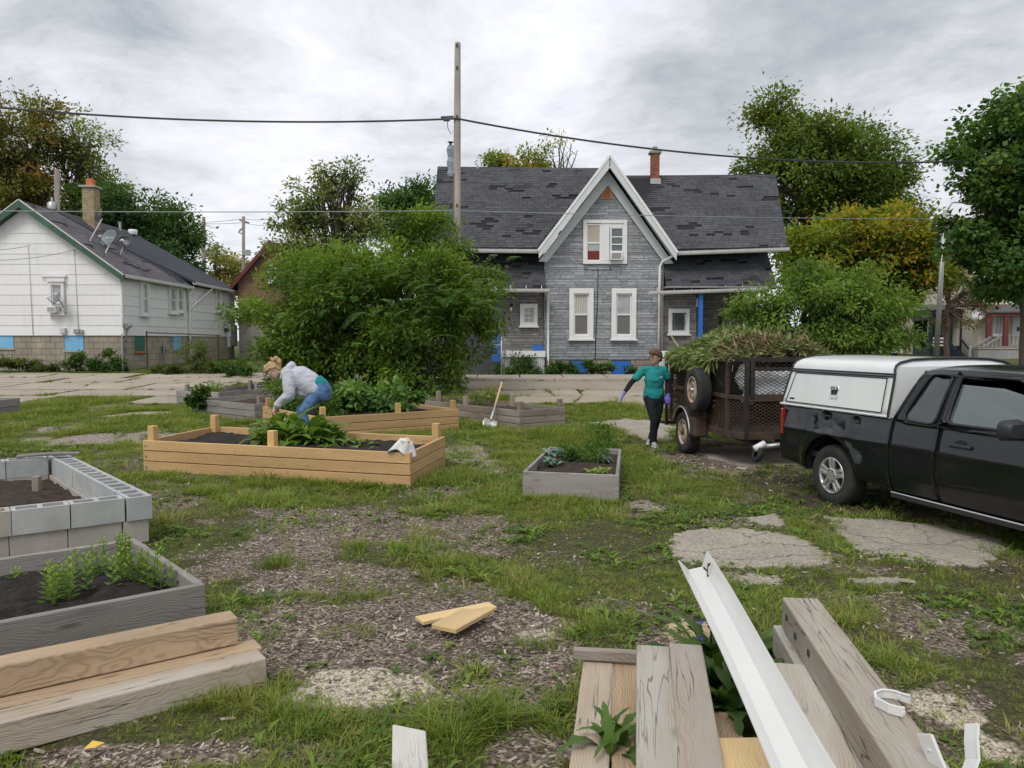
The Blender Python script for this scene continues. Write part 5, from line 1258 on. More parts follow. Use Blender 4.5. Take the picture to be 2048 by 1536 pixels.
for s, dx in ((0, 0), (1, 18)):
 MB().bar((qx(1946 + dx, ys), ys, qz(697, ys)), (qx(1982 + dx, yp), yp, qz(674, yp)), .1, .12).build('stair_rail', M['grey_wood'], RH)
 for k in range(5):
  f = k / 4; yy = ys + (yp - ys) * f; px = 1946 + dx + 36 * f; top = 697 - 23 * f
  MB().box((qx(px, yy) - .04, yy - .04, qz(top + 24 - 4 * f, yy)), (qx(px, yy) + .04, yy + .04, qz(top, yy))).build('baluster', M['grey_wood'], RH)
for k in range(5):
 f = k / 4; yy = ys + (yp - ys) * f; MB().box((qx(1946 + 30 * f, yy), yy - .2, qz(718 - 18 * f, yy)), (qx(1966 + 30 * f, yy), yy + .4, qz(716 - 18 * f, yy))).build('step', M['grey_wood'], RH)
MB().box((qx(1939.5, ys), ys - .06, .4), (qx(1943, ys), ys + .06, qz(690, ys))).build('stair_post', M['gutter_metal'], RH)
rw = empty('retaining_wall', 'grey concrete retaining wall below the red porch', 'wall', M=Matrix.Translation((qx(2000, 44.), 44., .5)))
MB().box((qx(1957, 44), 44, .2), (qx(2300, 44), 44.4, qz(698, 44))).build('wall_body', M['soffit'], rw)
MB().box((qx(1957, 44) - .03, 43.95, qz(698, 44)), (qx(2300, 44), 44.45, qz(696, 44))).build('coping', M['kerb'], rw)
d5 = dish(at_y(1958, 627, 47.4), (-.55, -.78, .3), .42, M['dish_pale'], 'pale round satellite dish between the green porch and the red porch', base=at_y(1960, 640, 47.9)); d5['group'] = ''; del d5['group']
# white box trailer parked behind the young tree
BT = empty('box_trailer', 'white box trailer parked beyond the young green tree', 'trailer', M=Matrix.Translation((qx(1790, 38), 38, .6)))
bxa, bxb = qx(1742, 38), qx(1822, 38); za_, zb_ = qz(716, 38), qz(657, 38)
mb = MB().box((bxa, 38, za_ + .25), (bxb - .35, 42.5, zb_)); mb.build('box', M['gutter_metal'], BT)
MB().prism([(bxb - .35, 38., zb_), (bxb - .35, 38., za_ + .25), (bxb - .5, 38., za_ + .25)], (0, 4.5, 0))
MB().box((bxa - .02, 37.95, zb_ - .02), (bxb - .33, 42.55, zb_ + .05)).build('top_rail', M['grey_trim'], BT)
MB().bar((bxb - .28, 38, za_ + .2), (bxb - .2, 38, zb_), .06).build('corner_post', M['dark_metal'], BT)
for px in (1757, 1768, 1776): MB().box((qx(px, 38), 37.93, za_ + .28), (qx(px + 4, 38), 37.99, za_ + .42)).build('lamp', M['dark_metal'], BT)
for yy in (38.7, 41.5): MB().lathe([(0, -.12), (.34, -.1), (.36, 0), (.34, .1), (0, .12)], Matrix.Translation((bxa + .8, yy, .95)) @ Matrix.Rotation(math.pi / 2, 4, 'Y'), 20).build('wheel', M['rubber'], BT)
MB().box((bxa + .1, 38.2, za_ + .1), (bxb - .5, 42.3, za_ + .25)).build('chassis', M['dark_metal'], BT)
# ---------------------------------------------------------------- poles, street lamp, cables
def px_at(px, py, Y): return at_y(px, py, Y)
PY_ = 24.6
UP = empty('utility_pole', 'tall weathered wooden utility pole rising out of the big bush', 'utility pole', M=Matrix.Translation((at_y(912, 700, PY_).x, PY_, .1)))
pb, pt = at_y(911.5, 760, PY_), at_y(915.3, 85, PY_); pb.z = 0
MB().tube([pb, pb.lerp(pt, .5), pt - Z1 * .06, pt], [.155, .125, .093, .08], 14).build('pole_shaft', M['pole'], UP, smooth=True)
hd = MB()
for py in (90, 135, 233, 411): p = at_y(914, py, PY_ - .11); hd.box((p.x - .03, p.y - .03, p.z - .04), (p.x + .03, p.y + .02, p.z + .04))
hd.build('bolt', M['dark_metal'], UP)
p = at_y(914, 235, PY_); MB().tube([p + Vector((-.5, -.1, -.02)), p + Vector((-.1, -.1, 0))], .03, 6).box((p.x - .42, p.y - .16, p.z - .14), (p.x - .22, p.y - .06, p.z - .08)).build('cable_clamp', M['dark_metal'], UP)
MB().tube([p + Vector((-.3, -.12, -.1)), p + Vector((-.28, -.12, -.35)), p + Vector((-.18, -.12, -.55)), p + Vector((-.12, -.1, -.45))], .012, 5).build('loose_wire', M['wire_black'], UP)
MB().tube([at_y(906.5, 700, PY_ - .1), at_y(907.5, 345, PY_ - .1)], .012, 5).build('ground_wire', M['wire_black'], UP)
def small_pole(px, top, bot, Y, r, label, arms=(), m='pole_far'):
 b, t_ = at_y(px, bot, Y), at_y(px, top, Y); b.z = .3
 u = empty('utility_pole', label, 'utility pole', M=Matrix.Translation(b)); MB().tube([b, t_], [r, r * .75], 10).build('pole_shaft', M[m], u, smooth=True)
 for a, c, y1, y2 in arms: MB().bar(at_y(a, y1, Y), at_y(c, y2, Y), .12, .14).build('crossarm', M[m], u)
 return u
small_pole(114, 339, 600, 44, .19, 'short pale wooden pole rising behind the white house roof')
u = small_pole(407.5, 434, 720, 62, .17, 'brown wooden pole left of the far pole with a crossarm', [(403, 412, 446, 448)])
u = small_pole(487, 433, 720, 66, .17, 'far thin utility pole with a tilted crossarm and floodlight', [(479, 498, 440, 446)])
fl = at_y(493, 505, 66); MB().box((fl.x - .25, fl.y - .3, fl.z - .25), (fl.x + .35, fl.y + .1, fl.z + .2)).build('floodlight', M['glass_pale'], u)
MB().tube([at_y(486, 456, 66), at_y(480, 460, 66), at_y(478, 465, 66), at_y(483, 467, 66)], .08, 6).build('insulator_bracket', M['galv'], u)
tf = empty('pole_transformer', 'pale transformer can behind the white house ridge', 'transformer', M=Matrix.Translation(at_y(104, 412, 43)))
c = at_y(104, 410, 43); MB().tube([c - Z1 * .6, c + Z1 * .1, c + Z1 * .2], [.25, .25, .1], 12).build('can', M['galv'], tf, smooth=True); MB().tube([c + Z1 * .2, c + Z1 * .42], .05, 8).build('bushing', M['gutter_metal'], tf)
LY_ = 33.
SL = empty('street_lamp', 'tall pale aluminium street lamp post by the right maple', 'street lamp', M=Matrix.Translation((at_y(1872, 715, LY_).x, LY_, .4)))
b, t_ = at_y(1871, 735, LY_), at_y(1890, 420, LY_)
MB().tube([b, t_], [.12, .075], 12).build('post', M['aluminium'], SL, smooth=True)
e = at_y(1925, 404, LY_)
MB().tube([t_ - Z1 * .15, t_.lerp(e, .4) + Z1 * .18, e], .04, 8).build('arm', M['aluminium'], SL, smooth=True)
MB().tube([e - X1 * .05, e + X1 * .2, e + X1 * .65, e + X1 * .75], [.04, .13, .14, .05], 10).build('lamp_head', M['aluminium'], SL, smooth=True)
def cable(label, pts, r, m, n=24, sag=None):
 """a cable hung through the given points"""
 out = []
 for (a, b), s in zip(zip(pts, pts[1:]), sag or [0] * 9):
  for i in range(n): f = i / n; out.append(a.lerp(b, f) - Z1 * (4 * s * f * (1 - f)))
 out.append(pts[-1]); o = MB().tube(out, r, 5).build('cable', m); tag(o, label, 'cable', 'overhead cables'); return o
A = at_y(914, 237, PY_ - .12)
cable('thick black cable from the pole to the left tree', [A, at_y(-40, 211, 24)], .032, M['wire_black'], 30, [.26])
cable('thick black cable from the pole down to the right tree', [A, at_y(1990, 319, 27)], .032, M['wire_black'], 30, [.55])
cable('thin pale cable crossing in front of both houses', [at_y(-60, 421, 21), at_y(912, 421, 22.3), at_y(1889, 438, 32.8)], .013, M['wire_pale'], 20, [.04, .06])
cable('short cable from the left edge to the white house wall, upper', [at_y(-60, 498, 26), at_y(62, 490, 31.9)], .012, M['wire_pale'], 10, [.1])
cable('short cable from the left edge to the white house wall, lower', [at_y(-60, 520, 26), at_y(152, 499, 31.9)], .012, M['wire_pale'], 10, [.15])
for i, (a, b) in enumerate((((330, 442), (560, 432)), ((330, 440), (560, 447)))):
 cable(['upper far wire between the two far poles', 'lower far wire between the two far poles'][i], [at_y(*a, 60), at_y(487, 437 + i * 8, 66), at_y(*b, 62)], .02, M['wire_pale'], 12, [.2, .2])
cable('far wire running to the floodlight pole', [at_y(330, 508, 58), at_y(485, 503, 66), at_y(640, 512, 66)], .02, M['wire_pale'], 12, [.1, .1])
cable('thin wire sloping down behind the white house chimney', [at_y(116, 352, 44), at_y(430, 455, 60)], .018, M['wire_pale'], 14, [.3])
# ---------------------------------------------------------------- leaves, crowns, trees
def unit(a): return a / np.maximum(np.linalg.norm(a, axis=-1, keepdims=True), 1e-9)
def leaf_mesh(name, P, A, N, L, Wd, tint, m, fold=.12, mid=.45):
 """one bent leaf per point: P base, A axis, N normal"""
 A = unit(A); S = unit(np.cross(A, N)); N = np.cross(S, A); L = np.asarray(L)[:, None]; Wd = np.asarray(Wd)[:, None]
 v0 = P; v1 = P + A * L * mid + S * Wd * .5 + N * L * fold; v2 = P + A * L; v3 = P + A * L * mid - S * Wd * .5 + N * L * fold
 n = len(P); V = np.stack([v0, v1, v2, v3], 1).reshape(-1, 3); Q = np.arange(4 * n).reshape(n, 4)
 return np_mesh(name, V, Q, m, {'tint': ('FACE', 'FLOAT', tint)})
def crown(blobs, clumps, per, cr, size, seed, droop=.35, flat=.6, turned=0., turned_dir=None, asp=.5, shell=.55, spray=0., rag=.14, bough=None):
 """leaf clumps through the crown's volume; returns arrays and clump centres"""
 g = np.random.default_rng(seed); vol = np.array([b[1][0] * b[1][2] for b in blobs]) ; vol = vol / vol.sum()
 cs, ds, tb = [], [], []
 for b, f in zip(blobs, vol):
  k = max(3, int(clumps * f)); q = 7; nb = max(2, k // q); d = unit(g.normal(size=(nb, 3))); r = shell + (1 - shell) * g.random(nb) ** .6; r *= 1 + rag * np.clip(g.normal(size=nb), -1.5, 1.2)
  rad = np.array(b[1]); bc = np.array(b[0])[None] + d * rad[None] * r[:, None]; br = (bough or .42) * np.cbrt(rad.prod()) * (.5 + g.random(nb)) / max(1, (nb / 14) ** .4)
  o = np.clip(g.normal(size=(nb, q, 3)), -1.3, 1.3) * br[:, None, None] * .6 * np.array([1, 1, .55]) + d[:, None, :] * br[:, None, None] * (g.random((nb, q, 1)) - .35) * 1.3
  cs.append((bc[:, None, :] + o).reshape(-1, 3)); ds.append(np.repeat(d, q, 0)); tb.append(np.repeat(g.normal(0, .16, nb), q))
 C = np.concatenate(cs); D = np.concatenate(ds); k = len(C)
 ct = np.clip(g.normal(.45, .17, k) + np.concatenate(tb), 0, 1)
 ct = np.clip(ct + .22 * D[:, 2], 0, 1)  # upper boughs lighter, lower ones darker: shading put into the leaf tint
 if turned > 0:
  w = g.random(k) + (0 if turned_dir is None else (D @ np.array(turned_dir)) * .5); th = np.quantile(w, 1 - turned); ct = np.where(w > th, 1.25 + .7 * g.random(k), ct)
 cr_ = cr * (.6 + .8 * g.random(k))
 off = g.normal(size=(k, per, 3)) * np.array([1, 1, flat]) * cr_[:, None, None] * .55
 if spray: off += D[:, None, :] * (g.random((k, per, 1)) - .3) * spray
 on = np.linalg.norm(off, axis=-1, keepdims=True); off *= np.minimum(1, 1.05 * cr_[:, None, None] / np.maximum(on, 1e-6))
 P = (C[:, None, :] + off).reshape(-1, 3); n = len(P)
 A = unit(off).reshape(-1, 3) * .7 + np.repeat(D, per, 0) * .5 + g.normal(size=(n, 3)) * .5; A[:, 2] -= droop
 Nn = np.array([0, 0, 1.]) + g.normal(size=(n, 3)) * .55 + np.repeat(D, per, 0) * .5
 L = size * (.65 + .7 * g.random(n)); T = np.repeat(ct, per) + g.normal(size=n) * .12; T = np.clip(T, 0, 2)
 return P, A, Nn, L, L * asp * (.8 + .4 * g.random(n)), T, C
def limb(mb, a, b, r0, r1, seed, bend=.12, n=6, k=5):
 rr = random.Random(seed); a, b = Vector(a), Vector(b); L = (b - a).length; pts = []
 o = Vector((rr.uniform(-1, 1), rr.uniform(-1, 1), rr.uniform(-.2, .6))) * L * bend
 for i in range(k + 1):
  f = i / k; pts.append(a.lerp(b, f) + o * math.sin(math.pi * f) + Vector((rr.uniform(-1, 1), rr.uniform(-1, 1), rr.uniform(-1, 1))) * L * .015)
 mb.tube(pts, [r0 + (r1 - r0) * i / k for i in range(k + 1)], n, False); return pts
def blobpx(l, Y0, dep=1.):
 o = []
 for b in l:
  px, py, rx, ry = b[:4]; Y = Y0 + (b[4] if len(b) > 4 else 0); c = at_y(px, py, Y); o.append(((c.x, c.y, c.z), (rx / F * Y, (rx + ry) * .5 / F * Y * dep, ry / F * Y)))
 return o
def tree(name, label, cat, base, trunk_top, r, blobs, m, clumps=500, per=36, cr=.7, size=.22, seed=1, group=None, bark='bark', twigs=.35, stems=1, dep=1., twig_r=.02, **kw):
 t = empty(name, label, cat, group, Matrix.Translation(base)); base = Vector(base); top = Vector(trunk_top)
 bl = blobs; P, A, N, L, Wd, T, C = crown(bl, clumps, per, cr, size, seed, **kw)
 mb = MB(); rr = random.Random(seed)
 if stems == 1: limb(mb, base - Z1 * .2, top, r, r * .7, seed, .03, 10, 6)
 tops = [top]
 lm = MB()
 for i, b in enumerate(bl):
  c = Vector(b[0]); s = top if stems == 1 else base + Vector((rr.uniform(-.5, .5), rr.uniform(-.3, .3), -.1))
  pts = limb(lm, s - (top - base).normalized() * (r if stems == 1 else 0), c + Z1 * b[1][2] * .4, r * .55 if stems == 1 else r, r * .18, seed + i, .1, 7, 6)
  near = C[np.argsort(((C - np.array(b[0])) ** 2).sum(1))][:int(len(C) / len(bl) * 1.0)]
  for q in near[::max(1, int(1 / max(twigs, .01)))]: limb(lm, pts[rr.choice((2, 3, 4, 5))], Vector(q), r * .12 + twig_r * .4, twig_r * .35, rr.random(), .08, 4, 3)
 if mb.v: mb.build('trunk', M[bark], t, smooth=True)
 if lm.v: tag(lm.build('limbs', M[bark], t, smooth=True), kind='stuff')
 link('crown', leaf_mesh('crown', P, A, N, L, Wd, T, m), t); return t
def gxy(px, Y, z=None):
 x = at_y(px, 700, Y).x; return Vector((x, Y, gzs(x, Y)))
# the big bush in the middle
BB = [(760, 610, 190, 130), (590, 650, 105, 100), (930, 640, 85, 110), (705, 540, 105, 80, 1), (905, 525, 66, 70, .3), (830, 480, 55, 58, .6), (790, 440, 34, 50, .6), (905, 470, 30, 44, .3), (985, 535, 26, 40, .4), (640, 560, 60, 50, .6), (600, 740, 90, 50, -.3), (760, 735, 150, 55, -.8), (890, 745, 105, 42, -1.2), (520, 610, 50, 60, .4), (985, 600, 38, 70, .5), (660, 590, 90, 90, -.8), (850, 600, 90, 90, -.9), (780, 690, 80, 55, -1.6), (555, 700, 60, 60, -.6), (770, 570, 100, 80, .9), (720, 660, 120, 70, .8)]
BB = [(760 + (b[0] - 755) * .94, 782 + (b[1] - 782) * .98, b[2] * .86, b[3] * .85, *b[4:]) for b in BB]
b0 = gxy(770, 23.6)
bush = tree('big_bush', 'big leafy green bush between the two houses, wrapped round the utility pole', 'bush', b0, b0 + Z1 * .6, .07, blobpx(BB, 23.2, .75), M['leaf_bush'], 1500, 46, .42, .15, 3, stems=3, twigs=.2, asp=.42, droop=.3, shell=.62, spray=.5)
def frond_field(parent, spots, m, seed):
 g = random.Random(seed); P, A, N, L, Wd, T = [], [], [], [], [], []; rc = MB()
 for (c, d, ln) in spots:
  c = Vector(c); d = Vector(d).normalized(); side = d.cross(Z1).normalized(); pts = []
  for i in range(15):
   f = i / 14; p = c + d * ln * f - Z1 * ln * .38 * f * f; pts.append(p)
   if i > 1:
    for s in (-1, 1): P.append(p); A.append(side * s + d * .35 - Z1 * .25); N.append(Z1 + d * .2); L.append(ln * .2 * (1 - .35 * abs(f - .45))); Wd.append(ln * .055); T.append(g.uniform(.2, .9))
  rc.tube(pts[::3], .008, 3, False)
 link('fronds', leaf_mesh('fronds', np.array(P), np.array(A), np.array(N), L, Wd, T, m, .02), parent); tag(rc.build('frond_stalks', M['stem'], parent), kind='stuff')
sp = []; rr = random.Random(12)
for (px, py, sx, sy_, n) in ((730, 560, 90, 70, 34), (800, 640, 90, 60, 22), (960, 600, 50, 90, 26), (640, 600, 60, 50, 12), (880, 560, 60, 60, 14)):
 for _ in range(n): c = at_y(px + rr.gauss(0, sx * .6), py + rr.gauss(0, sy_ * .6), 22.0 - rr.uniform(0, .9)); sp.append((c, (rr.uniform(-1, 1), -.7 + rr.uniform(-.5, .3), rr.uniform(-.1, .6)), rr.uniform(.55, .95)))
frond_field(bush, sp, M['leaf_fern'], 3)
# trees behind
def T_(label, px, Y, top_px, r, bl, m, **k):
 b = gxy(px, Y); return tree('tree', label, 'tree', b, at_y(*top_px, Y), r, blobpx(bl, Y, k.pop('dep', .9)), m, **k)
T_('tall olive and rust coloured tree on the far left', 30, 46, (40, 430), .4, [(20, 320, 90, 90), (60, 270, 60, 60), (-50, 300, 70, 90), (40, 400, 80, 50), (110, 400, 70, 45)], M['leaf_rust'], clumps=520, per=36, cr=.8, size=.26, seed=5, turned=.14, shell=.4)
T_('airy tree with visible branches behind the white house chimney', 150, 48, (150, 420), .3, [(140, 270, 45, 55), (185, 300, 40, 55), (165, 360, 60, 60), (215, 370, 35, 50), (120, 330, 35, 50)], M['leaf_pale'], clumps=250, per=18, cr=.7, size=.22, seed=6, twigs=.6, shell=.3)
T_('dark green tree behind the white house roof, taller of two', 260, 47, (260, 520), .4, [(250, 420, 62, 68), (215, 440, 60, 70), (290, 455, 45, 62), (300, 500, 50, 60)], M['leaf_dark'], clumps=500, per=36, cr=.75, size=.25, seed=7, shell=.4)
T_('dark green tree beside the pole at the rear of the white house', 350, 50, (350, 560), .35, [(345, 460, 42, 56), (365, 510, 42, 60), (330, 520, 50, 60)], M['leaf_dark'], clumps=330, per=36, cr=.75, size=.26, seed=8, shell=.4)
T_('small pale far tree between the poles', 440, 72, (440, 600), .3, [(430, 530, 36, 32), (465, 545, 36, 25), (440, 570, 60, 30)], M['leaf_pale'], clumps=160, per=30, cr=.8, size=.34, seed=9, turned=.3)
T_('thin-leaved pale tree rising behind the big bush', 680, 33, (660, 560), .2, [(630, 390, 55, 46), (585, 435, 42, 38), (712, 370, 30, 42), (680, 450, 70, 60), (575, 495, 36, 46), (650, 350, 30, 24), (735, 430, 36, 46), (620, 500, 66, 56)], M['leaf_pale'], clumps=520, per=16, cr=.42, size=.17, seed=10, twigs=.8, shell=.25, bark='bark')
T_('round dark tree at the left end of the grey house roof', 820, 44, (820, 560), .35, [(820, 415, 48, 55), (855, 440, 40, 60), (790, 440, 36, 60)], M['leaf_dark'], clumps=360, per=36, cr=.6, size=.22, seed=11, shell=.45)
T_('yellowing treetop showing over the grey house ridge', 1050, 42, (1050, 420), .2, [(990, 322, 20, 26), (1010, 340, 30, 18), (1060, 325, 32, 22), (1085, 335, 40, 14), (1045, 350, 60, 20)], M['leaf_orange'], clumps=150, per=22, cr=.45, size=.2, seed=12, turned=.35, shell=.2, twigs=.7)
bt = empty('tree', 'bare twiggy treetop with a few dry leaves over the grey house ridge', 'tree', M=Matrix.Translation(gxy(1125, 43))); mb = MB(); rr = random.Random(4)
for i in range(7):
 e = at_y(1095 + i * 10, 262 + 22 * abs(i - 3.2) * .6, 43 + rr.uniform(-.5, .5)); pts = limb(mb, at_y(1122, 370, 43), e, .06, .012, i, .1, 5, 6)
 for q in range(5): limb(mb, pts[2 + q % 4], pts[2 + q % 4] + Vector((rr.uniform(-.7, .7), rr.uniform(-.5, .5), rr.uniform(.1, .8))), .018, .006, q + i * 9, .1, 4, 3)
tag(mb.build('branches', M['bark_red'], bt), kind='stuff'); mb = MB(); limb(mb, gxy(1125, 43), at_y(1122, 368, 43), .16, .07, 3, .02, 8); mb.build('trunk', M['bark'], bt)
P, A, N, L, Wd, T, C = crown(blobpx([(1110, 290, 26, 22), (1100, 310, 20, 15)], 43), 26, 7, .3, .17, 4); link('crown', leaf_mesh('crown', P, A, N, L, Wd, T + .6, M['leaf_orange']), bt)
T_('tall olive green tree rising behind the right end of the grey house', 1640, 47, (1640, 470), .5, [(1640, 330, 130, 90), (1560, 300, 66, 66), (1540, 250, 40, 46), (1610, 270, 60, 50), (1700, 300, 50, 60), (1770, 380, 52, 62), (1700, 400, 110, 80), (1590, 430, 90, 80), (1790, 430, 34, 45), (1520, 340, 34, 44)], M['leaf_big'], clumps=1100, per=38, cr=.85, size=.26, seed=13, shell=.45, turned=.06)
T_('maple turning yellow and orange behind the young green tree', 1730, 38, (1730, 560), .3, [(1720, 520, 130, 75), (1650, 500, 80, 55), (1800, 500, 75, 70), (1690, 450, 46, 36), (1790, 540, 85, 55), (1845, 560, 40, 55), (1620, 560, 60, 50)], M['leaf_orange'], clumps=850, per=38, cr=.6, size=.24, seed=14, turned=.20, turned_dir=(.3, -.3, .6), shell=.5)
T_('young fresh-green tree in front of the right end of the grey house', 1650, 25.5, (1650, 690), .09, [(1640, 620, 120, 80), (1560, 640, 80, 60), (1740, 640, 80, 60), (1620, 560, 60, 46), (1690, 575, 60, 50), (1520, 610, 45, 30), (1790, 610, 40, 26), (1660, 690, 120, 40), (1770, 680, 55, 40)], M['leaf_young'], clumps=900, per=36, cr=.36, size=.15, seed=15, stems=2, shell=.4, asp=.45, twigs=.3, droop=.5)
b = gxy(2052, 27)
tree('tree', 'big dark green maple at the right edge with its trunk by the steps', 'tree', b, at_y(2042, 560, 27), .12, blobpx([(2030, 420, 120, 90), (2060, 300, 100, 110), (1985, 330, 55, 55), (1960, 420, 50, 50), (1930, 470, 38, 40), (2010, 500, 90, 60), (2090, 520, 110, 80), (2100, 250, 90, 90), (2070, 215, 55, 60), (2160, 400, 100, 140)], 27, 1.), M['leaf_maple'], 1100, 42, .45, .19, 16, shell=.5, asp=.8, turned=.05, droop=.5)
T_('sparse russet tree with bare branches by the street lamp', 1893, 43, (1897, 610), .16, [(1910, 560, 34, 45), (1935, 590, 30, 40), (1890, 590, 26, 40), (1960, 620, 40, 26), (1900, 640, 45, 20)], M['leaf_red'], clumps=130, per=22, cr=.45, size=.17, seed=17, twigs=1., shell=.1, bark='bark_red', twig_r=.035)
# low weeds along the walls
def weed(px, Y, w, h, m, label, seed, cat='weed', n=None, size=.12, group='weeds along the house walls', name='weed_clump'):
 b = gxy(px, Y); t = empty(name, label, cat, group, Matrix.Translation(b))
 P, A, N, L, Wd, T, C = crown([((b.x, b.y, b.z + h * .5), (w / 2, w / 3, h * .5))], n or int(22 + w * 26), 26, .16, size, seed, shell=.2); P[:, 2] = np.maximum(P[:, 2], b.z + .01)
 mb = MB(); rr = random.Random(seed)
 for i in range(7): limb(mb, b + X1 * rr.uniform(-w * .3, w * .3) - Z1 * .04, Vector(C[i * len(C) // 7]), .012, .004, i, .1, 4, 3)
 link('leaves', leaf_mesh('leaves', P, A, N, L, Wd, T, m), t); tag(mb.build('stems', M['stem'], t), kind='stuff'); return t
wl = [(10, 31.2, .9, .55, 'leaf_vine', 'yellow-green weed clump at the left edge below the white house'), (58, 31.3, .7, .4, 'leaf_vine', 'low weed clump second from the left edge, under the white house wall'), (95, 31.2, 1., .3, 'leaf_vine', 'flat yellowish weed left of the middle blue board of the white house'),
  (147, 31.2, .75, .75, 'leaf_weed', 'upright dark weed under the middle blue board'), (197, 31.0, 1.2, .9, 'leaf_weed', 'bushiest weed clump at the foot of the white house front'), (236, 31., .9, .55, 'leaf_weed', 'weed clump at the corner of the white house'),
  (378, 30.2, 1.7, 1.25, 'leaf_vine', 'tall tangled weed in front of the rusty fence frame'), (330, 30., 1.6, .35, 'leaf_vine', 'low creeping weed left of the tall tangled weed'), (425, 30., 1.3, .5, 'leaf_vine', 'weed clump right of the tall tangled weed'), (470, 29., 1.2, .5, 'leaf_weed', 'weed clump between the white house door and the big bush')]
for i, (px, Y, w_, h_, m_, lb) in enumerate(wl): weed(px, Y, w_, h_, M[m_], lb, 60 + i)
for i, (px, w_, h_, lb) in enumerate([(1045, 1.5, .6, 'leafy weed in front of the white slatted porch skirt'), (1100, .9, .45, 'low weed by the downspout of the grey house'), (1160, 1.2, .62, 'climbing weed over the left blue basement board'), (1205, .7, .42, 'weed between the two blue basement boards'), (1268, .5, .3, 'weed at the right side of the right blue basement board'), (1015, 1.0, .4, 'low weed at the foot of the thin gate frame')]):
 weed(px, HY - .75, w_, h_, M['leaf_weed'], lb, 80 + i)
# ---------------------------------------------------------------- raised beds, timbers, boards
def plank(name, a, b, w, th, m, parent=None, up=(0, 0, 1), bevel=.004, label=None, warp=0, seg=1):
 """board from a to b (centre line), w across (horizontal side), th along up; grain runs along its own x"""
 a, b = Vector(a), Vector(b); L = (b - a).length; mb = MB()
 if warp:
  n = 6; rings_ = []
  for i in range(n + 1):
   f = i / n; o = warp * math.sin(f * math.pi); rings_.append([Vector((L * f, y, z + o)) for y, z in ((-w / 2, -th / 2), (w / 2, -th / 2), (w / 2, th / 2), (-w / 2, th / 2))])
  mb.rings(rings_)
 else: mb.box((0, -w / 2, -th / 2), (L, w / 2, th / 2))
 return mb.build(name, M[m], parent, M=frame(a, b - a, up), bevel=bevel, label=label, seg=seg, fix=bool(warp))
def soil(parent, c, z, m, amp=.05, seed=0, mound=.06, n=44, low=.0):
 c = [Vector((p[0], p[1], 0)) for p in c]
 def fn(u, v):
  p = c[0].lerp(c[1], u).lerp(c[3].lerp(c[2], u), v); e = min(u, 1 - u, v, 1 - v) * 4
  h = (float(fbm(p.x, p.y, 2.2, seed, 3)) - .5) * 2 * amp + (float(fbm(p.x, p.y, 13, seed + 9, 4)) - .5) * .085 + mound * min(e, 1)
  return Vector((p.x, p.y, z + h))
 g = MB().grid(fn, n, n); return g.build('soil', M[m], parent, smooth=True)
def bed(label, c, zt, np_, ph, th, m, posts=(), postm=None, ph_up=.18, soilz=None, soilm='soil_bed', group='raised garden beds', mound=.05, amp=.05, bolts=False, seed=0, postw=.09, bev=.005):
 """c: corners on the outer face, anticlockwise seen from above"""
 n = len(c); cen = Vector((sum(p[0] for p in c) / n, sum(p[1] for p in c) / n, 0)); t = empty('garden_bed', label, 'garden bed', group, Matrix.Translation((cen.x, cen.y, zt - np_ * ph)))
 C = [Vector((p[0], p[1], 0)) for p in c]; rr = random.Random(seed)
 for i in range(n):
  a, b = C[i], C[(i + 1) % n]; d = (b - a).normalized(); inn = Vector((-d.y, d.x, 0)); q = th if i % 2 else 0
  for k in range(np_):
   z = zt - ph * (k + .5); j = rr.uniform(-.003, .003)
   o = inn * (th / 2 + j) + Z1 * z
   plank('board', a + d * (q + .001) + o, b - d * (q + .001) + o, th, ph - .010, m, t, bevel=bev)
 for (i, f, *r) in posts:
  a, b = C[i], C[(i + 1) % n]; d = (b - a).normalized(); inn = Vector((-d.y, d.x, 0)); L = (b - a).length
  p = a + d * min(max(L * f, th + postw / 2 + .002), L - th - postw / 2 - .002) + inn * (th + postw / 2 + .002)
  up = r[0] if r else ph_up
  plank('post', p + Z1 * (zt - np_ * ph), p + Z1 * (zt + up), postw, postw, postm or m, t, up=d, bevel=.006)
 ins = [cen + (p - cen) * (1 - th * 1.6 / (p - cen).length) for p in C]
 soil(t, ins if n == 4 else ins[:4], (zt - ph * .5) if soilz is None else soilz, soilm, amp, seed, mound)
 if bolts:
  bl = MB()
  for k in range(np_):
   z = zt - ph * (k + .5)
   for i in (0,): p = C[i]; d1 = (C[1] - C[0]).normalized(); bl.tube([p + d1 * .05 + Z1 * z - Vector((-d1.y, d1.x, 0)) * .0, p + d1 * .05 + Z1 * z - Vector((-d1.y, d1.x, 0)) * .012], .014, 8)
  tag(bl.build('bolt_heads', M['galv'], t), kind='stuff')
 EXCL.append([(cen.x + (p.x - cen.x) * .99, cen.y + (p.y - cen.y) * .99) for p in C]); return t
def xy(px, py, z): p = at_z(px, py, z); return (p.x, p.y)
B1 = [xy(285, 880, .33), xy(820, 905, .33), xy(890, 872, .33), xy(428, 852, .33)]
bed('largest new yellow-brown board bed with square posts and black soil', B1, .33, 3, .145, .042, 'wood_new', [(0, 0), (0, .5), (0, 1, .13), (2, 0), (2, .5), (2, 1)], 'wood_post', .19, .22, mound=.04, amp=.05, seed=1, bolts=True, postw=.1)
N2, R2, L2 = Vector((*xy(639, 834, .33), 0)), Vector((*xy(918, 818, .33), 0)), Vector((*xy(525, 812, .33), 0)); B2_ = L2 + R2 - N2
bed('yellow-brown board bed behind the bending woman, full of leafy bean plants', [N2[:2], R2[:2], B2_[:2], L2[:2]], .33, 3, .145, .042, 'wood_new', [(0, 0), (0, .55), (0, 1), (2, 0), (2, .5), (3, 0), (3, .1)], 'wood_post', .17, .24, seed=2, bolts=True)
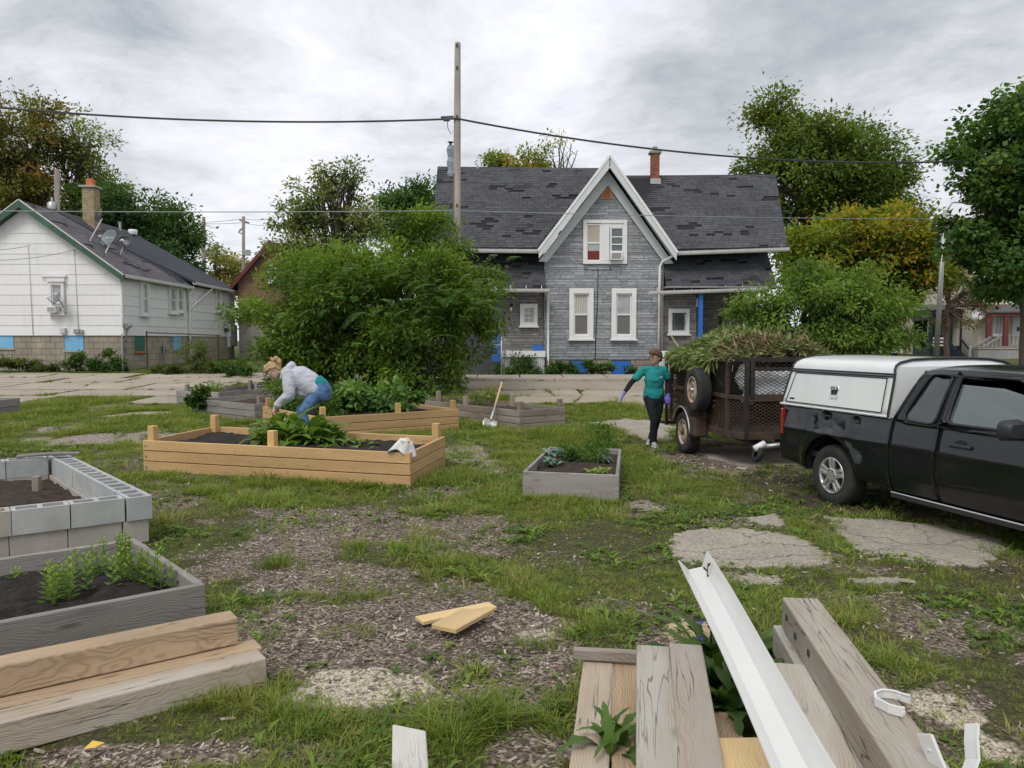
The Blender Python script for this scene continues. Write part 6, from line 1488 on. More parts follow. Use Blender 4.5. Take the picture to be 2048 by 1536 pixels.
a = Vector((*xy(516, 809, .33), 0)) + Vector((-.12, .12, 0)); l = Vector((*xy(388, 797, .33), 0)); d = (l - a); pr = Vector((-d.y, d.x, 0)).normalized() * -2.3
pr = pr if pr.y > 0 else -pr
bed('weathered grey board bed left of the bending woman with a leafy weed hanging on it', [a[:2], (a + pr)[:2], (l + pr)[:2], l[:2]], .33, 3, .145, .04, 'wood_grey', [(3, .06), (0, .08), (2, .9), (1, .5)], 'wood_greybrown', .15, .20, 'soil_brown', seed=3, bolts=True)
l2 = Vector((*xy(352, 781, .38), 0)); n2 = Vector((-7.45, 19.5, 0)); d = (l2 - n2); pr2 = Vector((d.y, -d.x, 0)).normalized() * 2.9
pr2 = pr2 if pr2.y > 0 else -pr2
bed('farthest weathered grey board bed at the edge of the concrete', [n2[:2], (n2 + pr2)[:2], (l2 + pr2)[:2], l2[:2]], .38, 2, .16, .04, 'wood_grey', [(0, .5), (2, .1), (2, .9)], 'wood_grey', .15, .22, 'soil_brown', seed=4)
n4 = Vector((*xy(1040, 821, .3), 0)); l4 = Vector((*xy(829, 798, .3), 0)); d = (l4 - n4).normalized(); pr4 = Vector((d.y, -d.x, 0)) * 1.25
bed('weathered grey board bed with a shovel leaning on its front', [n4[:2], (n4 + pr4)[:2], (l4 + pr4)[:2], l4[:2]], .3, 3, .14, .04, 'wood_greybrown', [(0, .05), (0, 1), (3, .02), (3, .5), (2, .5), (1, .42)], 'wood_greybrown', .17, .16, 'soil_brown', seed=5, bolts=True)
c5 = [xy(1045, 942, .19), xy(1238, 950, .19), xy(1243, 897, .19), xy(1098, 893, .19)]
bed('small low weathered grey bed with kale and feathery herbs', c5, .19, 1, .32, .04, 'wood_grey', soilz=.10, soilm='soil_brown', seed=6, mound=.03)
f6 = Vector((*xy(411, 1166, .30), 0)); k6 = Vector((*xy(271, 1075, .30), 0)); sd6 = (f6 - k6).normalized(); fr6 = Vector((sd6.y, -sd6.x, 0)); fr6 = fr6 if fr6.x < 0 else -fr6
fr6 = (Vector((*xy(0, 1243, .30), 0)) - f6).normalized()
B6 = [(f6 + fr6 * 3.0)[:2], f6[:2], k6[:2], (k6 + fr6 * 3.0)[:2]]
bed('weathered dark grey board bed beside the stacked timbers with mint sprigs', B6, .30, 1, .30, .045, 'wood_dark', soilz=.17, seed=7, mound=.05, amp=.07)
c7 = [(-15.2, 16.9), (at_z(24, 797, .33).x, 17.0), (at_z(24, 797, .33).x, 18.3), (-15.2, 18.4)]
bed('weathered grey bed cut off by the left edge of the photo', c7, .33, 2, .19, .05, 'wood_dark', soilz=.2, seed=8)
# cinder-block bed
def cmu_mesh(L=.398, Wd=.198, Hh=.198):
 mb = MB(); hx_, hy_ = L / 2, Wd / 2; t = .032; ch = [(-hx_ + t, -t / 2 - .002), (t / 2 + .002, hx_ - t)]
 xs = [-hx_, ch[0][0], ch[0][1], ch[1][0], ch[1][1], hx_]; ys = [-hy_, -hy_ + t, hy_ - t, hy_]
 for zt, top in ((Hh, 1), (0, 0)):
  for i in range(5):
   for j in range(3):
    if j == 1 and i in (1, 3): continue
    q = [(xs[i], ys[j], zt), (xs[i + 1], ys[j], zt), (xs[i + 1], ys[j + 1], zt), (xs[i], ys[j + 1], zt)]; mb.poly(q if top else q[::-1])
 def wall(p, q): mb.quad((*p, 0), (*q, 0), (*q, Hh), (*p, Hh))
 o = [(-hx_, -hy_), (hx_, -hy_), (hx_, hy_), (-hx_, hy_)]
 for i in range(4): wall(o[i], o[(i + 1) % 4])
 for a, b in ch:
  h = [(a, ys[1]), (a, ys[2]), (b, ys[2]), (b, ys[1])]
  for i in range(4): wall(h[i], h[(i + 1) % 4])
 me = mb.mesh('block', [M['cmu']]); bm = bmesh.new(); bm.from_mesh(me); bmesh.ops.remove_doubles(bm, verts=bm.verts, dist=1e-5); bm.to_mesh(me); bm.free(); return me
CM = cmu_mesh(); CMt = CM.copy(); CMt.materials[0] = M['cmu_tan']
cn = Vector((*xy(310, 990, .36), 0)); sdv = Vector((-.66, .75, 0)).normalized(); frv = Vector((-.80, -.60, 0)).normalized()
cb = empty('block_bed', 'garden bed of two courses of grey hollow concrete blocks', 'garden bed', 'raised garden beds', Matrix.Translation((cn.x - 1.4, cn.y, -.05)))
def cblock(p, d, z, me, j=0): link('block', me, cb, frame(Vector((p.x, p.y, z)), Matrix.Rotation(rng.uniform(-.015, .015) + j, 3, 'Z') @ d))
zc0 = .36 - .2
for k in range(8): cblock(cn + frv * .12 + sdv * (.2 + .405 * k) , sdv, zc0, CM)
for k in range(8): cblock(cn + frv * .15 + sdv * (.22 + .405 * k), sdv, zc0 - .202, CMt)
for k in range(6): cblock(cn + frv * (.23 + .2 + .405 * k) + sdv * .11, frv, zc0, CM if k < 2 else CMt if k % 2 == 0 else CM)
for k in range(6): cblock(cn + frv * (.25 + .2 + .405 * k) + sdv * .13, frv, zc0 - .202, CMt)
for k in range(6): cblock(cn + frv * (.25 + .2 + .405 * k) + sdv * 3.12, frv, zc0, CM)
for k in range(6): cblock(cn + frv * (.25 + .2 + .405 * k) + sdv * 3.12, frv, zc0 - .202, CMt)
q = [cn + frv * .2 + sdv * .2, cn + frv * 2.7 + sdv * .2, cn + frv * 2.7 + sdv * 3.05, cn + frv * .2 + sdv * 3.05]
soil(cb, [p[:2] for p in q], .12, 'soil_brown', .07, 9, .05)
EXCL.append([(p.x, p.y) for p in (cn, cn + sdv * 3.3, cn + sdv * 3.3 + frv * 2.9, cn + frv * 2.9)][::-1])
e = cn + sdv * 3.05 + frv * .25
tag(plank('board', e + Vector((-.28, -.12, .385)), e + Vector((.34, .06, .395)), .07, .035, 'wood_dark', bevel=.01, warp=.015), 'short blackened board lying on the back corner of the block bed', 'board')
pp = at_z(74, 975, .15); tag(plank('stake', pp - Z1 * .1, pp + Z1 * .12, .07, .07, 'wood_greybrown', up=(0, 1, 0)), 'short brown stake standing in the soil of the block bed', 'stake')
# left stack of timbers
def timber(label, fr, bk, z, m, w=.14, h=.14, group='squared timbers', ext=0., warp=0, name='timber'):
 a, b = Vector(fr), Vector(bk); d = (b - a).normalized(); o = plank(name, a + Z1 * (z - h / 2) , b + d * ext + Z1 * (z - h / 2), w, h, m, bevel=.008, warp=warp, seg=2)
 tag(o, label, 'timber', group); s = Vector((-d.y, d.x, 0)) * w / 2
 if z < .3: EXCL.append([(p.x, p.y) for p in (a - s, b + d * ext - s, b + d * ext + s, a + s)])
 return o
e2 = Vector((*xy(524, 1306, .14), 0)); f2 = Vector((*xy(0, 1432, .14), 0)); d2 = (f2 - e2).normalized()
timber('lowest tan-grey timber at the front of the left stack', e2, f2, .14, 'timber', ext=1.)
s2 = Vector((-d2.y, d2.x, 0)); s2 = s2 if s2.y > 0 else -s2
timber('hidden brown timber under the upper timber of the left stack', e2 + s2 * .152 - d2 * .03, f2 + s2 * .152, .138, 'timber_brown', ext=1.)
timber('upper brown timber with a big knot on the left stack', e2 + s2 * .245 + d2 * .06, f2 + s2 * .262, .282, 'timber_brown', ext=1.)
# two scrap boards on the mulch
g1 = G(845, 1258); sc1a, sc1b = G(838, 1252), G(985, 1221); scb = MB()
tag(plank('scrap_board', sc1a + Z1 * .03, sc1b + Z1 * .035, .11, .025, 'scrap'), 'narrow fresh-sawn board with a pointed end lying on the mulch', 'board')
a, b = G(893, 1276) + Z1 * .06, G(958, 1240) + Z1 * .065
Fm = frame(a, b - a); L = (b - a).length + .06; nt = .03
out = [(-.03, -.085), (L - .02, -.085), (L, -.04), (L - .05, -.01), (L - .1, .03), (L - .12, .085), (-.03, .085)]
tag(MB().prism([(x, y, -.0135) for x, y in out], (0, 0, .027)).build('scrap_board', M['scrap'], M=Fm, bevel=.003, fix=True), 'wide fresh-sawn board with a notched end lying across the narrow one', 'board')
# whitewashed board at the bottom edge
a = G(818, 1536) + Z1 * .20; b = G(815, 1460) + Z1 * .20
fa = at_z(818, 1460, .22); na = at_z(822, 1600, .22); Fm = frame(na, fa - na); L = (fa - na).length
tag(MB().prism([(-1.2, -.062, -.019), (L - .05, -.062, -.019), (L + .02, .062, -.019), (-1.2, .062, -.019)], (0, 0, .038)).build('plank', M['wood_white'], M=Fm, bevel=.004, fix=True), 'whitewashed grey board with a slanted end at the bottom of the photo', 'board')
tag(plank('timber', Vector((na.x - .1, na.y - 1.2, .10)), Vector((na.x - .02, na.y + .05, .10)), .2, .19, 'timber_pale'), 'timber just below the photo carrying the whitewashed board', 'timber', 'squared timbers')
# right lumber pile
def tim_px(label, far, near, z, m, w=.145, h=.14, warp=0):
 """far, near: pixels of the top centre line"""
 f = Vector((*xy(*far, z), 0)); n = Vector((*xy(*near, z), 0)); return timber(label, f, n, z, m, w, h, ext=1.3, warp=warp)
tim_px('leftmost tan timber of the right lumber pile', (1197, 1318), (1178, 1536), .15, 'timber')
tim_px('brown timber in the dark gap beside the leftmost timber of the right pile', (1250, 1318), (1262, 1536), .145, 'timber_brown', .14)
tim_px('grey timber lying on top, left of the timber with arched grain', (1306, 1290), (1318, 1536), .29, 'timber_pale', .15)
tim_px('pinkish grey timber with arched grain, right of the other grey one', (1371, 1287), (1404, 1536), .288, 'timber', .15)
tim_px('lower brown timber under the arched-grain timber', (1374, 1340), (1420, 1536), .143, 'timber_brown', .14)
tim_px('short low brown timber end in the weeds of the right pile', (1440, 1422), (1470, 1536), .13, 'timber_brown', .13, .12)
tim_px('grey timber with a large knot at its far end, right of the white gutter', (1581, 1326), (1668, 1536), .29, 'timber_pale', .165)
tim_px('timber under the large-knot timber', (1590, 1370), (1676, 1536), .145, 'timber_brown', .15)
f, n = (1600, 1195), (1845, 1536)
tim_px('largest grey timber on the right with split top and bolt holes', f, n, .44, 'timber_pale', .17, .15)
fz = Vector((*xy(*f, .44), 0)); nz = Vector((*xy(*n, .44), 0)); dd = (nz - fz).normalized(); ss = Vector((dd.y, -dd.x, 0)); ss = ss if ss.x < 0 else -ss
timber('grey timber below the largest right timber, set a little left', fz + ss * .035 - dd * .03, nz + ss * .03, .288, 'timber_pale', .17, .14, ext=1.3)
timber('lowest timber under the largest right timber', fz + ss * .01 + dd * .1, nz + ss * .01, .143, 'timber', .16, .14, ext=1.3)
hb = MB()
for i, (fr_, zz) in enumerate(((.08, .38), (.2, .36), (.36, .38), (.3, .25))):
 p = fz + dd * fr_ * 1.5 + ss * (.0855 + (.035 if zz < .29 else 0)); hb.tube([p + Z1 * zz - ss * .004, p + Z1 * zz + ss * .006], .016, 10)
big = [o for o in COL.objects if o.get('label', '').startswith('largest grey timber')][0]
tag(hb.build('bolt_heads', M['dark_metal'], big), kind='stuff')
a, b = at_z(1147, 1306, .185), at_z(1275, 1313, .185)
tag(plank('batten', a, b, .045, .05, 'wood_greybrown', bevel=.004), 'short grey-brown batten lying across the far end of the leftmost timber', 'batten')
# tan board end poking up between the timbers
p0, p1, p2 = at_z(1437, 1500, .21), at_z(1503, 1450, .23), at_z(1560, 1545, .21)
e1 = p1 - p0; ln = Vector((*xy(1500, 1640, .20), .20)) - p0
Fm = frame(p0.lerp(p1, .5), (p2 - p1), Vector((0, 0, 1))); wd = e1.length
tag(MB().box((0, -wd / 2, -.04), (1.1, wd / 2, 0)).build('plank', M['scrap'], M=frame(p0.lerp(p1, .5), (p2 - p1) * Vector((1, 1, 0))), bevel=.004), 'wide tan plank end showing between the white gutter and the timbers', 'board')
# white gutter length
ga, gb_ = at_z(1386, 1141, .47), at_z(1580, 1536, .50); Fg = frame(ga, gb_ - ga); L = (gb_ - ga).length + 1.0
prof = [(-.074, .104), (-.068, .097), (-.045, .018), (.022, .0), (.07, .048), (.076, .051)]
inn = [(y * .965, z + .004) for y, z in prof]
g = MB(); st = [0, .02, .9, 1.8, L]
rg = []
for i in range(14):
 x = L * i / 13; o = .012 * math.sin(x * 1.9); tw = 1 + .06 * math.sin(x * 2.3 + 1)
 rg.append([Vector((x, -y * tw, z + o)) for y, z in prof] + [Vector((x, -y * tw, z + o)) for y, z in inn[::-1]])
g.rings(rg)
gt = g.build('gutter_length', M['white_plastic'], M=Fg, fix=True, auto=35); tag(gt, 'long white vinyl gutter length lying on the lumber pile', 'gutter')
# white vinyl gutter brackets
def bracket(label, P, yaw, pts, wd, th=.006, pitch=0., ribs=()):
 t = empty('gutter_bracket', label, 'gutter bracket', 'white vinyl gutter brackets', Matrix.Translation(P) @ Matrix.Rotation(yaw, 4, 'Z') @ Matrix.Rotation(pitch, 4, 'X'))
 mb = MB(); n = len(pts); P2 = [Vector((x, y, 0)) for x, y in pts]; inn_ = []
 for i in range(n):
  d = (P2[min(i + 1, n - 1)] - P2[max(i - 1, 0)]).normalized(); inn_.append(P2[i] + Vector((-d.y, d.x, 0)) * th)
 rg = [[Vector((p.x, p.y, 0)), Vector((p.x, p.y, wd)), Vector((q.x, q.y, wd)), Vector((q.x, q.y, 0))] for p, q in zip(P2, inn_)]
 mb.rings(rg); mb.build('band', M['white_plastic'], t, world=False, fix=True, bevel=.0015)
 lp = MB()
 for p, q in zip(P2, inn_): pass
 rg = [[Vector((p.x, p.y, wd)), Vector((p.x, p.y, wd + .004)), Vector((q.x * .94, q.y * .94, wd + .004)), Vector((q.x * .94, q.y * .94, wd))] for p, q in zip(P2, inn_)]
 lp.rings(rg); lp.build('flange', M['white_plastic'], t, world=False, fix=True)
 for x, y in ribs: MB().tube([(x, y, wd * .5 - .004), (x, y, wd * .5 + .006)], .005, 10).build('boss', M['white_plastic'], t, world=False)
 return t
c = at_z(1782, 1412, .445)
bracket('white angular gutter bracket lying flat on the largest timber', c, R(-52), [(.035, .068), (-.02, .062), (-.052, .040), (-.060, -.005), (-.035, -.046), (.02, -.062), (.062, -.052), (.066, -.040)], .028, ribs=((.0, .055), (.064, -.046)))
c = at_z(1905, 1535, .40)
bracket('white cradle-shaped gutter bracket at the bottom right corner', c, R(28), [(-.095, .075), (-.088, .0), (-.080, -.05), (.02, -.05), (.055, -.02), (.075, .03), (.10, .075)], .05, ribs=((-.09, .03),))
c2 = at_z(1872, 1520, .44)
br = [o for o in COL.objects if o.get('label', '').startswith('white cradle')][0]; br.rotation_euler = (R(62), 0, R(18)); br.location = at_z(1900, 1512, .44)
MB().box((.088, .03, .012), (.096, .055, .04)).build('sticker', mat('dark_blue_print', (.04, .03, .22), .4), br, world=False)
# shovel leaning on the grey bed
sh0 = G(978, 856); tipb = at_y(1004, 764, 16.6)
hp = sh0 + Z1 * .02
top = Vector((at_y(1004, 764, sh0.y + .62).x, sh0.y + .62, at_y(1004, 764, sh0.y + .62).z))
shv = empty('shovel', 'wooden-handled shovel leaning against the grey bed', 'shovel', M=Matrix.Translation(sh0))
ax = (top - hp).normalized(); k0 = hp + ax * .34
MB().tube([k0, k0.lerp(top, .5), top], [.019, .021, .019], 10).build('handle', M['scrap'], shv, smooth=True)
MB().tube([hp + ax * .14, hp + ax * .2, k0, k0 + ax * .1], [.02, .026, .024, .022], 10).build('socket', M['galv'], shv, smooth=True)
sd_ = ax.cross(Vector((0, -1, 0))).normalized(); nrm = sd_.cross(ax); bl = MB()
rows2 = [(.17, .07, .0), (.165, .135, .012), (.08, .15, .016), (0, .14, .014), (-.07, .09, .008), (-.11, .012, 0)]
bl.rings([[hp + ax * h + sd_ * (w * u) + nrm * (c * (u * u) * 3.2 - .012) for u in (-1, -.66, -.33, 0, .33, .66, 1)] for h, w, c in rows2], cap=False, closed=False)
o = bl.build('blade', M['galv'], shv, smooth=True); sm = o.modifiers.new('thick', 'SOLIDIFY'); sm.thickness = .004
# rag on the front-right post of the new bed
Cb = [Vector((p[0], p[1], 0)) for p in B1]; pc = Cb[1] + (Cb[0] - Cb[1]).normalized() * .11 + (Cb[2] - Cb[1]).normalized() * .1
def ragf(u, v):
 a = 2 * math.pi * u; rr_ = .03 + .055 * min(1, v * 2.2) + .075 * max(0, v - .3) * (1 + .8 * math.sin(a * 2 + 1) * .6); fold = 1 + .16 * math.sin(a * 5 + v * 2) * v
 drop = .02 * v + .21 * max(0, v - .22) * (1 + .35 * math.sin(a * 2 + 2.6))
 return pc + Vector((math.cos(a) * rr_ * fold - .05 * max(0, v - .4), math.sin(a) * rr_ * fold, .33 + .16 - drop))
rg = MB().grid(ragf, 36, 16); rag = rg.build('rag', M['cloth_rag'], smooth=True); tag(rag, 'grubby white rag draped over the corner post of the new bed', 'rag')
sm = rag.modifiers.new('thick', 'SOLIDIFY'); sm.thickness = .003
# ---------------------------------------------------------------- garden plants
def broad(parent, base, n, ln, wd, m, seed, spread=1., rise=.9, lobe=0, name='leaves', tintm=.5, basesp=.1, stalk=.35):
 """rosette of long arching leaves, five quads each side of the midrib"""
 g = random.Random(seed); V, Q, T = [], [], []; st = MB(); base = Vector(base)
 for i in range(n):
  a = g.uniform(0, 2 * math.pi); el = g.uniform(.35, 1.25) * rise; L = ln * g.uniform(.6, 1.15); w = wd * g.uniform(.7, 1.2); d = Vector((math.cos(a), math.sin(a), 0)) * spread; s = Vector((-math.sin(a), math.cos(a), 0))
  b = base + Vector((g.gauss(0, basesp), g.gauss(0, basesp), 0)); t0 = len(V); tt = min(max(g.gauss(tintm, .25), 0), 2); p = b.copy(); ang = el; K = 7
  wave = g.uniform(0, 6)
  prof = [.05, .06, .55, .95, 1., .8, .45, .04] if stalk else [.3, .7, .95, 1, .9, .7, .4, .03]
  for k in range(K + 1):
   x = w * prof[k] * .5 * ((.62 if k % 2 else 1.25) if lobe else 1); dip = .25 * x; u = s * x + Z1 * (dip + math.sin(wave + k * 2.2) * .12 * x)
   V += [p - s * x + Z1 * (dip + math.sin(wave + k * 1.7) * .15 * x), p, p + u]
   p = p + (d.normalized() * math.cos(ang) + Z1 * math.sin(ang)) * (L / K); ang -= g.uniform(.16, .30)
  for k in range(K):
   o = t0 + k * 3; Q += [(o, o + 1, o + 4, o + 3), (o + 1, o + 2, o + 5, o + 4)]; T += [tt, min(tt + .12, 2)]
 return link(name, np_mesh(name, np.array([tuple(v) for v in V]), np.array(Q), m, {'tint': ('FACE', 'FLOAT', T)}, True), parent)
def plant(name, label, cat, base, group=None): return empty(name, label, cat, group, Matrix.Translation(base))
pb_ = at_z(590, 888, .25); t = plant('leafy_greens', 'large clump of broad-leaved greens in the new bed under the woman\'s hands', 'plant', pb_)
for i, (dx_, dy_, s_) in enumerate(((-.32, 0, .9), (-.12, .2, 1.1), (.08, -.08, 1.), (.3, .1, .95), (.02, .35, 1.1), (-.3, .35, .9), (.22, .4, .8), (-.1, -.22, .85), (.42, -.1, .6))): broad(t, pb_ + Vector((dx_, dy_, -.02)), 26, .62 * s_, .15, M['leaf_mustard'], 40 + i, rise=1.35, tintm=.5)
pb2 = at_z(690, 893, .26); t = plant('leafy_greens', 'sprawling leggy greens right of the large clump in the new bed', 'plant', pb2)
for i, (dx_, dy_) in enumerate(((-.1, 0), (.1, .12), (-.2, .1))): broad(t, pb2 + Vector((dx_, dy_, -.03)), 9, .42, .09, M['leaf_mustard'], 60 + i, rise=.75, tintm=.6)
def mass(label, name, cat, px, py, z, w, h, m, n, size, seed, per=26, asp=.75, turned=0., zc=.5, dp=.8, cr=.12):
 b = at_z(px, py, z); t = plant(name, label, cat, b); P, A, N, L, Wd, T, C = crown([((b.x, b.y, z + h * zc), (w / 2, w / 2 * dp, h * .5))], n, per, cr, size, seed, droop=.3, turned=turned, shell=.35, asp=asp); P[:, 2] = np.maximum(P[:, 2], z)
 mb = MB(); rr = random.Random(seed)
 for i in range(14): limb(mb, b + Vector((rr.uniform(-w, w) * .3, rr.uniform(-w, w) * .25, -.05)), Vector(C[i * len(C) // 14]), .008, .003, i, .1, 4, 3)
 link('leaves', leaf_mesh('leaves', P, A, N, L, Wd, T, m), t); tag(mb.build('stems', M['stem'], t), kind='stuff'); return t
mass('wide mass of bean plants filling the bed behind the woman', 'bean_plant', 'plant', 750, 822, .26, 1.75, .52, M['leaf_bean'], 170, .11, 71, turned=.04)
mass('dark leafy bean plants near the middle post of the bed behind', 'bean_plant', 'plant', 690, 826, .26, .75, .42, M['leaf_weed'], 60, .11, 72)
mass('feathery light-green plants right behind the woman\'s knees', 'herb', 'herb', 648, 832, .26, .75, .45, M['leaf_dill'], 70, .09, 73, asp=.3)
mass('tall feathery plants between the woman\'s arms and legs', 'herb', 'herb', 585, 822, .24, .95, .55, M['leaf_dill'], 90, .09, 74, asp=.35)
mass('pale flowering weed by the post left of the woman', 'weed', 'weed', 556, 806, .2, .5, .6, M['leaf_young'], 34, .08, 75, asp=.4)
mass('sparse weeds growing in the grey bed behind the shovel', 'weed', 'weed', 965, 812, .16, 1.1, .28, M['leaf_pale'], 46, .09, 76, asp=.3)
mass('dark leafy weed hanging on the left face of the grey bed', 'weed', 'weed', 402, 812, .18, .34, .30, M['leaf_weed'], 22, .12, 77, dp=.6)
mass('thin grassy weeds in the far left grey bed', 'weed', 'weed', 430, 795, .22, .9, .22, M['leaf_young'], 30, .12, 78, asp=.15)
mass('feathery herb mass filling the middle of the small low bed', 'herb', 'herb', 1165, 925, .1, .62, .22, M['leaf_dill'], 80, .05, 79, asp=.3, cr=.08)
mass('taller feathery herb at the back of the small low bed', 'herb', 'herb', 1200, 903, .1, .5, .34, M['leaf_dill'], 60, .05, 80, asp=.3, cr=.08)
for i, (px, py, lb, s_) in enumerate(((1108, 914, 'big blue-green kale at the back left of the small low bed', 1.), (1100, 928, 'smaller kale at the left side of the small low bed', .7), (1213, 924, 'small kale at the right side of the small low bed', .6))):
 b = at_z(px, py, .13); t = plant('kale', lb, 'kale', b, 'kale plants in the small low bed'); broad(t, b, 18, .24 * s_, .11 * s_, M['leaf_kale'], 90 + i, rise=1., stalk=0, basesp=.04)
b = at_z(1187, 950, .12); t = plant('pepper_plant', 'yellow-green pepper plant at the front of the small low bed', 'plant', b); broad(t, b, 16, .2, .05, M['leaf_mint'], 95, rise=1.1, tintm=.7, basesp=.04); broad(t, b + Vector((.1, .05, 0)), 10, .2, .05, M['leaf_mint'], 96, rise=1.1, tintm=.9, basesp=.04)
def mint(label, px, py, stems, h, seed, z=.2, spread=.1):
 b = at_z(px, py, z); t = plant('mint', label, 'herb', b, 'mint sprigs in the dark grey bed'); g = random.Random(seed); P, A, N, L, Wd, T = [], [], [], [], [], []; st = MB()
 for s in range(stems):
  q = b + Vector((g.gauss(0, spread), g.gauss(0, spread * .7), 0)); hh = h * g.uniform(.65, 1.1); lean = Vector((g.uniform(-.12, .12), g.uniform(-.12, .12), 1)); n = int(hh / .024); a0 = g.uniform(0, 3)
  st.tube([q - Z1 * .03, q + lean * hh * .5, q + lean * hh], [.004, .003, .002], 4, False)
  for k in range(n + 1):
   f = k / n; p = q + lean * hh * f; a = a0 + k * math.pi / 2; ln = .062 * (1.1 - .45 * f) if k < n else .03
   for sgn in (0, math.pi):
    d = Vector((math.cos(a + sgn), math.sin(a + sgn), .35 + .5 * f)); P.append(p); A.append(d); N.append(Z1 + d * -.3); L.append(ln * g.uniform(.8, 1.15)); Wd.append(ln * .5); T.append(min(1, max(0, f * .9 + g.uniform(-.1, .2))))
 link('leaves', leaf_mesh('leaves', np.array(P), np.array(A), np.array(N), L, Wd, T, M['leaf_mint'], .1), t); tag(st.build('stems', M['stem'], t), kind='stuff')
mint('bushiest mint clump at the front edge of the dark grey bed, left', 112, 1200, 12, .24, 1)
mint('mint clump in the right corner of the dark grey bed', 275, 1172, 14, .21, 2)
mint('tall single mint stems at the back right of the dark grey bed', 250, 1135, 5, .24, 3, spread=.05)
mint('loose pale mint sprigs in the middle of the dark grey bed', 192, 1150, 7, .17, 4)
mint('tiny mint sprig at the left of the dark grey bed', 42, 1165, 2, .09, 5, spread=.03)
# weeds in the lumber pile
def dock(label, px, py, z, n, ln, wd, seed, m='leaf_weed', rise=1.2):
 b = at_z(px, py, z); t = plant('broadleaf_weed', label, 'weed', b, 'weeds in the lumber pile'); broad(t, b, n, ln, wd, M[m], seed, rise=rise, tintm=.45, basesp=.03, stalk=0, lobe=1); return t
dock('dark toothed dandelion growing between the two left timbers of the right pile', 1226, 1500, .12, 18, .21, .05, 101, rise=1.6)
dock('dark leafy weed behind the arched-grain timber', 1425, 1330, .02, 22, .34, .06, 102)
dock('tall leafy weed in the gap left of the white gutter', 1440, 1400, .02, 30, .42, .075, 103)
dock('leafy weed right of the white gutter by the large-knot timber', 1510, 1330, .02, 24, .36, .09, 104)
dock('low leafy weed at the near end of the gap', 1465, 1440, .05, 22, .36, .07, 105)
ch = plant('chicory', 'chicory stalk with two blue flowers and dry seed heads against the white gutter', 'plant', G(1420, 1330)); b = G(1422, 1330); mb = MB()
pth = [(1422, 1330), (1420, 1255), (1414, 1215), (1411, 1190), (1412, 1165), (1405, 1140), (1404, 1112)]; yb_ = b.y - .02
pts = [Vector((at_y(x, y, yb_).x, yb_ - .02 * i, at_y(x, y, yb_).z)) for i, (x, y) in enumerate(pth)]; mb.tube(pts, [.006, .005, .004, .004, .003, .003, .002], 5)
rr = random.Random(3)
for i in range(1, 6):
 for q in range(3): p = pts[i].lerp(pts[i + 1], q / 3) if i < 6 else pts[i]; d = Vector((rr.uniform(-1, 1), rr.uniform(-.6, .2), rr.uniform(.3, 1))).normalized(); mb.tube([p, p + d * .022], [.0035, .006], 5); mb.tube([p + d * .02, p + d * .03], [.006, .003], 5)
mb.build('stalk', M['stem_dry'], ch); fl = MB()
for x, y in ((1401, 1243), (1400, 1277)):
 p = at_y(x, y, yb_ - .02)
 for k in range(10): a = k * .628; fl.add([p, p + Vector((math.cos(a - .25), -.3, math.sin(a - .25))) * .014, p + Vector((math.cos(a), -.4, math.sin(a))) * .019, p + Vector((math.cos(a + .25), -.3, math.sin(a + .25))) * .014], [(0, 1, 2, 3)])
 fl2 = MB()
fl.build('flowers', M['flower_blue'], ch); st = MB()
for x, y in ((1401, 1243), (1400, 1277)): st.tube([b, Vector((at_y(x + 6, y + 30, yb_).x, yb_, at_y(x, y + 30, yb_).z)), at_y(x, y, yb_ - .018)], .003, 4)
st.build('flower_stems', M['stem'], ch)
# ---------------------------------------------------------------- people
def ell(path, rad, side=(0, 1, 0), n=14):
 """rings of an elliptical tube; rad: (half width along side, half depth) per point; rounded ends"""
 P = [Vector(p) for p in path]; R_ = [(r, r) if not hasattr(r, '__len__') else r for r in rad]; d0 = (P[0] - P[1]).normalized(); d1 = (P[-1] - P[-2]).normalized()
 P2, R2_ = [], []
 for q in (.95, .6): P2.append(P[0] + d0 * min(R_[0]) * q * .8); R2_.append(tuple(x * math.sqrt(1 - q * q) for x in R_[0]))
 P2 += P; R2_ += R_
 for q in (.6, .95): P2.append(P[-1] + d1 * min(R_[-1]) * q * .8); R2_.append(tuple(x * math.sqrt(1 - q * q) for x in R_[-1]))
 out = []; s0 = Vector(side)
 for i, p in enumerate(P2):
  d = (P2[min(i + 1, len(P2) - 1)] - P2[max(i - 1, 0)]).normalized(); s = s0 - d * s0.dot(d)
  s = s.normalized() if s.length > .2 else d.orthogonal().normalized(); s0 = s; w = d.cross(s)
  out.append([p + s * math.cos(2 * math.pi * k / n) * R2_[i][0] + w * math.sin(2 * math.pi * k / n) * R2_[i][1] for k in range(n)])
 return out
def fuse(name, pieces, m, parent, voxel=.01, smooth=3, disp=None):
 """join lofted pieces into one continuous skin"""
 mb = MB()
 for pc in pieces: mb.rings(pc)
 me = mb.mesh(name, m); bm = bmesh.new(); bm.from_mesh(me); bmesh.ops.recalc_face_normals(bm, faces=bm.faces); bm.to_mesh(me); bm.free()
 o = bpy.data.objects.new(name, me); TMP.collection.objects.link(o)
 r = o.modifiers.new('r', 'REMESH'); r.mode = 'VOXEL'; r.voxel_size = voxel; s = o.modifiers.new('s', 'SMOOTH'); s.factor = .5; s.iterations = smooth
 m2 = evalm(o); m2.name = name
 if disp:
  nn = [v.normal.copy() for v in m2.vertices]; cc = [v.co.copy() for v in m2.vertices]
  m2.vertices.foreach_set('co', [x for c, q in zip(cc, nn) for x in c + q * disp(c)]); m2.update()
 m2.polygons.foreach_set('use_smooth', [True] * len(m2.polygons)); m2.materials.clear(); m2.materials.append(m)
 return link(name, m2, parent, None, False)
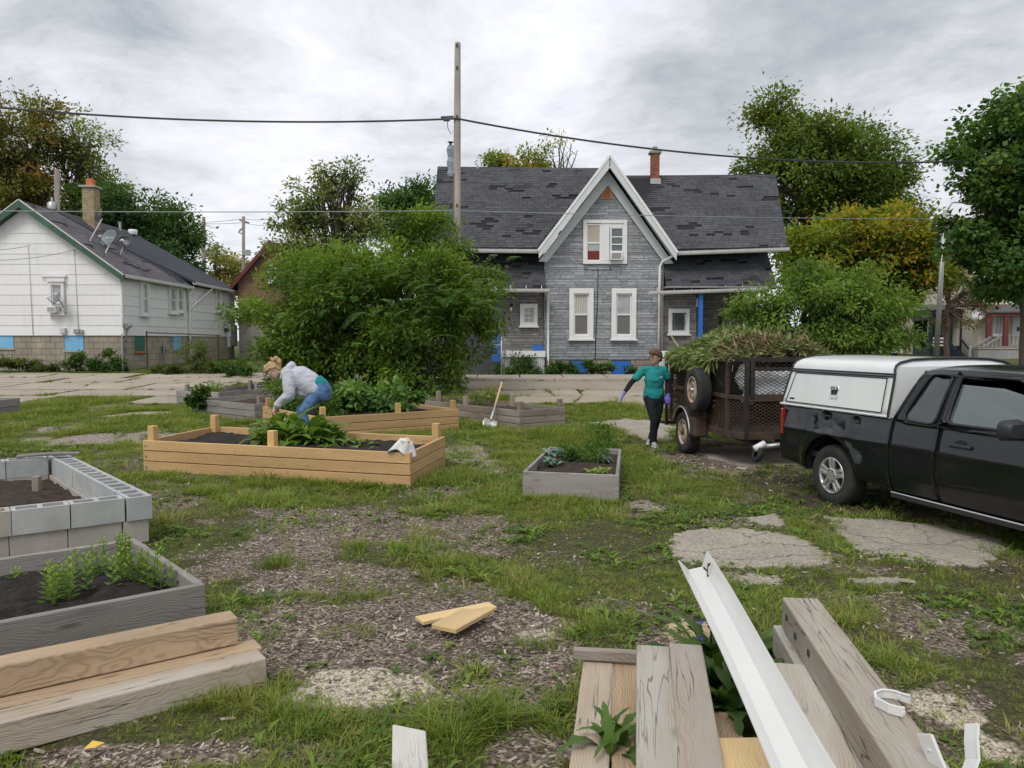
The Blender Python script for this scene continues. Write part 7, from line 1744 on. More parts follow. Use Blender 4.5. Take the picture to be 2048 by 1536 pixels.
def folds(amp, sc_, st=(1, 1, 1)): return lambda c: amp * mnoise.fractal(Vector((c.x * st[0], c.y * st[1], c.z * st[2])) * sc_, 1., 2., 3)
def hand(w, d, palm, L=.17, curl=.5, thumb=1, spread=.12, g=1.):
 """palm and five bent fingers; d: pointing direction, palm: normal of the palm side"""
 w = Vector(w); d = Vector(d).normalized(); pn = Vector(palm); pn = (pn - d * pn.dot(d)).normalized(); s = d.cross(pn) * thumb; out = []
 pl = L * .5; out.append(ell([w - d * .03, w + d * pl * .25, w + d * pl * .8, w + d * pl], [(.024 * g, .019 * g), (.034 * g, .017 * g), (.040 * g, .014 * g), (.036 * g, .012 * g)], s))
 for k, (o, ln) in enumerate(((.031, .88), (.011, 1.), (-.010, .93), (-.029, .74))):
  p = w + d * pl * .92 + s * o * g; dd = (d + s * (o * spread * 22)).normalized(); pts = [p - dd * .02, p]; a = curl * .35
  for q in (.45, .30, .25): p = p + (dd * math.cos(a) + pn * math.sin(a)) * L * .5 * ln * q; pts.append(p); a += curl * .75
  out.append(ell(pts, [.0092 * g, .0092 * g, .0085 * g, .0078 * g, .0068 * g], s, 8))
 p = w + d * pl * .22 + s * .026 * g; td = (d * .75 + s * .7 + pn * .25).normalized(); t2 = (d + s * .25 + pn * .35).normalized()
 out.append(ell([p, p + td * L * .2, p + td * L * .2 + t2 * L * .2, p + td * L * .2 + t2 * L * .32], [.013 * g, .011 * g, .0095 * g, .0078 * g], pn, 8)); return out
def head_pieces(Mh, sc_=1.):
 rows = [(-.118, .048, .016, .016), (-.108, .044, .040, .032), (-.085, .028, .068, .050), (-.045, .014, .084, .064), (0, .004, .093, .071), (.04, -.002, .098, .075), (.08, -.008, .092, .071), (.106, -.012, .066, .054), (.121, -.014, .028, .024)]
 rg = [[Mh @ (Vector((f + dp * math.cos(a), w * math.sin(a), z)) * sc_) for a in [2 * math.pi * k / 18 for k in range(18)]] for z, f, dp, w in rows]
 V = lambda *p: Mh @ (Vector(p) * sc_); out = [rg]
 out.append(ell([V(.088, 0, .022), V(.104, 0, -.012), V(.112, 0, -.028), V(.092, 0, -.036)], [.008 * sc_, .0105 * sc_, .0145 * sc_, .010 * sc_], Mh.to_3x3() @ Vector((0, 1, 0)), 8))
 for s in (-1, 1): out.append(ell([V(-.012, .073 * s, .022), V(-.016, .079 * s, 0), V(-.008, .073 * s, -.028)], [.010 * sc_, .013 * sc_, .008 * sc_], Mh.to_3x3() @ Vector((0, 1, 0)), 8))
 out.append(ell([V(.082, -.024, -.066), V(.094, 0, -.066), V(.082, .024, -.066)], [.007 * sc_, .010 * sc_, .007 * sc_], Mh.to_3x3() @ Vector((0, 0, 1)), 8)); return out
def face(parent, Mh, frame_m, temple=True):
 for s in (-1, 1):
  MB().lathe([(0, -.011), (.009, -.006), (.011, 0), (.009, .006), (0, .011)], Mh @ Matrix.Translation((.080, .032 * s, .004)) @ Matrix.Rotation(math.pi / 2, 4, 'Y'), 10).build('eye', M['eye'], parent, True, False)
  MB().lathe([(0, .0125), (.005, .0115), (.0055, .009)], Mh @ Matrix.Translation((.080, .032 * s, .004)) @ Matrix.Rotation(math.pi / 2, 4, 'Y'), 8).build('iris', M['iris'], parent, True, False)
  MB().tube([Mh @ Vector((.093, .015 * s, .026)), Mh @ Vector((.090, .033 * s, .031)), Mh @ Vector((.076, .05 * s, .026))], .004, 5).build('eyebrow', frame_m[1], parent, world=False)
 MB().tube([Mh @ Vector((.089, -.021, -.066)), Mh @ Vector((.103, 0, -.065)), Mh @ Vector((.089, .021, -.066))], .0045, 6).build('mouth', M['lip'], parent, world=False)
 g = MB()
 for s in (-1, 1):
  g.tube([Mh @ Vector((.108 - .25 * abs(c - .034) * .6, s * c, .003 + h)) for c, h in ((.010, .008), (.02, .018), (.05, .018), (.060, .008), (.058, -.012), (.046, -.020), (.022, -.020), (.011, -.010), (.010, .008))], .0035, 5)
  g.tube([Mh @ Vector((.100, s * .062, .010)), Mh @ Vector((.06, s * .077, .010)), Mh @ Vector((-.02, s * .082, .014))], .0035, 5)
 g.tube([Mh @ Vector((.110, -.011, .008)), Mh @ Vector((.110, .011, .008))], .003, 5); g.build('glasses', frame_m[0], parent, world=False)
def rotm(loc, fwd, up):
 x = Vector(fwd).normalized(); y = Vector(up).cross(x).normalized(); z = x.cross(y); m = Matrix((x, y, z)).transposed().to_4x4(); m.translation = Vector(loc); return m
def shoe(parent, a, d, m=None, L=.25):
 a = Vector(a); d = Vector(d).normalized(); s = Vector((-d.y, d.x, 0)).normalized()
 pcs = [ell([a - d * .055 + Z1 * .0, a + d * .03 + Z1 * .0, a + d * .10 - Z1 * .02, a + d * (L - .07) - Z1 * .028], [(.034, .045), (.040, .045), (.043, .034), (.036, .026)], s), ell([a - d * .03, a + Z1 * .07], [(.036, .04), (.036, .042)], s)]
 fuse('shoe', pcs, m or M['shoe'], parent, .008, 2)
 so = MB(); out = [a + d * x + s * y - Z1 * a.z * 0 for x, y in ((-.095, -.025), (-.1, .02), (-.06, .036), (.08, .046), (L - .06, .04), (L - .03, .01), (L - .045, -.03), (.08, -.046), (-.06, -.036))]
 so.prism([Vector((p.x, p.y, a.z - .062)) for p in out], (0, 0, .022)).build('shoe_sole', M['shoe_sole'], parent, world=False, fix=True, bevel=.005)
XS = (1, 0, 0); YS = (0, 1, 0)
# woman walking by the trailer: faces the viewer, looks to the left
p0 = G(1306, 893); WA = empty('person', 'person in teal T-shirt, dark trousers and violet gloves walking beside the loaded trailer', 'person', M=Matrix.Translation(p0) @ Matrix.Rotation(R(-9), 4, 'Z') @ Matrix.Scale(.985, 4))
mh = rotm((.035, -.03, 1.535), (-.82, -.60, -.10), (.05, -.02, 1))
sl, el, wl_ = (-.18, .0, 1.315), (-.385, -.05, 1.10), (-.50, -.13, .925); sr, er, wr2 = (.19, .03, 1.325), (.255, .06, 1.105), (.245, -.02, .895)
hl, kl, al = (-.075, .0, .86), (.012, -.085, .47), (.0, .03, .095); hr, kr, ar = (.095, .02, .86), (.062, .04, .47), (-.03, .25, .12)
torso = [(.005, .02, .80), (.01, .015, .90), (.012, .01, 1.02), (.015, .0, 1.16), (.015, .005, 1.28), (.02, .01, 1.36)]
body = [ell(torso, [(.165, .115), (.17, .115), (.142, .10), (.15, .11), (.14, .085), (.085, .06)], XS, 20), ell([(.02, .01, 1.33), (.03, -.01, 1.42), (.034, -.02, 1.47)], [.056, .05, .05], XS)]
for h, k, a in ((hl, kl, al), (hr, kr, ar)): body += [ell([h, Vector(h).lerp(Vector(k), .5), k], [.085, .074, .053], XS), ell([k, Vector(k).lerp(Vector(a), .35), a], [.052, .055, .034], XS)]
for s, e, w in ((sl, el, wl_), (sr, er, wr2)): body += [ell([(.02, .01, 1.31), Vector(s) + Vector((0, 0, -.01)), Vector(s).lerp(Vector(e), .5), e], [.06, .055, .045, .037], YS), ell([e, Vector(e).lerp(Vector(w), .4), w], [.037, .036, .025], YS)]
hd1 = Vector(wl_) - Vector(el); hd2 = Vector((.0, -.12, -.99))
h1 = hand(wl_, hd1 + Vector((.0, 0, -.06)), (.5, -.3, -.6), .175, .45, 1); h2 = hand(wr2, hd2, (-.2, 1, 0), .175, .4, -1, .05)
fuse('body', body + head_pieces(mh) + h1 + h2, M['skin'], WA, .008, 2)
shirt = [ell([(.0, .02, .865), (.005, .015, .93), (.01, .008, 1.03), (.012, -.008, 1.16), (.015, .003, 1.29), (.02, .01, 1.375)], [(.182, .14), (.180, .135), (.160, .122), (.170, .142), (.160, .118), (.075, .068)], XS, 22)]
for s, e, f in ((sl, el, .62), (sr, er, .60)): shirt.append(ell([(.02, .008, 1.32), Vector(s) * .97 + Vector((0, 0, .035)), Vector(s).lerp(Vector(e), .3), Vector(s).lerp(Vector(e), f)], [.07, .078, .070, .066], YS))
fuse('t_shirt', shirt, M['teal'], WA, .009, 3, folds(.010, 7, (1, 1, 1.8)))
MB().box((.10, -.165, 1.205), (.135, -.150, 1.215)).build('chest_print', M['lens_white'], WA, world=False)
for s, e, w in ((sl, el, wl_), (sr, er, wr2)): fuse('sleeve', [ell([Vector(s).lerp(Vector(e), .45), e], [.053, .045], YS), ell([e, Vector(e).lerp(Vector(w), .4), Vector(e).lerp(Vector(w), .95)], [.045, .043, .031], YS)], M['black_cloth'], WA, .008, 2, folds(.004, 12))
for hh, w, e in ((h1, wl_, el), (h2, wr2, er)):
 gl = hand(w, hd1 + Vector((.0, 0, -.06)) if hh is h1 else hd2, (.5, -.3, -.6) if hh is h1 else (-.2, 1, 0), .178, .45 if hh is h1 else .4, 1 if hh is h1 else -1, .12 if hh is h1 else .05, 1.14)
 gl.append(ell([Vector(w).lerp(Vector(e), .10), w], [.034, .03], YS)); fuse('glove', gl, M['glove'], WA, .006, 2)
tr = [ell([(.005, .02, .80), (.008, .018, .90), (.01, .012, .985)], [(.182, .128), (.180, .126), (.160, .115)], XS, 20)]
for h, k, a in ((hl, kl, al), (hr, kr, ar)): tr += [ell([h, Vector(h).lerp(Vector(k), .5), k], [.102, .09, .069], XS), ell([k, Vector(k).lerp(Vector(a), .4), Vector(a) + Vector((0, 0, -.055))], [.068, .068, .064], XS)]
fuse('trousers', tr, M['navy_cloth'], WA, .01, 3, folds(.006, 8, (1, 1, 1.4)))
shoe(WA, Vector(al) + Vector((.0, 0, -.03)), (.25, -1, 0)); shoe(WA, Vector(ar) + Vector((0, 0, -.03)), (-.3, -1, 0))
hr_ = [ell([mh @ Vector(p) for p in ((-.055, 0, -.045), (-.045, 0, .03), (-.02, 0, .085), (.045, 0, .108), (.088, .01, .085), (.098, .02, .058))], [(.068, .052), (.085, .075), (.084, .068), (.072, .045), (.058, .028), (.040, .014)], mh.to_3x3() @ Vector((0, 1, 0)))]
for s in (-1, 1): hr_.append(ell([mh @ Vector((.06, .045 * s, .075)), mh @ Vector((.01, .076 * s, .055)), mh @ Vector((-.02, .074 * s, .015))], [.028, .022, .018], mh.to_3x3() @ Vector((1, 0, 0))))
fuse('hair', hr_, M['hair_auburn'], WA, .007, 2, folds(.012, 26)); face(WA, mh, (M['iris'], M['hair_auburn']))
# woman bending over the new bed: seen from her left side, facing left
pb0 = Vector((at_y(615, 860, 11.3).x, 11.3, .245)); WB = empty('person', 'person in grey hooded sweatshirt and blue jeans bending over the large new bed', 'person', M=Matrix.Translation(pb0))
mh = rotm((-.475, -.03, 1.005), (-.66, -.22, -.86), (-.80, .0, .60))
sn, en, wn_ = (-.225, -.17, .945), (-.175, -.235, .675), (-.425, -.165, .485); sf, ef, wf = (-.25, .15, .935), (-.30, .20, .66), (-.47, .10, .475)
hn, kn, an = (.20, -.085, .70), (-.045, -.125, .405), (.035, -.115, .085); hf, kf, af = (.20, .085, .70), (-.125, .105, .405), (-.03, .12, .085)
tp = [(.235, 0, .675), (.20, 0, .755), (.11, 0, .83), (-.04, 0, .915), (-.17, 0, .965), (-.27, 0, .985)]
body = [ell(tp, [(.155, .11), (.15, .10), (.125, .085), (.13, .085), (.14, .075), (.085, .06)], YS, 20), ell([(-.25, 0, .975), (-.345, -.01, .985), (-.40, -.015, .99)], [.056, .05, .05], YS)]
for h, k, a in ((hn, kn, an), (hf, kf, af)): body += [ell([h, Vector(h).lerp(Vector(k), .5), k], [.088, .076, .054], YS), ell([k, Vector(k).lerp(Vector(a), .35), a], [.053, .056, .035], YS)]
for s, e, w in ((sn, en, wn_), (sf, ef, wf)): body += [ell([(-.23, 0, .96), s, Vector(s).lerp(Vector(e), .5), e], [.06, .055, .045, .037], XS), ell([e, Vector(e).lerp(Vector(w), .4), w], [.037, .036, .025], XS)]
hb_ = hand(wn_, (-.42, .02, -.85), (.7, .2, -.3), .175, .7, 1) + hand(wf, (-.25, -.12, -.9), (.7, -.2, -.2), .175, .7, -1)
fuse('body', body + head_pieces(mh) + hb_, M['skin'], WB, .008, 2)
ho = [ell([(.172, 0, .745), (.085, 0, .765), (-.03, 0, .845), (-.13, 0, .905), (-.22, 0, .945), (-.295, 0, .975)], [(.195, .165), (.205, .195), (.205, .20), (.205, .185), (.18, .14), (.085, .085)], YS, 22),
  ell([(.02, 0, .68), (-.06, 0, .70), (-.10, 0, .74)], [(.15, .075), (.16, .09), (.15, .09)], YS, 16)]
for s, e, w in ((sn, en, wn_), (sf, ef, wf)): ho += [ell([(-.2, 0, .93), s, Vector(s).lerp(Vector(e), .5), e], [.10, .097, .088, .080], XS), ell([e, Vector(e).lerp(Vector(w), .45), Vector(e).lerp(Vector(w), .86), Vector(e).lerp(Vector(w), .95)], [.080, .075, .060, .040], XS)]
fuse('hoodie', ho, M['hoodie'], WB, .010, 3, folds(.016, 6.5))
fuse('hood', [ell([(-.255, -.135, .985), (-.225, -.10, 1.06), (-.215, 0, 1.095), (-.225, .10, 1.06), (-.255, .135, .985)], [(.042, .05), (.05, .05), (.055, .05), (.05, .05), (.042, .05)], XS), ell([(-.33, -.105, .90), (-.30, -.13, .97), (-.26, -.12, 1.03)], [.034, .045, .045], XS), ell([(-.33, .105, .90), (-.30, .13, .97), (-.26, .12, 1.03)], [.034, .045, .045], XS)], M['hoodie'], WB, .009, 3, folds(.012, 9))
fuse('t_shirt', [ell([(.245, 0, .80), (.19, 0, .83), (.10, 0, .82)], [(.15, .08), (.165, .108), (.15, .10)], YS, 18)], M['teal'], WB, .01, 2)
je = [ell([(.225, 0, .645), (.225, 0, .72), (.20, 0, .80)], [(.172, .135), (.182, .14), (.165, .115)], YS, 20)]
for h, k, a in ((hn, kn, an), (hf, kf, af)): je += [ell([h, Vector(h).lerp(Vector(k), .5), k], [(.112, .108), (.092, .09), (.074, .072)], YS), ell([k, Vector(k).lerp(Vector(a), .4), a], [.072, .070, .058], YS)]
fuse('jeans', je, M['denim'], WB, .010, 3, folds(.008, 9))
for a in (an, af): shoe(WB, Vector(a) + Vector((0, 0, -.025)), (-1, -.1, 0))
hh = [ell([mh @ Vector(p) for p in ((-.07, 0, -.05), (-.055, 0, .03), (-.03, 0, .085), (.035, 0, .112), (.08, 0, .085), (.092, 0, .055))], [(.060, .045), (.083, .072), (.082, .068), (.070, .045), (.058, .024), (.04, .014)], mh.to_3x3() @ Vector((0, 1, 0)))]
for s in (-1, 1): hh.append(ell([mh @ Vector((.06, .05 * s, .07)), mh @ Vector((.0, .077 * s, .05)), mh @ Vector((-.045, .07 * s, .01))], [.026, .026, .024], mh.to_3x3() @ Vector((1, 0, 0))))
fuse('hair', hh, M['hair_blonde'], WB, .007, 2, folds(.006, 22))
bn = mh @ Vector((-.085, 0, .075))
fuse('ponytail', [ell([bn + Vector((.02, 0, -.02)), bn + Vector((.012, -.005, .045)), bn + Vector((.045, -.01, .07)), bn + Vector((.095, -.02, .03)), bn + Vector((.115, -.03, -.05))], [.026, .040, .044, .036, .012], YS), ell([bn + Vector((.0, .0, .02)), bn + Vector((-.035, 0, .06)), bn + Vector((-.03, 0, .09))], [.026, .02, .008], YS)], M['hair_blonde'], WB, .007, 2, folds(.012, 24))
face(WB, mh, (M['white_plastic'], M['hair_blonde']))
# ---------------------------------------------------------------- pickup truck
def wheel(parent, Mw, r, w, rimr, rim_m, spokes=5, style='alloy'):
 """Mw: z axis points out of the wheel's outer face, origin at the hub centre on the outer face"""
 ty = MB(); prof = [(rimr * .98, -w + .02), (rimr * 1.05, -w + .005), (r * .93, -w), (r * .985, -w + .02), (r, -w + .05), (r, -.05), (r * .985, -.02), (r * .93, 0), (rimr * 1.06, -.004), (rimr * .99, -.02)]
 t = ty.lathe(prof, Mw, 40).build('tyre', M['rubber'], parent, smooth=True, world=False)
 tr = MB()
 for k in range(48):
  a = 2 * math.pi * k / 48
  for z in (-.06, -.11, -.16):
   if -z > w - .03: continue
   F_ = Mw @ Matrix.Rotation(a + (.03 if z == -.11 else 0), 4, 'Z'); tr.box((r - .004, -.013, z - .02), (r + .004, .013, z + .02), F_)
 tag(tr.build('tread', M['rubber'], parent, world=False), kind='stuff')
 rb = MB(); rb.lathe([(rimr * 1.02, -.004), (rimr, .004), (rimr * .93, -.004), (rimr * .90, -.03), (rimr * .86, -.12)], Mw, 40); rim = rb.build('rim', rim_m, parent, smooth=True, world=False)
 MB().lathe([(rimr * .86, -.12), (0, -.12)], Mw, 24).build('brake_disc', M['dark_metal'], parent, world=False)
 if style == 'alloy':
  for k in range(spokes):
   F_ = Mw @ Matrix.Rotation(2 * math.pi * k / spokes + .3, 4, 'Z')
   MB().prism([(.055, -.036, -.028), (rimr * .92, -.054, -.022), (rimr * .92, -.012, -.022), (.055, -.008, -.028)], (0, 0, .026)).prism([(.055, .036, -.028), (rimr * .92, .054, -.022), (rimr * .92, .012, -.022), (.055, .008, -.028)], (0, 0, .026)).prism([(.05, -.03, -.034), (rimr * .90, -.045, -.034), (rimr * .90, .045, -.034), (.05, .03, -.034)], (0, 0, .016)).build('spoke', rim_m, parent, world=False, M=F_, bevel=.004, fix=True)
  MB().lathe([(.088, -.036), (.088, -.004), (.07, .004), (0, .006)], Mw, 24).build('hub_cap', rim_m, parent, smooth=False, world=False)
  lg = MB()
  for k in range(6): a = k * math.pi / 3; lg.tube([Mw @ Vector((.062 * math.cos(a), .062 * math.sin(a), 0)), Mw @ Vector((.062 * math.cos(a), .062 * math.sin(a), .009))], .009, 8)
  tag(lg.build('lug_nuts', M['dark_metal'], parent, world=False), kind='stuff')
 else:
  MB().lathe([(rimr * .9, -.03), (rimr * .70, -.035), (rimr * .56, -.012), (rimr * .38, -.006), (rimr * .30, -.035), (0, -.035)], Mw, 32).build('disc', rim_m, parent, smooth=True, world=False)
  for k in range(8): a = k * math.pi / 4; c = Mw @ Matrix.Rotation(a, 4, 'Z') @ Matrix.Translation((rimr * .66, 0, -.024)); MB().lathe([(.021, 0), (0, .001)], c @ Matrix.Scale(1.25, 4, (0, 1, 0)), 10).build('slot', M['dark_void'], parent, world=False)
  MB().lathe([(.035, -.035), (.033, .012), (.02, .02), (0, .02)], Mw, 16).build('hub', M['galv'] if style == 'plain' else M['rust'], parent, smooth=True, world=False)
def panel(parent, name, fn, nu, nv, m, thick=.02, side=1, smooth=True, label=None):
 g = MB().grid(fn, nu, nv); o = g.build(name, m, parent, smooth=smooth, world=False, fix=False, label=label); s = o.modifiers.new('thick', 'SOLIDIFY'); s.thickness = thick; s.offset = 1 if side > 0 else -1; return o
hT = Vector((.275, -.9615, 0)).normalized(); cT_ = G(1666, 1005); leftT = Vector((-hT.y, hT.x, 0))
oT = Vector((cT_.x, cT_.y, cT_.z - .02)) + leftT * .80
MT = frame(oT, hT); TK = empty('pickup_truck', 'black extended-cab pickup truck with dented bed and white camper shell', 'pickup truck', M=MT)
RW = .335
def arch(x, xc, r=.43, base=.33):
 d = abs(x - xc); return max(base, RW + math.sqrt(max(r * r - d * d, 0)) * 1.02) if d < r else base
RAIL = 1.055
def ybody(x, z, s, dent=True):
 y = .862 - .10 * max(0, (.55 - z) / .3) ** 1.6 - .05 * max(0, (z - .80) / .25) ** 1.5
 for xc in (0, 3.2):
  d = math.hypot(x - xc, z - RW); y += .028 * math.exp(-((d - .47) / .055) ** 2)
 y += .010 * math.exp(-((z - .79) / .02) ** 2)
 if dent and s < 0 and x < .86:
  for (dx_, dz_, rr_, a) in ((-.12, .985, .055, .05), (.36, .975, .045, .034), (.0, .88, .13, .022), (.28, .86, .10, -.018), (-.34, .93, .10, .016), (.42, .66, .06, .03), (.05, .80, .09, -.016)): y -= a * math.exp(-(((x - dx_) / rr_) ** 2 + ((z - dz_) / (rr_ * .8)) ** 2))
  q = (z - (.98 - .30 * (x + .3))) / .03; y += .010 * math.exp(-q * q) * math.exp(-((x - .1) / .4) ** 2) + .004 * mnoise.noise(Vector((x * 5, z * 5, 2)))
 return y * s
def sidepanel(name, x0, x1, s, top, bot, nu, nv, label=None, m=None):
 def fn(u, v): x = x0 + (x1 - x0) * u; zb_ = bot(x); z = zb_ + (top(x) - zb_) * v; return Vector((x, ybody(x, z, s), z))
 return panel(TK, name, fn, nu, nv, m or M['car_black'], .022, s, label=label)
XB, XC = -.90, .87
for s in (-1, 1):
 sidepanel('bed_side', XB, XC - .012, s, lambda x: RAIL, lambda x: arch(x, 0, .43, .36 + .12 * max(0, -x - .5)), 90, 30, 'dented bed side' if s < 0 else None)
 sidepanel('rear_door', XC, 1.435, s, lambda x: 1.05, lambda x: .32, 12, 20)
 sidepanel('front_door', 1.447, 2.66, s, lambda x: 1.05, lambda x: .32, 20, 20)
 sidepanel('front_fender', 2.672, 4.0, s, lambda x: 1.05 - .16 * max(0, (x - 2.8) / 1.2) ** 1.3, lambda x: arch(x, 3.2, .43, .32), 60, 20)
 MB().box((XC, s * .80 - .02, .27), (2.7, s * .80 + .02, .318)).build('sill', M['car_plastic'], TK, world=False)
 MB().tube([(XC, s * .815, .318), (2.7, s * .815, .318)], .009, 8).build('sill_strip', M['chrome'], TK, world=False)
 # wheel wells
 for xc in (0, 3.2):
  MB().grid(lambda u, v, s=s, xc=xc: Vector((xc + .44 * math.cos(math.pi * u), s * (.84 - .45 * v), RW + .44 * math.sin(math.pi * u))), 16, 1).build('wheel_well', M['car_plastic'], TK, world=False)
  Mw = Matrix.Translation((xc, s * .835, RW)) @ Matrix.Rotation(s * -math.pi / 2, 4, 'X'); wt = empty('wheel', M=Matrix()); wt.parent = TK
  wheel(wt, Mw, .335, .215, .198, M['silver'])
# closed lower body: floor, bed inside, bonnet, nose, tail
MB().box((XB + .05, -.62, .33), (4.0, .62, .46)).build('chassis', M['car_plastic'], TK, world=False)
MB().box((XB + .03, -.80, RAIL - .02), (XC, .80, RAIL - .006)).box((XB + .06, -.8, .5), (XC - .02, .8, .56)).build('bed_floor', M['car_plastic'], TK, world=False)
MB().box((XC - .01, -.80, .40), (XC + .05, .80, 1.04)).build('cab_back', M['car_black'], TK, world=False)
MB().box((XB - .01, -.72, .56), (XB + .03, .72, RAIL)).build('tailgate', M['car_black'], TK, world=False, bevel=.012)
MB().box((XB - .10, -.80, .44), (XB + .02, .80, .58)).build('rear_bumper', M['car_plastic'], TK, world=False, bevel=.03)
for s in (-1, 1): MB().prism([(XB - .015, s * .725, .70), (XB - .015, s * .835, .70), (XB + .06, s * .872, .71), (XB + .075, s * .868, .98), (XB - .01, s * .825, 1.0), (XB - .015, s * .725, 1.0)][::1], (0, 0, .0)) if False else MB().rings([[Vector((XB + a, s * b, z)) for a, b in ((-.022, .72), (-.022, .82), (.015, .868), (.07, .877), (.07, .84), (.0, .72))] for z in (.70, .76, .96, 1.005)]).build('tail_lamp', M['tail_red'], TK, world=False, fix=True, bevel=.006)
panel(TK, 'bonnet', lambda u, v: Vector((2.72 + 1.25 * v, (u - .5) * 1.62 * (1 - .06 * v), 1.06 + .035 * (1 - (2 * u - 1) ** 2) - .17 * v ** 1.6)), 16, 12, M['car_black'], .02, 1)
panel(TK, 'nose', lambda u, v: Vector((3.98 + .13 * math.sin(v * 2.2) - .25 * (2 * u - 1) ** 4, (u - .5) * 1.6, .90 - .55 * v)), 16, 10, M['car_black'], .02, 1)
MB().box((2.6, -.82, .35), (3.95, .82, .9)).build('engine_bay', M['car_plastic'], TK, world=False)
for s in (-1, 1): MB().box((3.88, s * .50 - .16, .66), (4.09, s * .50 + .16, .82)).build('headlight', M['glass_pale'], TK, world=False, bevel=.03)
# greenhouse: bottom line at the belt, top line at the roof edge
def side_pt(u, v, s):
 """u along the cab 0..1, v up 0..1"""
 xb = XC + .02 + (2.72 - XC) * u; xt = 1.10 + (2.22 - 1.10) * u; q = v ** .9; x = xb + (xt - xb) * v; z = 1.045 + .50 * v - .015 * (2 * u - 1) ** 2 * v; y = .838 - .145 * v - .035 * v ** 4; return Vector((x, s * y, z))
def on_side(s, x, v, off=0.):
 xb0, xt0 = XC + .02, 1.10; lo = xb0 + (xt0 - xb0) * v; hi = 2.72 + XC * 0 + .02 + (2.22 - 2.74) * v; u = (x - lo) / (hi - lo); p = side_pt(u, v, s); p.y += s * off; return p
WIN = {'r': [(1.03, .05), (1.08, .02), (1.33, .0), (1.38, .03), (1.405, .12), (1.45, .82), (1.445, .88), (1.41, .92), (1.25, .93), (1.20, .90), (1.17, .82), (1.02, .14)], 'f': [(1.575, .05), (2.54, .05), (2.57, .10), (2.40, .50), (2.20, .86), (2.12, .92), (1.60, .92), (1.55, .87), (1.525, .12)]}
for s in (-1, 1):
 # side skin with the two window openings cut out: built as a filled outline with holes
 cu = bpy.data.curves.new('c', 'CURVE'); cu.dimensions = '2D'; cu.fill_mode = 'BOTH'
 def spl(pts):
  sp_ = cu.splines.new('POLY'); sp_.points.add(len(pts) - 1)
  for q, p in zip(sp_.points, pts): q.co = (p[0], p[1], 0, 1)
  sp_.use_cyclic_u = True
 def dens(pts, n=6): return [(a[0] + (b[0] - a[0]) * k / n, a[1] + (b[1] - a[1]) * k / n) for a, b in zip(pts, pts[1:] + pts[:1]) for k in range(n)]
 spl(dens([(XC + .02, 0), (2.74, 0), (2.22, 1), (1.10, 1)], 12))
 for w in WIN.values(): spl(dens(w, 4))
 o = bpy.data.objects.new('c', cu); TMP.collection.objects.link(o); me = evalm(o); me.name = 'pillars'
 for v in me.vertices: v.co = on_side(s, v.co.x, v.co.y)
 me.materials.clear(); me.materials.append(M['car_black']); me.polygons.foreach_set('use_smooth', [True] * len(me.polygons))
 bm = bmesh.new(); bm.from_mesh(me); bmesh.ops.remove_doubles(bm, verts=bm.verts, dist=1e-4); bmesh.ops.recalc_face_normals(bm, faces=bm.faces)
 if sum(f.normal.y * f.calc_area() for f in bm.faces) * s < 0: bmesh.ops.reverse_faces(bm, faces=bm.faces)
 bm.to_mesh(me); bm.free(); ob = link('pillars', me, TK, None, False); sm = ob.modifiers.new('thick', 'SOLIDIFY'); sm.thickness = .035; sm.offset = -1
 # glass and seals
 def rim(pts, off, r, nm, m): MB().tube([on_side(s, *p, off) for p in dens(pts, 3)] + [on_side(s, *pts[0], off)], r, 6, False).build(nm, m, TK, smooth=True, world=False)
 rim(WIN['r'], .0, .012, 'window_seal', M['car_plastic']); rim(WIN['f'], .0, .014, 'window_seal', M['car_plastic'])
 MB().poly([on_side(s, *p, -.012) for p in WIN['r']]).build('rear_side_window', M['car_glass'], TK, world=False)
 gl = [(1.575, .05), (2.54, .05), (2.565, .10), (2.44, .42), (2.34, .56), (2.2, .66), (2.0, .74), (1.56, .76), (1.53, .12)]
 MB().poly([on_side(s, *p, -.02) for p in gl]).build('door_window', M['car_glass_clear'], TK, world=False)
 for a, b in (((1.443, -.05), (1.49, 1.)),): MB().tube([on_side(s, a[0] + (b[0] - a[0]) * k / 6, a[1] + (b[1] - a[1]) * k / 6, .001) for k in range(7)], .006, 6).build('door_gap', M['dark_void'], TK, world=False)
 MB().rings([[Vector((1.60 + a, s * (ybody(1.7, .9, 1) + y), .885 + z)) for y, z in ((-.01, -.022), (.028, -.018), (.034, 0), (.028, .018), (-.01, .022))] for a in (0, .02, .20, .23)]).build('door_handle', M['car_plastic'], TK, world=False, fix=True, bevel=.008)
 MB().lathe([(0, 0), (.035, .0)], Matrix.Translation((1.71, s * (ybody(1.7, .91, 1) + .003), .905)) @ Matrix.Rotation(s * -math.pi / 2, 4, 'X') @ Matrix.Scale(1.9, 4, (1, 0, 0)), 16).build('handle_recess', M['dark_void'], TK, world=False)
 mm = MB(); mm.rings([[Vector((2.30 + x, s * (1.0 + y), 1.10 + z)) for y, z in ((-.115, -.085), (.10, -.075), (.125, -.04), (.125, .05), (.09, .085), (-.09, .09), (-.12, .06))] for x in (0, .03)] + [[Vector((2.41, s * (1.0 + y * .8), 1.10 + z * .8)) for y, z in ((-.115, -.085), (.10, -.075), (.125, -.04), (.125, .05), (.09, .085), (-.09, .09), (-.12, .06))]])
 mo = mm.build('mirror', M['car_plastic'], TK, world=False, fix=True, bevel=.012, auto=50); MB().bar((2.36, s * .84, 1.06), (2.36, s * .93, 1.08), .07, .05).build('mirror_arm', M['car_plastic'], mo, world=False)
panel(TK, 'roof', lambda u, v: (lambda p: Vector((p.x, (u - .5) * 2 * abs(p.y), p.z + .055 * (1 - abs(2 * u - 1) ** 2.6))))(side_pt(v, 1, 1)), 20, 14, M['car_black'], .02, 1)
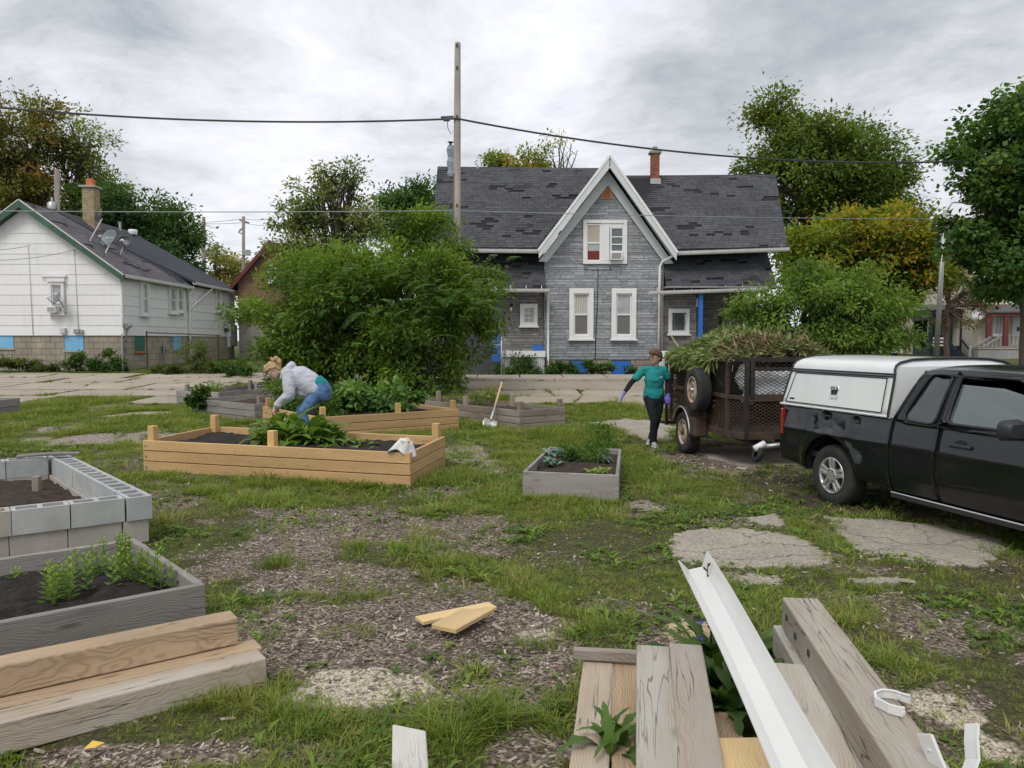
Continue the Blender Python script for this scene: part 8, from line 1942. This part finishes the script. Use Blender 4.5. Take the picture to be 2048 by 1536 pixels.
panel(TK, 'windscreen', lambda u, v: (lambda p: Vector((p.x + .05 * (1 - (2 * u - 1) ** 2), (u - .5) * 2 * abs(p.y), p.z + .05 * v * (1 - (2 * u - 1) ** 2))))(side_pt(1, v, 1)), 12, 8, M['car_glass'], .01, 1)
panel(TK, 'back_window', lambda u, v: (lambda p: Vector((p.x, (.5 - u) * 2 * abs(p.y), p.z)))(side_pt(0, v, 1)), 8, 6, M['car_glass'], .01, 1)
MB().box((1.0, -.72, .5), (2.6, .72, .98)).build('interior', M['dark_void'], TK, world=False)
MB().box((1.62, -.60, .9), (1.80, -.10, 1.36)).box((1.62, .10, .9), (1.80, .60, 1.36)).build('seat', M['car_plastic'], TK, world=False, bevel=.05)
sw = MB().tube([(2.15 + .0 * k, .33 + .18 * math.cos(k * .5236), 1.06 + .16 * math.sin(k * .5236)) for k in range(13)], .014, 6); sw.build('steering_wheel', M['car_plastic'], TK, world=False)
# camper shell
def capy(z): f = (z - RAIL) / .56; return .852 - .085 * min(f / .80, 1) - (.15 * ((f - .80) / .20) ** 2.6 if f > .80 else 0)
CPX0 = lambda z: XB + .005 + .12 * (z - RAIL) / .56; CPX1 = .835
prof = [(RAIL, capy(RAIL)), (1.15, capy(1.15)), (1.28, capy(1.28)), (1.42, capy(1.42)), (1.49, capy(1.49)), (1.53, capy(1.53)), (1.57, capy(1.57)), (1.60, capy(1.60) + .0), (1.628, .50), (1.638, .25), (1.64, 0)]
loop = [(z, -y) for z, y in prof] + [(z, y) for z, y in prof[-2::-1]]
cs_ = MB(); st = [0, .02, .5, .94, .98, 1]
cs_.rings([[Vector((CPX0(z) + (CPX1 - .10 * max(0, (z - 1.45) / .2) ** 2 - CPX0(z)) * f, y, z)) for z, y in loop] for f in st], cap=False, closed=False)
cap_ = cs_.build('camper_shell', M['cap_white'], TK, world=False, auto=40); sm = cap_.modifiers.new('t', 'SOLIDIFY'); sm.thickness = .008; sm.offset = 0
MB().poly([Vector((CPX1 - .10 * max(0, (z - 1.45) / .2) ** 2 - .012, y * .985, z - .01)) for z, y in loop][::-1]).build('front_panel', M['cap_white'], cap_, world=False)
MB().poly([Vector((CPX0(z) + .012, y * .985, z - .01)) for z, y in loop]).build('rear_door_panel', M['cap_white'], cap_, world=False)
for f, nm in ((0, 'rear_edge_trim'), (1, 'front_edge_trim')): MB().tube([Vector((CPX0(z) + (CPX1 - .10 * max(0, (z - 1.45) / .2) ** 2 - CPX0(z)) * f, y * 1.004, z + .003)) for z, y in loop], .013, 6).build(nm, M['car_plastic'], cap_, world=False)
for s in (-1, 1):
 y_ = lambda z, o: s * (capy(z) + o)
 for z in (1.463, 1.487): MB().tube([(CPX0(z) + .02, y_(z, .008), z), (CPX1 - .01, y_(z, .008), z)], .010, 6).build('trim_strip', M['car_plastic'], cap_, world=False)
 MB().tube([(XB + .0, y_(RAIL, .006), RAIL + .012), (CPX1, y_(RAIL, .006), RAIL + .012)], .014, 6).build('rail_strip', M['cap_white'], cap_, world=False)
 x0, x1, z0, z1 = -.80, CPX1 - .085, RAIL + .045, 1.445
 dp_ = MB(); dp_.rings([[Vector((x0 + .10 * (z - z0) / .39, y_(z, .002), z)), Vector((x0 + .10 * (z - z0) / .39, y_(z, .014), z)), Vector((x1, y_(z, .014), z)), Vector((x1, y_(z, .002), z))] for z in (z0, (z0 + z1) / 2, z1)]); dr = dp_.build('side_door', M['cap_white'], cap_, world=False, fix=True, bevel=.006)
 MB().tube([Vector((x, y_(z, .016), z)) for x, z in ((x0, z0), (x1, z0), (x1, z1), (x0 + .10, z1), (x0, z0))], .007, 6).build('door_seal', M['car_plastic'], cap_, world=False)
 zl_ = RAIL + .20; MB().rings([[Vector((.02 + x, y_(zl_ + z, o), zl_ + z)) for x, z in ((-.05, -.07), (.05, -.07), (.06, -.05), (.06, .05), (.05, .075), (-.05, .075), (-.06, .05), (-.06, -.05))] for o in (.010, .022)]).build('latch_plate', M['chrome'], cap_, world=False, fix=True, bevel=.004)
 MB().box((-.025, min(y_(zl_, .023), y_(zl_, .027)), zl_ - .045), (.065, max(y_(zl_, .023), y_(zl_, .027)), zl_ + .03)).build('latch_recess', M['dark_metal'], cap_, world=False)
 MB().bar((-.01, y_(zl_, .034), zl_ + .05), (.06, y_(zl_, .034), zl_ + .05), .025, .03).build('latch_handle', M['chrome'], cap_, world=False)
 MB().box((x0 + .06, min(y_(z0 + .05, .012), y_(z0 + .05, .018)), z0 + .02), (x0 + .15, max(y_(z0 + .05, .012), y_(z0 + .05, .018)), z0 + .05)).build('badge', M['car_plastic'], cap_, world=False)
# ---------------------------------------------------------------- mesh-sided trailer
fT = Vector((.115, -.993, 0)).normalized(); cw_ = G(1364, 905); oL = Vector((cw_.x, cw_.y, cw_.z)) + Vector((-fT.y, fT.x, 0)) * .93
MR = frame(oL, fT); TR = empty('mesh_trailer', 'rusty mesh-sided utility trailer hitched behind the black pickup', 'trailer', M=MR)
ZF, ZT, ZM = .47, 1.53, 1.0; XR, XF, HWD = -1.2, 1.31, .72
NO = [(1.31, -.72), (1.66, -.59), (1.66, .59), (1.31, .72)]
def meshpanel(name, A, B, z0, z1, m, pitch=.07, slope=.55, r=.006, parent=None):
 """expanded metal: two families of slanting strands clipped to the panel"""
 A = Vector((*A, 0)); B = Vector((*B, 0)); L = (B - A).length; d = (B - A) / L; H_ = z1 - z0; mb = MB(); nrm = Vector((-d.y, d.x, 0))
 for sg in (1, -1):
  c = -H_ / slope
  while c < L + H_ / slope:
   pts = []
   for u, w in ((c, 0), (c + sg * H_ / slope, H_)): pts.append((u, w))
   (u0, w0), (u1, w1) = pts
   ta, tb = 0., 1.
   du = u1 - u0
   for lim, sgn in ((0, 1), (L, -1)):
    if abs(du) > 1e-9:
     tt = (lim - u0) / du
     if du * sgn > 0: ta = max(ta, tt)
     else: tb = min(tb, tt)
   if tb - ta > .02:
    p = A + d * (u0 + du * ta) + Z1 * (z0 + H_ * ta); q = A + d * (u0 + du * tb) + Z1 * (z0 + H_ * tb); mb.bar(p, q, r * 1.6, r, nrm)
   c += pitch
 return tag(mb.build(name, m, parent or TR, world=False), kind='stuff')
def tbar(name, a, b, m, w=.05, h=None): return MB().bar(a, b, w, h or w).build(name, m, TR, world=False, bevel=.003)
corner = [(XR, -HWD)] + NO + [(XR, HWD)]
for i, (x, y) in enumerate(corner): tbar('post', (x, y, ZF - .04), (x, y, ZT), M['rust'] if i in (0, 5) else M['rust_dark'] if i in (2, 3) else M['rust'], .055)
segs = list(zip(corner, corner[1:]))
for (a, b) in segs:
 tbar('bottom_rail', (*a, ZF), (*b, ZF), M['rust'], .05, .10); tbar('top_rail', (*a, ZT), (*b, ZT), M['rust_dark'], .055, .06); tbar('middle_rail', (*a, ZM), (*b, ZM), M['rust'], .045, .10 if a == NO[1] else .06)
tbar('upper_rail', (*NO[1], ZT - .13), (*NO[2], ZT - .13), M['rust_dark'], .05, .05)
for f in (.06, .57): p = Vector((*NO[1], 0)).lerp(Vector((*NO[2], 0)), f); tbar('front_post', (p.x + .01, p.y, ZF if f > .1 else ZM), (p.x + .01, p.y, ZM if f > .1 else ZT), M['rust'] if f > .1 else M['rust_dark'], .06)
MB().tube([(1.72, -.02, ZM - .12), (1.72, -.02, ZM + .03), (1.72, .04, ZM + .03)], .014, 6).build('gate_pin', M['galv'], TR, world=False)
for x in (-.35, .5): tbar('side_post', (x, -HWD, ZF), (x, -HWD, ZT), M['rust'], .05); tbar('side_post', (x, HWD, ZF), (x, HWD, ZT), M['rust'], .05)
for a, b in segs:
 for z0, z1 in ((ZF + .04, ZM - .04), (ZM + .04, ZT - .03)): meshpanel('mesh_panel', a, b, z0, z1, M['rust_dark'] if z0 > 1 else M['rust'], .085, .55, .0042 if z0 > 1 else .006)
tag(MB().box((XR, -HWD + .01, ZF - .03), (XF, HWD - .01, ZF + .0)).build('floor', M['wood_dark'], TR, world=False))
MB().prism([(x, y, ZF - .03) for x, y in NO], (0, 0, .03)).build('nose_floor', M['wood_dark'], TR, world=False, fix=True)
MB().box((XR, -.5, ZF - .12), (1.6, -.42, ZF - .04)).box((XR, .42, ZF - .12), (1.6, .5, ZF - .04)).build('chassis_rail', M['rust_dark'], TR, world=False)
for s in (-1, 1): tbar('drawbar', (1.3, s * .45, ZF - .09), (2.75, s * .03, ZF - .09), M['rust_dark'], .05, .08)
MB().box((2.68, -.06, ZF - .12), (2.95, .06, ZF + .0)).build('coupler', M['galv'], TR, world=False, bevel=.02)
jk = MB().tube([(2.28, -.18, ZF - .03), (2.28, -.62, ZF - .06)], .032, 10).build('jack_tube', M['galv'], TR, world=False, smooth=True)
MB().tube([(2.28, -.60, ZF - .02), (2.28, -.74, ZF - .09)], .045, 10).build('jack_foot', M['lens_white'], jk, world=False, smooth=True); MB().lathe([(.05, -.025), (.10, -.03), (.11, 0), (.10, .03), (.05, .025)], Matrix.Translation((2.28, -.70, ZF - .16)) @ Matrix.Rotation(1.3, 4, 'X'), 18).build('jack_wheel', M['rubber'], jk, world=False, smooth=True)
MB().tube([(2.5, -.05, ZF - .05), (2.55, -.12, ZF - .2), (2.7, -.1, ZF - .22), (2.85, -.05, ZF - .08)], .012, 5).build('safety_chain', M['galv'], TR, world=False)
for s in (-1, 1):
 Mw = Matrix.Translation((0, s * .93, .335)) @ Matrix.Rotation(s * -math.pi / 2, 4, 'X'); wt = empty('wheel'); wt.parent = TR; wheel(wt, Mw, .335, .19, .20, M['rust_rim'], style='steel')
 fe = MB(); ar_ = [(math.cos(a) * .41, math.sin(a) * .41 + .335) for a in [math.pi * (.02 + .86 * k / 14) for k in range(15)]]
 fe.rings([[Vector((x, s * .735, z)), Vector((x, s * .955, z)), Vector((x * .985, s * .955, (z - .335) * .985 + .335)), Vector((x * .985, s * .735, (z - .335) * .985 + .335))] for x, z in ar_])
 fe.build('fender', M['rust'], TR, world=False, fix=True); MB().tube([(x, s * .955, z) for x, z in ar_], .016, 6).build('fender_lip', M['galv'], TR, world=False, smooth=True)
 MB().box((.30, min(s * .73, s * .95), .32), (.62, max(s * .73, s * .95), .62)).build('fender_plate', M['rust'], TR, world=False, bevel=.03)
wt = empty('spare_wheel'); wt.parent = TR
wheel(wt, Matrix.Translation((.60, -1.0, 1.05)) @ Matrix.Rotation(math.pi / 2, 4, 'X'), .335, .20, .20, M['rust_rim'], style='plain')
tbar('spare_bracket', (.60, -.72, 1.05), (.60, -.86, 1.05), M['rust'], .10)
# rear ramp gate, raised
ga_ = [(XR - .06, -HWD - .1, ZF - .16), (XR - .10, -HWD - .1, ZT + .02)]
for y in (-HWD - .06, 0, HWD + .04): tbar('gate_post', (XR - .07, y, ZF - .16), (XR - .12, y, ZT + .02), M['rust'], .05)
for z in (ZF - .12, ZM - .18, ZT): tbar('gate_rail', (XR - .08, -HWD - .08, z), (XR - .08, HWD + .06, z), M['rust'], .05)
meshpanel('gate_mesh', (XR - .09, -HWD - .05), (XR - .09, HWD + .05), ZF - .1, ZT, M['rust_dark'], .09)
MB().tube([(XR - .10, -HWD - .06, ZM - .30), (XR - .32, -HWD - .12, ZM - .30)], .03, 8).build('gate_lever', M['rust_dark'], TR, world=False); MB().tube([(XR - .1, -HWD - .06, ZF - .12), (XR - .36, -HWD - .14, ZF - .12)], .03, 8).build('gate_foot', M['rust_dark'], TR, world=False)
# load of pulled weeds
g = np.random.default_rng(5); hp_ = empty('weed_heap', 'heap of pulled weeds and roots piled high in the mesh trailer', 'weed heap', M=MR)
def heapz(x, y): return ZT + .02 + .40 * math.exp(-((x + .15) / .75) ** 2) * (1 - (abs(y) / .78) ** 2.5) + .24 * math.exp(-((x - 1.0) / .6) ** 2) * (1 - (abs(y) / .75) ** 2.5) + .10 * mnoise.noise(Vector((x * 2.5, y * 2.5, 1)))
cr_ = MB(); nx_ = 26; ny_ = 14
def hc(u, v): x = -1.12 + 2.36 * u; w = .66 if x < 1.25 else .66 - (x - 1.25) * .3; y = (v - .5) * 2 * w; return Vector((x, y, heapz(x, y) - .05 + .05 * mnoise.noise(Vector((x * 9, y * 9, 0)))))
cr_.grid(hc, nx_, ny_)
core = cr_.build('packed_roots', M['soil_brown'], hp_, world=False, smooth=True)
sd2 = MB()
for s in (-1, 1): sd2.grid(lambda u, v, s=s: Vector((-1.12 + 2.2 * u, s * (.64 + .05 * mnoise.noise(Vector((u * 14, v * 9, s)))), ZF + .02 + (ZT - ZF + .05) * v)), 30, 12)
sd2.grid(lambda u, v: Vector((-1.13 + .04 * mnoise.noise(Vector((u * 12, v * 12, 5))), (u - .5) * 1.3, ZF + (ZT - ZF + .05) * v)), 16, 12)
sd2.build('packed_sides', M['soil_brown'], hp_, world=False, smooth=True)
n = 8000; x = g.uniform(-1.2, 1.5, n); y = g.uniform(-.74, .74, n); z = np.array([heapz(a, b) for a, b in zip(x, y)]) + g.uniform(-.10, .03, n); P = np.stack([x, y, z], 1); A = g.normal(size=(n, 3)) * np.array([1, 1, .45]) + np.array([0, -.15, .12]); green = (x < .7) & (g.random(n) < .95) | (g.random(n) < .42)
def strands(name, P, A, m, L, w, T): link(name, leaf_mesh(name, P, A, g.normal(size=(len(P), 3)) + np.array([0, 0, 1.]), L, w, T, m, .06), hp_, None, False)
strands('green_strands', P[green], A[green], M['hay'], g.uniform(.06, .17, green.sum()), g.uniform(.018, .05, green.sum()), np.clip(g.normal(.5, .35, green.sum()), 0, 1.15))
b_ = ~green; strands('dry_strands', P[b_], A[b_], M['hay_brown'], g.uniform(.1, .34, b_.sum()), g.uniform(.008, .022, b_.sum()), np.clip(g.normal(.5, .5, b_.sum()), 0, 2))
n = 2600; x = g.uniform(-1.15, .95, n); z = ZF + .05 + (ZT - ZF + .03) * g.random(n); P = np.stack([x, -.66 - g.random(n) * .05, z], 1); A = g.normal(size=(n, 3)) * np.array([1, .2, .8])
strands('side_strands', P, A, M['hay_brown'], g.uniform(.06, .22, n), g.uniform(.006, .02, n), np.clip(g.normal(.3, .5, n), 0, 1.6))
n = 1500; x = np.where(g.random(n) < .35, g.uniform(.25, .62, n), g.uniform(-1.15, .9, n)); z = ZT + .08 - g.random(n) ** 2 * np.where((x > .25) & (x < .62), .5, .22); P = np.stack([x, -.74 - g.random(n) * .08, z], 1); A = g.normal(size=(n, 3)) * .6 + np.array([0, -.2, -.6]); strands('hanging_strands', P, A, M['hay'], g.uniform(.08, .2, n), g.uniform(.02, .045, n), np.clip(g.normal(.5, .3, n), 0, 1))
stk = MB(); rr = random.Random(9)
for _ in range(16): a = Vector((rr.uniform(-1.1, 1.5), rr.uniform(-.7, .6), 0)); a.z = heapz(a.x, a.y) - .02; d = Vector((rr.uniform(-1, 1), rr.uniform(-.8, .4), rr.uniform(-.15, .45))).normalized(); stk.tube([a, a + d * .2, a + d * rr.uniform(.3, .6) + Z1 * .03], [.008, .006, .003], 4)
stk.tube([(.35, -.74, ZT - .22), (.75, -.78, ZT + .06), (.95, -.7, ZT + .12)], [.012, .01, .006], 5); stk.tube([(-1.1, -.6, ZT + .1), (-1.45, -.7, ZT + .42)], [.01, .006], 5)
tag(stk.build('stalks', M['straw'], hp_, world=False), kind='stuff')
# white bags inside the nose
bg_ = empty('plastic_sheet', 'crumpled white plastic sheet behind the front mesh of the trailer', 'plastic sheet', M=MR)
def sheet(u, v): y = -.50 + 1.02 * u; z = ZM + .02 + .38 * v; return Vector((1.555 + .04 * mnoise.noise(Vector((u * 4, v * 3, 2))) + .02 * mnoise.noise(Vector((u * 11, v * 9, 4))) - .12 * v, y, z))
sh = MB().grid(sheet, 34, 16).build('sheet', M['bag_white'], bg_, smooth=True, world=False)
b2 = empty('plastic_bag', 'white plastic bag pressed against the slanted front corner of the trailer', 'plastic bag', M=MR)
fuse('bag', [ell([(1.36, -.50, ZT - .12), (1.40, -.50, ZT - .26), (1.44, -.50, ZT - .40), (1.47, -.49, ZT - .44), (1.48, -.48, ZT - .56)], [(.10, .08), (.16, .13), (.10, .08), (.05, .05), (.13, .10)], (.93, .37, 0))], M['bag_white'], b2, .014, 2, folds(.016, 9))
# ---------------------------------------------------------------- grass, ground weeds, chips
def inside(poly, x, y):
 P = np.array(poly); r = np.zeros(len(x), bool); bb = (x > P[:, 0].min()) & (x < P[:, 0].max()) & (y > P[:, 1].min()) & (y < P[:, 1].max()); ix = np.nonzero(bb)[0]
 if not len(ix): return r
 X, Y = x[ix], y[ix]; c = np.zeros(len(ix), bool); n = len(P)
 for i in range(n):
  x0, y0 = P[i]; x1, y1 = P[(i + 1) % n]
  if y0 == y1: continue
  c ^= ((y0 > Y) != (y1 > Y)) & (X < (x1 - x0) * (Y - y0) / (y1 - y0) + x0)
 r[ix] = c; return r
def f_blade(a, b, dry):
 def fn(t):
  r = orand(t); v = wpos(t); n = t.noise(v, .8, 4, .6); c = t.mix(t.mapr(t.math('ADD', t.math('MULTIPLY', r, .6), t.math('MULTIPLY', n, .6)), .25, .85), a, b)
  c = t.mix(t.math('MULTIPLY', t.mapr(t.noise(v, 1.7, 3, .6), .50, .66), t.mapr(r, .35, .8)), c, dry)
  tr = t.new('ShaderNodeBsdfTranslucent'); t.put(tr.inputs['Color'], t.mix(1., c, (1.2, 1.25, .7), 'MULTIPLY')); ms = t.new('ShaderNodeMixShader'); ms.inputs[0].default_value = .35
  t.l.new(t.p.outputs[0], ms.inputs[1]); t.l.new(tr.outputs[0], ms.inputs[2]); t.l.new(ms.outputs[0], t.o.inputs[0]); return dict(c=c)
 return fn
M['grass'] = mat('grass_blades', rough=.55, spec=.3, fn=f_blade((.10, .155, .020), (.26, .315, .05), (.38, .33, .12)))
M['clover'] = mat('ground_weed_leaves', rough=.55, spec=.3, fn=f_blade((.06, .125, .018), (.18, .27, .04), (.25, .26, .06)))
M['chip'] = mat('wood_chips', rough=.9, fn=lambda t: dict(c=t.ramp(orand(t), [(0, (.085, .06, .045)), (.35, (.17, .138, .108)), (.7, (.29, .248, .20)), (.93, (.42, .36, .29)), (1, (.52, .46, .38))])))
M['gravel_bit'] = mat('pale_gravel', rough=.95, fn=lambda t: dict(c=t.mix(orand(t), (.30, .26, .2), (.58, .53, .43))))
def tuft(seed, n, h, rad, w, lean, m):
 g = random.Random(seed); V, Q = [], []
 for i in range(n):
  a = g.uniform(0, 6.283); r = rad * g.random() ** .6; b = Vector((r * math.cos(a), r * math.sin(a), -.012)); d = Vector((math.cos(a + g.uniform(-1, 1)), math.sin(a + g.uniform(-1, 1)), 0)); L = h * g.uniform(.55, 1.2); s = Vector((-d.y, d.x, 0)) * w * .5; le = lean * g.uniform(.3, 1.3); o = len(V)
  for k, (f, ww) in enumerate(((0, 1.), (.5, .85), (1, .12))): p = b + d * (L * le * f * f) + Z1 * (L * f * (1 - .28 * le * f)); V += [p - s * ww, p + s * ww]
  Q += [(o, o + 1, o + 3, o + 2), (o + 2, o + 3, o + 5, o + 4)]
 return np_mesh('tuft', np.array([tuple(v) for v in V]), np.array(Q), m)
def leafy(seed, n, L, w, m, up):
 g = random.Random(seed); V, Q = [], []
 for i in range(n):
  a = g.uniform(0, 6.283); d = Vector((math.cos(a), math.sin(a), 0)); s = Vector((-d.y, d.x, 0)); l = L * g.uniform(.6, 1.2); e = up * g.uniform(.3, 1.2); b = Vector((g.gauss(0, L * .5), g.gauss(0, L * .5), g.uniform(0, .02))); o = len(V)
  for f, ww in ((0, .15), (.5, 1.), (1, .25)): p = b + d * (l * f) + Z1 * (l * e * f * (1.25 - .7 * f)); x = s * w * .5 * ww; V += [p - x + Z1 * w * .12 * ww, p + x + Z1 * w * .12 * ww]
  Q += [(o, o + 1, o + 3, o + 2), (o + 2, o + 3, o + 5, o + 4)]
 return np_mesh('weedlet', np.array([tuple(v) for v in V]), np.array(Q), m)
def scatter(name, label, sources, P, rot, scl, idx):
 """one object that instances the source meshes on its points"""
 col = bpy.data.collections.new(name + '_sources')
 for i, me in enumerate(sources): col.objects.link(bpy.data.objects.new('%s_source_%02d' % (name, i), me))
 me = bpy.data.meshes.new(name); me.vertices.add(len(P)); me.vertices.foreach_set('co', np.asarray(P, np.float32).ravel())
 for a, typ, v in (('rot', 'FLOAT_VECTOR', rot), ('scl', 'FLOAT_VECTOR', scl), ('idx', 'INT', idx)):
  me.attributes.new(a, typ, 'POINT').data.foreach_set('vector' if typ == 'FLOAT_VECTOR' else 'value', np.asarray(v, np.int32 if typ == 'INT' else np.float32).ravel())
 o = link(name, me); tag(o, label, None, None, 'stuff')
 ng = bpy.data.node_groups.new(name, 'GeometryNodeTree'); ng.interface.new_socket('Geometry', in_out='INPUT', socket_type='NodeSocketGeometry'); ng.interface.new_socket('Geometry', in_out='OUTPUT', socket_type='NodeSocketGeometry')
 N, L = ng.nodes, ng.links; gi = N.new('NodeGroupInput'); go = N.new('NodeGroupOutput'); ip = N.new('GeometryNodeInstanceOnPoints'); ci = N.new('GeometryNodeCollectionInfo'); ci.inputs['Collection'].default_value = col; ci.inputs['Separate Children'].default_value = True; ci.inputs['Reset Children'].default_value = True
 def na(nm, ty): q = N.new('GeometryNodeInputNamedAttribute'); q.data_type = ty; q.inputs['Name'].default_value = nm; return q.outputs['Attribute']
 er = N.new('FunctionNodeEulerToRotation'); L.new(na('rot', 'FLOAT_VECTOR'), er.inputs[0])
 L.new(gi.outputs[0], ip.inputs['Points']); L.new(ci.outputs[0], ip.inputs['Instance']); ip.inputs['Pick Instance'].default_value = True
 L.new(na('idx', 'INT'), ip.inputs['Instance Index']); L.new(er.outputs[0], ip.inputs['Rotation']); L.new(na('scl', 'FLOAT_VECTOR'), ip.inputs['Scale']); L.new(ip.outputs[0], go.inputs[0])
 o.modifiers.new('scatter', 'NODES').node_group = ng; return o
def samples(n, y0, y1, seed, pw=1.):
 g = np.random.default_rng(seed); u = g.random(n); a, b = y0 ** pw, y1 ** pw; y = (a + (b - a) * u) ** (1 / pw); x = (g.random(n) * 2 - 1) * (y * .74 + 1.2); return x, y, g
def clear(x, y):
 k = np.ones(len(x), bool)
 for p in EXCL: k &= ~inside(p, x, y)
 return k
def zof(x, y): return gz(x, y) + (fbm(x, y, 9., 5, 2) - .5) * .018 * np.clip((12 - y) / 4, 0, 1) - .004
x, y, g = samples(190000, 2.0, 22.5, 3, 1.2); mm = masks(x, y); den = mm['grass'] ** 1.5 * (.22 + .85 * sstep(.38, .62, fbm(x, y, .9, 77, 4)))
k = (g.random(len(x)) < den) & clear(x, y); x, y = x[k], y[k]; n = len(x); gr = np.random.default_rng(4); vig = .55 + .75 * sstep(.3, .7, fbm(x, y, 1.1, 91, 3)); s = (.55 + .5 * gr.random(n)) * vig * (.62 + .055 * y); tall = gr.random(n) > .985; s = np.where(tall, s * 1.6, s)
G_ = [tuft(i, 16, (.055, .075, .06, .09, .05, .08)[i], .055, .0045, (1., .8, 1.3, .7, 1.5, 1.)[i], M['grass']) for i in range(6)]
scatter('grass', 'patchy green lawn grass growing through the mulch and round the beds', G_, np.stack([x, y, zof(x, y)], 1), np.stack([gr.normal(0, .12, n), gr.normal(0, .12, n), gr.random(n) * 6.28], 1), np.stack([s * 1.15, s * 1.15, s * (.8 + .4 * gr.random(n))], 1), gr.integers(0, 6, n))
x, y, g = samples(30000, 2.0, 17.5, 8, 1.2); mm = masks(x, y); den = (.25 + .75 * mm['grass']) * sstep(.50, .64, fbm(x, y, 1.3, 55, 4)) * (1 - mm['gravel']) * (1 - .8 * mm['bare'])
k = (g.random(len(x)) < den) & clear(x, y); x, y = x[k], y[k]; n = len(x); s = (.5 + .6 * gr.random(n)) * (.7 + .04 * y)
W_ = [leafy(20 + i, (9, 7, 12, 8)[i], (.045, .07, .03, .09)[i], (.028, .03, .024, .026)[i], M['clover'], (.5, .8, .4, .9)[i]) for i in range(4)]
scatter('ground_weeds', 'low clover and broad-leaved weeds scattered in the grass', W_, np.stack([x, y, zof(x, y)], 1), np.stack([0 * s, 0 * s, gr.random(n) * 6.28], 1), np.stack([s, s, s], 1), gr.integers(0, 4, n))
# weeds in the joints of the old paving and along its edges
x = nrng.uniform(-22, 24, 60000); y = nrng.uniform(20, 30.8, 60000); k = clear(x, y) & (fbm(x, y, .5, 13, 3) > .40) & (nrng.random(60000) < .5); x, y = x[k], y[k]; n = len(x); s = (.6 + .8 * gr.random(n)) * 1.25
scatter('joint_weeds', 'grass and weeds growing in the joints of the broken paving', G_[:3] + W_[:2], np.stack([x, y, gz(x, y)], 1), np.stack([0 * s, 0 * s, gr.random(n) * 6.28], 1), np.stack([s * 1.4, s * 1.4, s * .9], 1), gr.integers(0, 5, n))
x, y, g = samples(90000, 2.0, 12., 12, 1.); mm = masks(x, y); den = np.clip(mm['mulch'] * 1. + mm['chip'] * .9 + mm['gravel'] * .2 + .05, 0, 1)
k = (g.random(len(x)) < den * .85) & clear(x, y); x, y = x[k], y[k]; n = len(x)
def chipm(i): r = random.Random(i); l, w, h = r.uniform(.016, .04), r.uniform(.005, .012), r.uniform(.002, .005); return MB().add([(-l / 2, -w / 2, 0), (l / 2, -w * .3, 0), (l / 2 * .9, w / 2, 0), (-l / 2, w * .4, 0), (-l / 2, -w / 2, h), (l / 2, -w * .3, h), (l / 2 * .9, w / 2, h), (-l / 2, w * .4, h)], [(0, 3, 2, 1), (4, 5, 6, 7), (0, 1, 5, 4), (1, 2, 6, 5), (2, 3, 7, 6), (3, 0, 4, 7)]).mesh('chip', M['chip'])
s = (.45 + .75 * gr.random(n) ** 2) * (1 + .05 * y); lg = gr.random(n) > .985; s = np.where(lg, s * 2.2, s)
scatter('wood_chips', 'grey and brown wood chips covering the bare ground', [chipm(i) for i in range(6)], np.stack([x, y, zof(x, y) + .003], 1), np.stack([gr.normal(0, .28, n), gr.normal(0, .28, n), gr.random(n) * 6.28], 1), np.stack([s, s, s], 1), gr.integers(0, 6, n))
# long grass tufts against boards and timbers
tf_ = [(350, 962, 0.85), (540, 958, 1.61), (470, 966, 0.85), (640, 968, 0.94), (740, 975, 0.85), (860, 950, 1.02), (1150, 1000, 0.77), (1090, 1000, 0.85), (560, 1130, 0.93), (530, 1135, 0.81), (330, 1050, 1.27), (300, 1075, 1.19), (960, 1450, 1.18), (1010, 1440, 1.12), (890, 1480, 1.05), (560, 1420, 0.87), (620, 1440, 0.81), (420, 1420, 0.74), (860, 1440, 0.99), (1090, 1300, 0.62), (1180, 1260, 0.62), (1550, 1260, 0.74), (1680, 1250, 0.74), (1760, 1330, 0.81), (1460, 1240, 0.68), (205, 1070, 1.36), (735, 1200, 0.68), (700, 1270, 0.56), (1250, 1250, 0.62)]
P, S = [], []
for px, py, q in tf_:
 c = G(px, py)
 for _ in range(9): a, b = c.x + rng.gauss(0, .07), c.y + rng.gauss(0, .05); P.append((a, b, gzs(a, b))); S.append(q * rng.uniform(.8, 1.3))
n = len(P); S = np.array(S); ok = clear(np.array(P)[:, 0], np.array(P)[:, 1]); P = np.array(P)[ok]; S = S[ok]; n = len(P)
scatter('long_grass', 'longer dark grass tufts against the boards and timbers', [tuft(50 + i, 20, .13, .05, .005, 1., M['grass']) for i in range(3)], P, np.stack([gr.normal(0, .1, n), gr.normal(0, .1, n), gr.random(n) * 6.28], 1), np.stack([S, S, S], 1), gr.integers(0, 3, n))
for i, (px, py, lb) in enumerate(((188, 1493, 'fallen yellow leaf on the grass in front of the left timbers'),)):
 c = G(px, py, .05); tag(link('fallen_leaf', leaf_mesh('fallen_leaf', np.array([tuple(c + Vector((-.03, -.02, 0)))]), np.array([[.8, .5, .05]]), np.array([[0, -.3, 1.]]), [.075], [.045], [.5], M['yellow_leaf'])), lb, 'leaf')
bpy.data.scenes.remove(TMP)
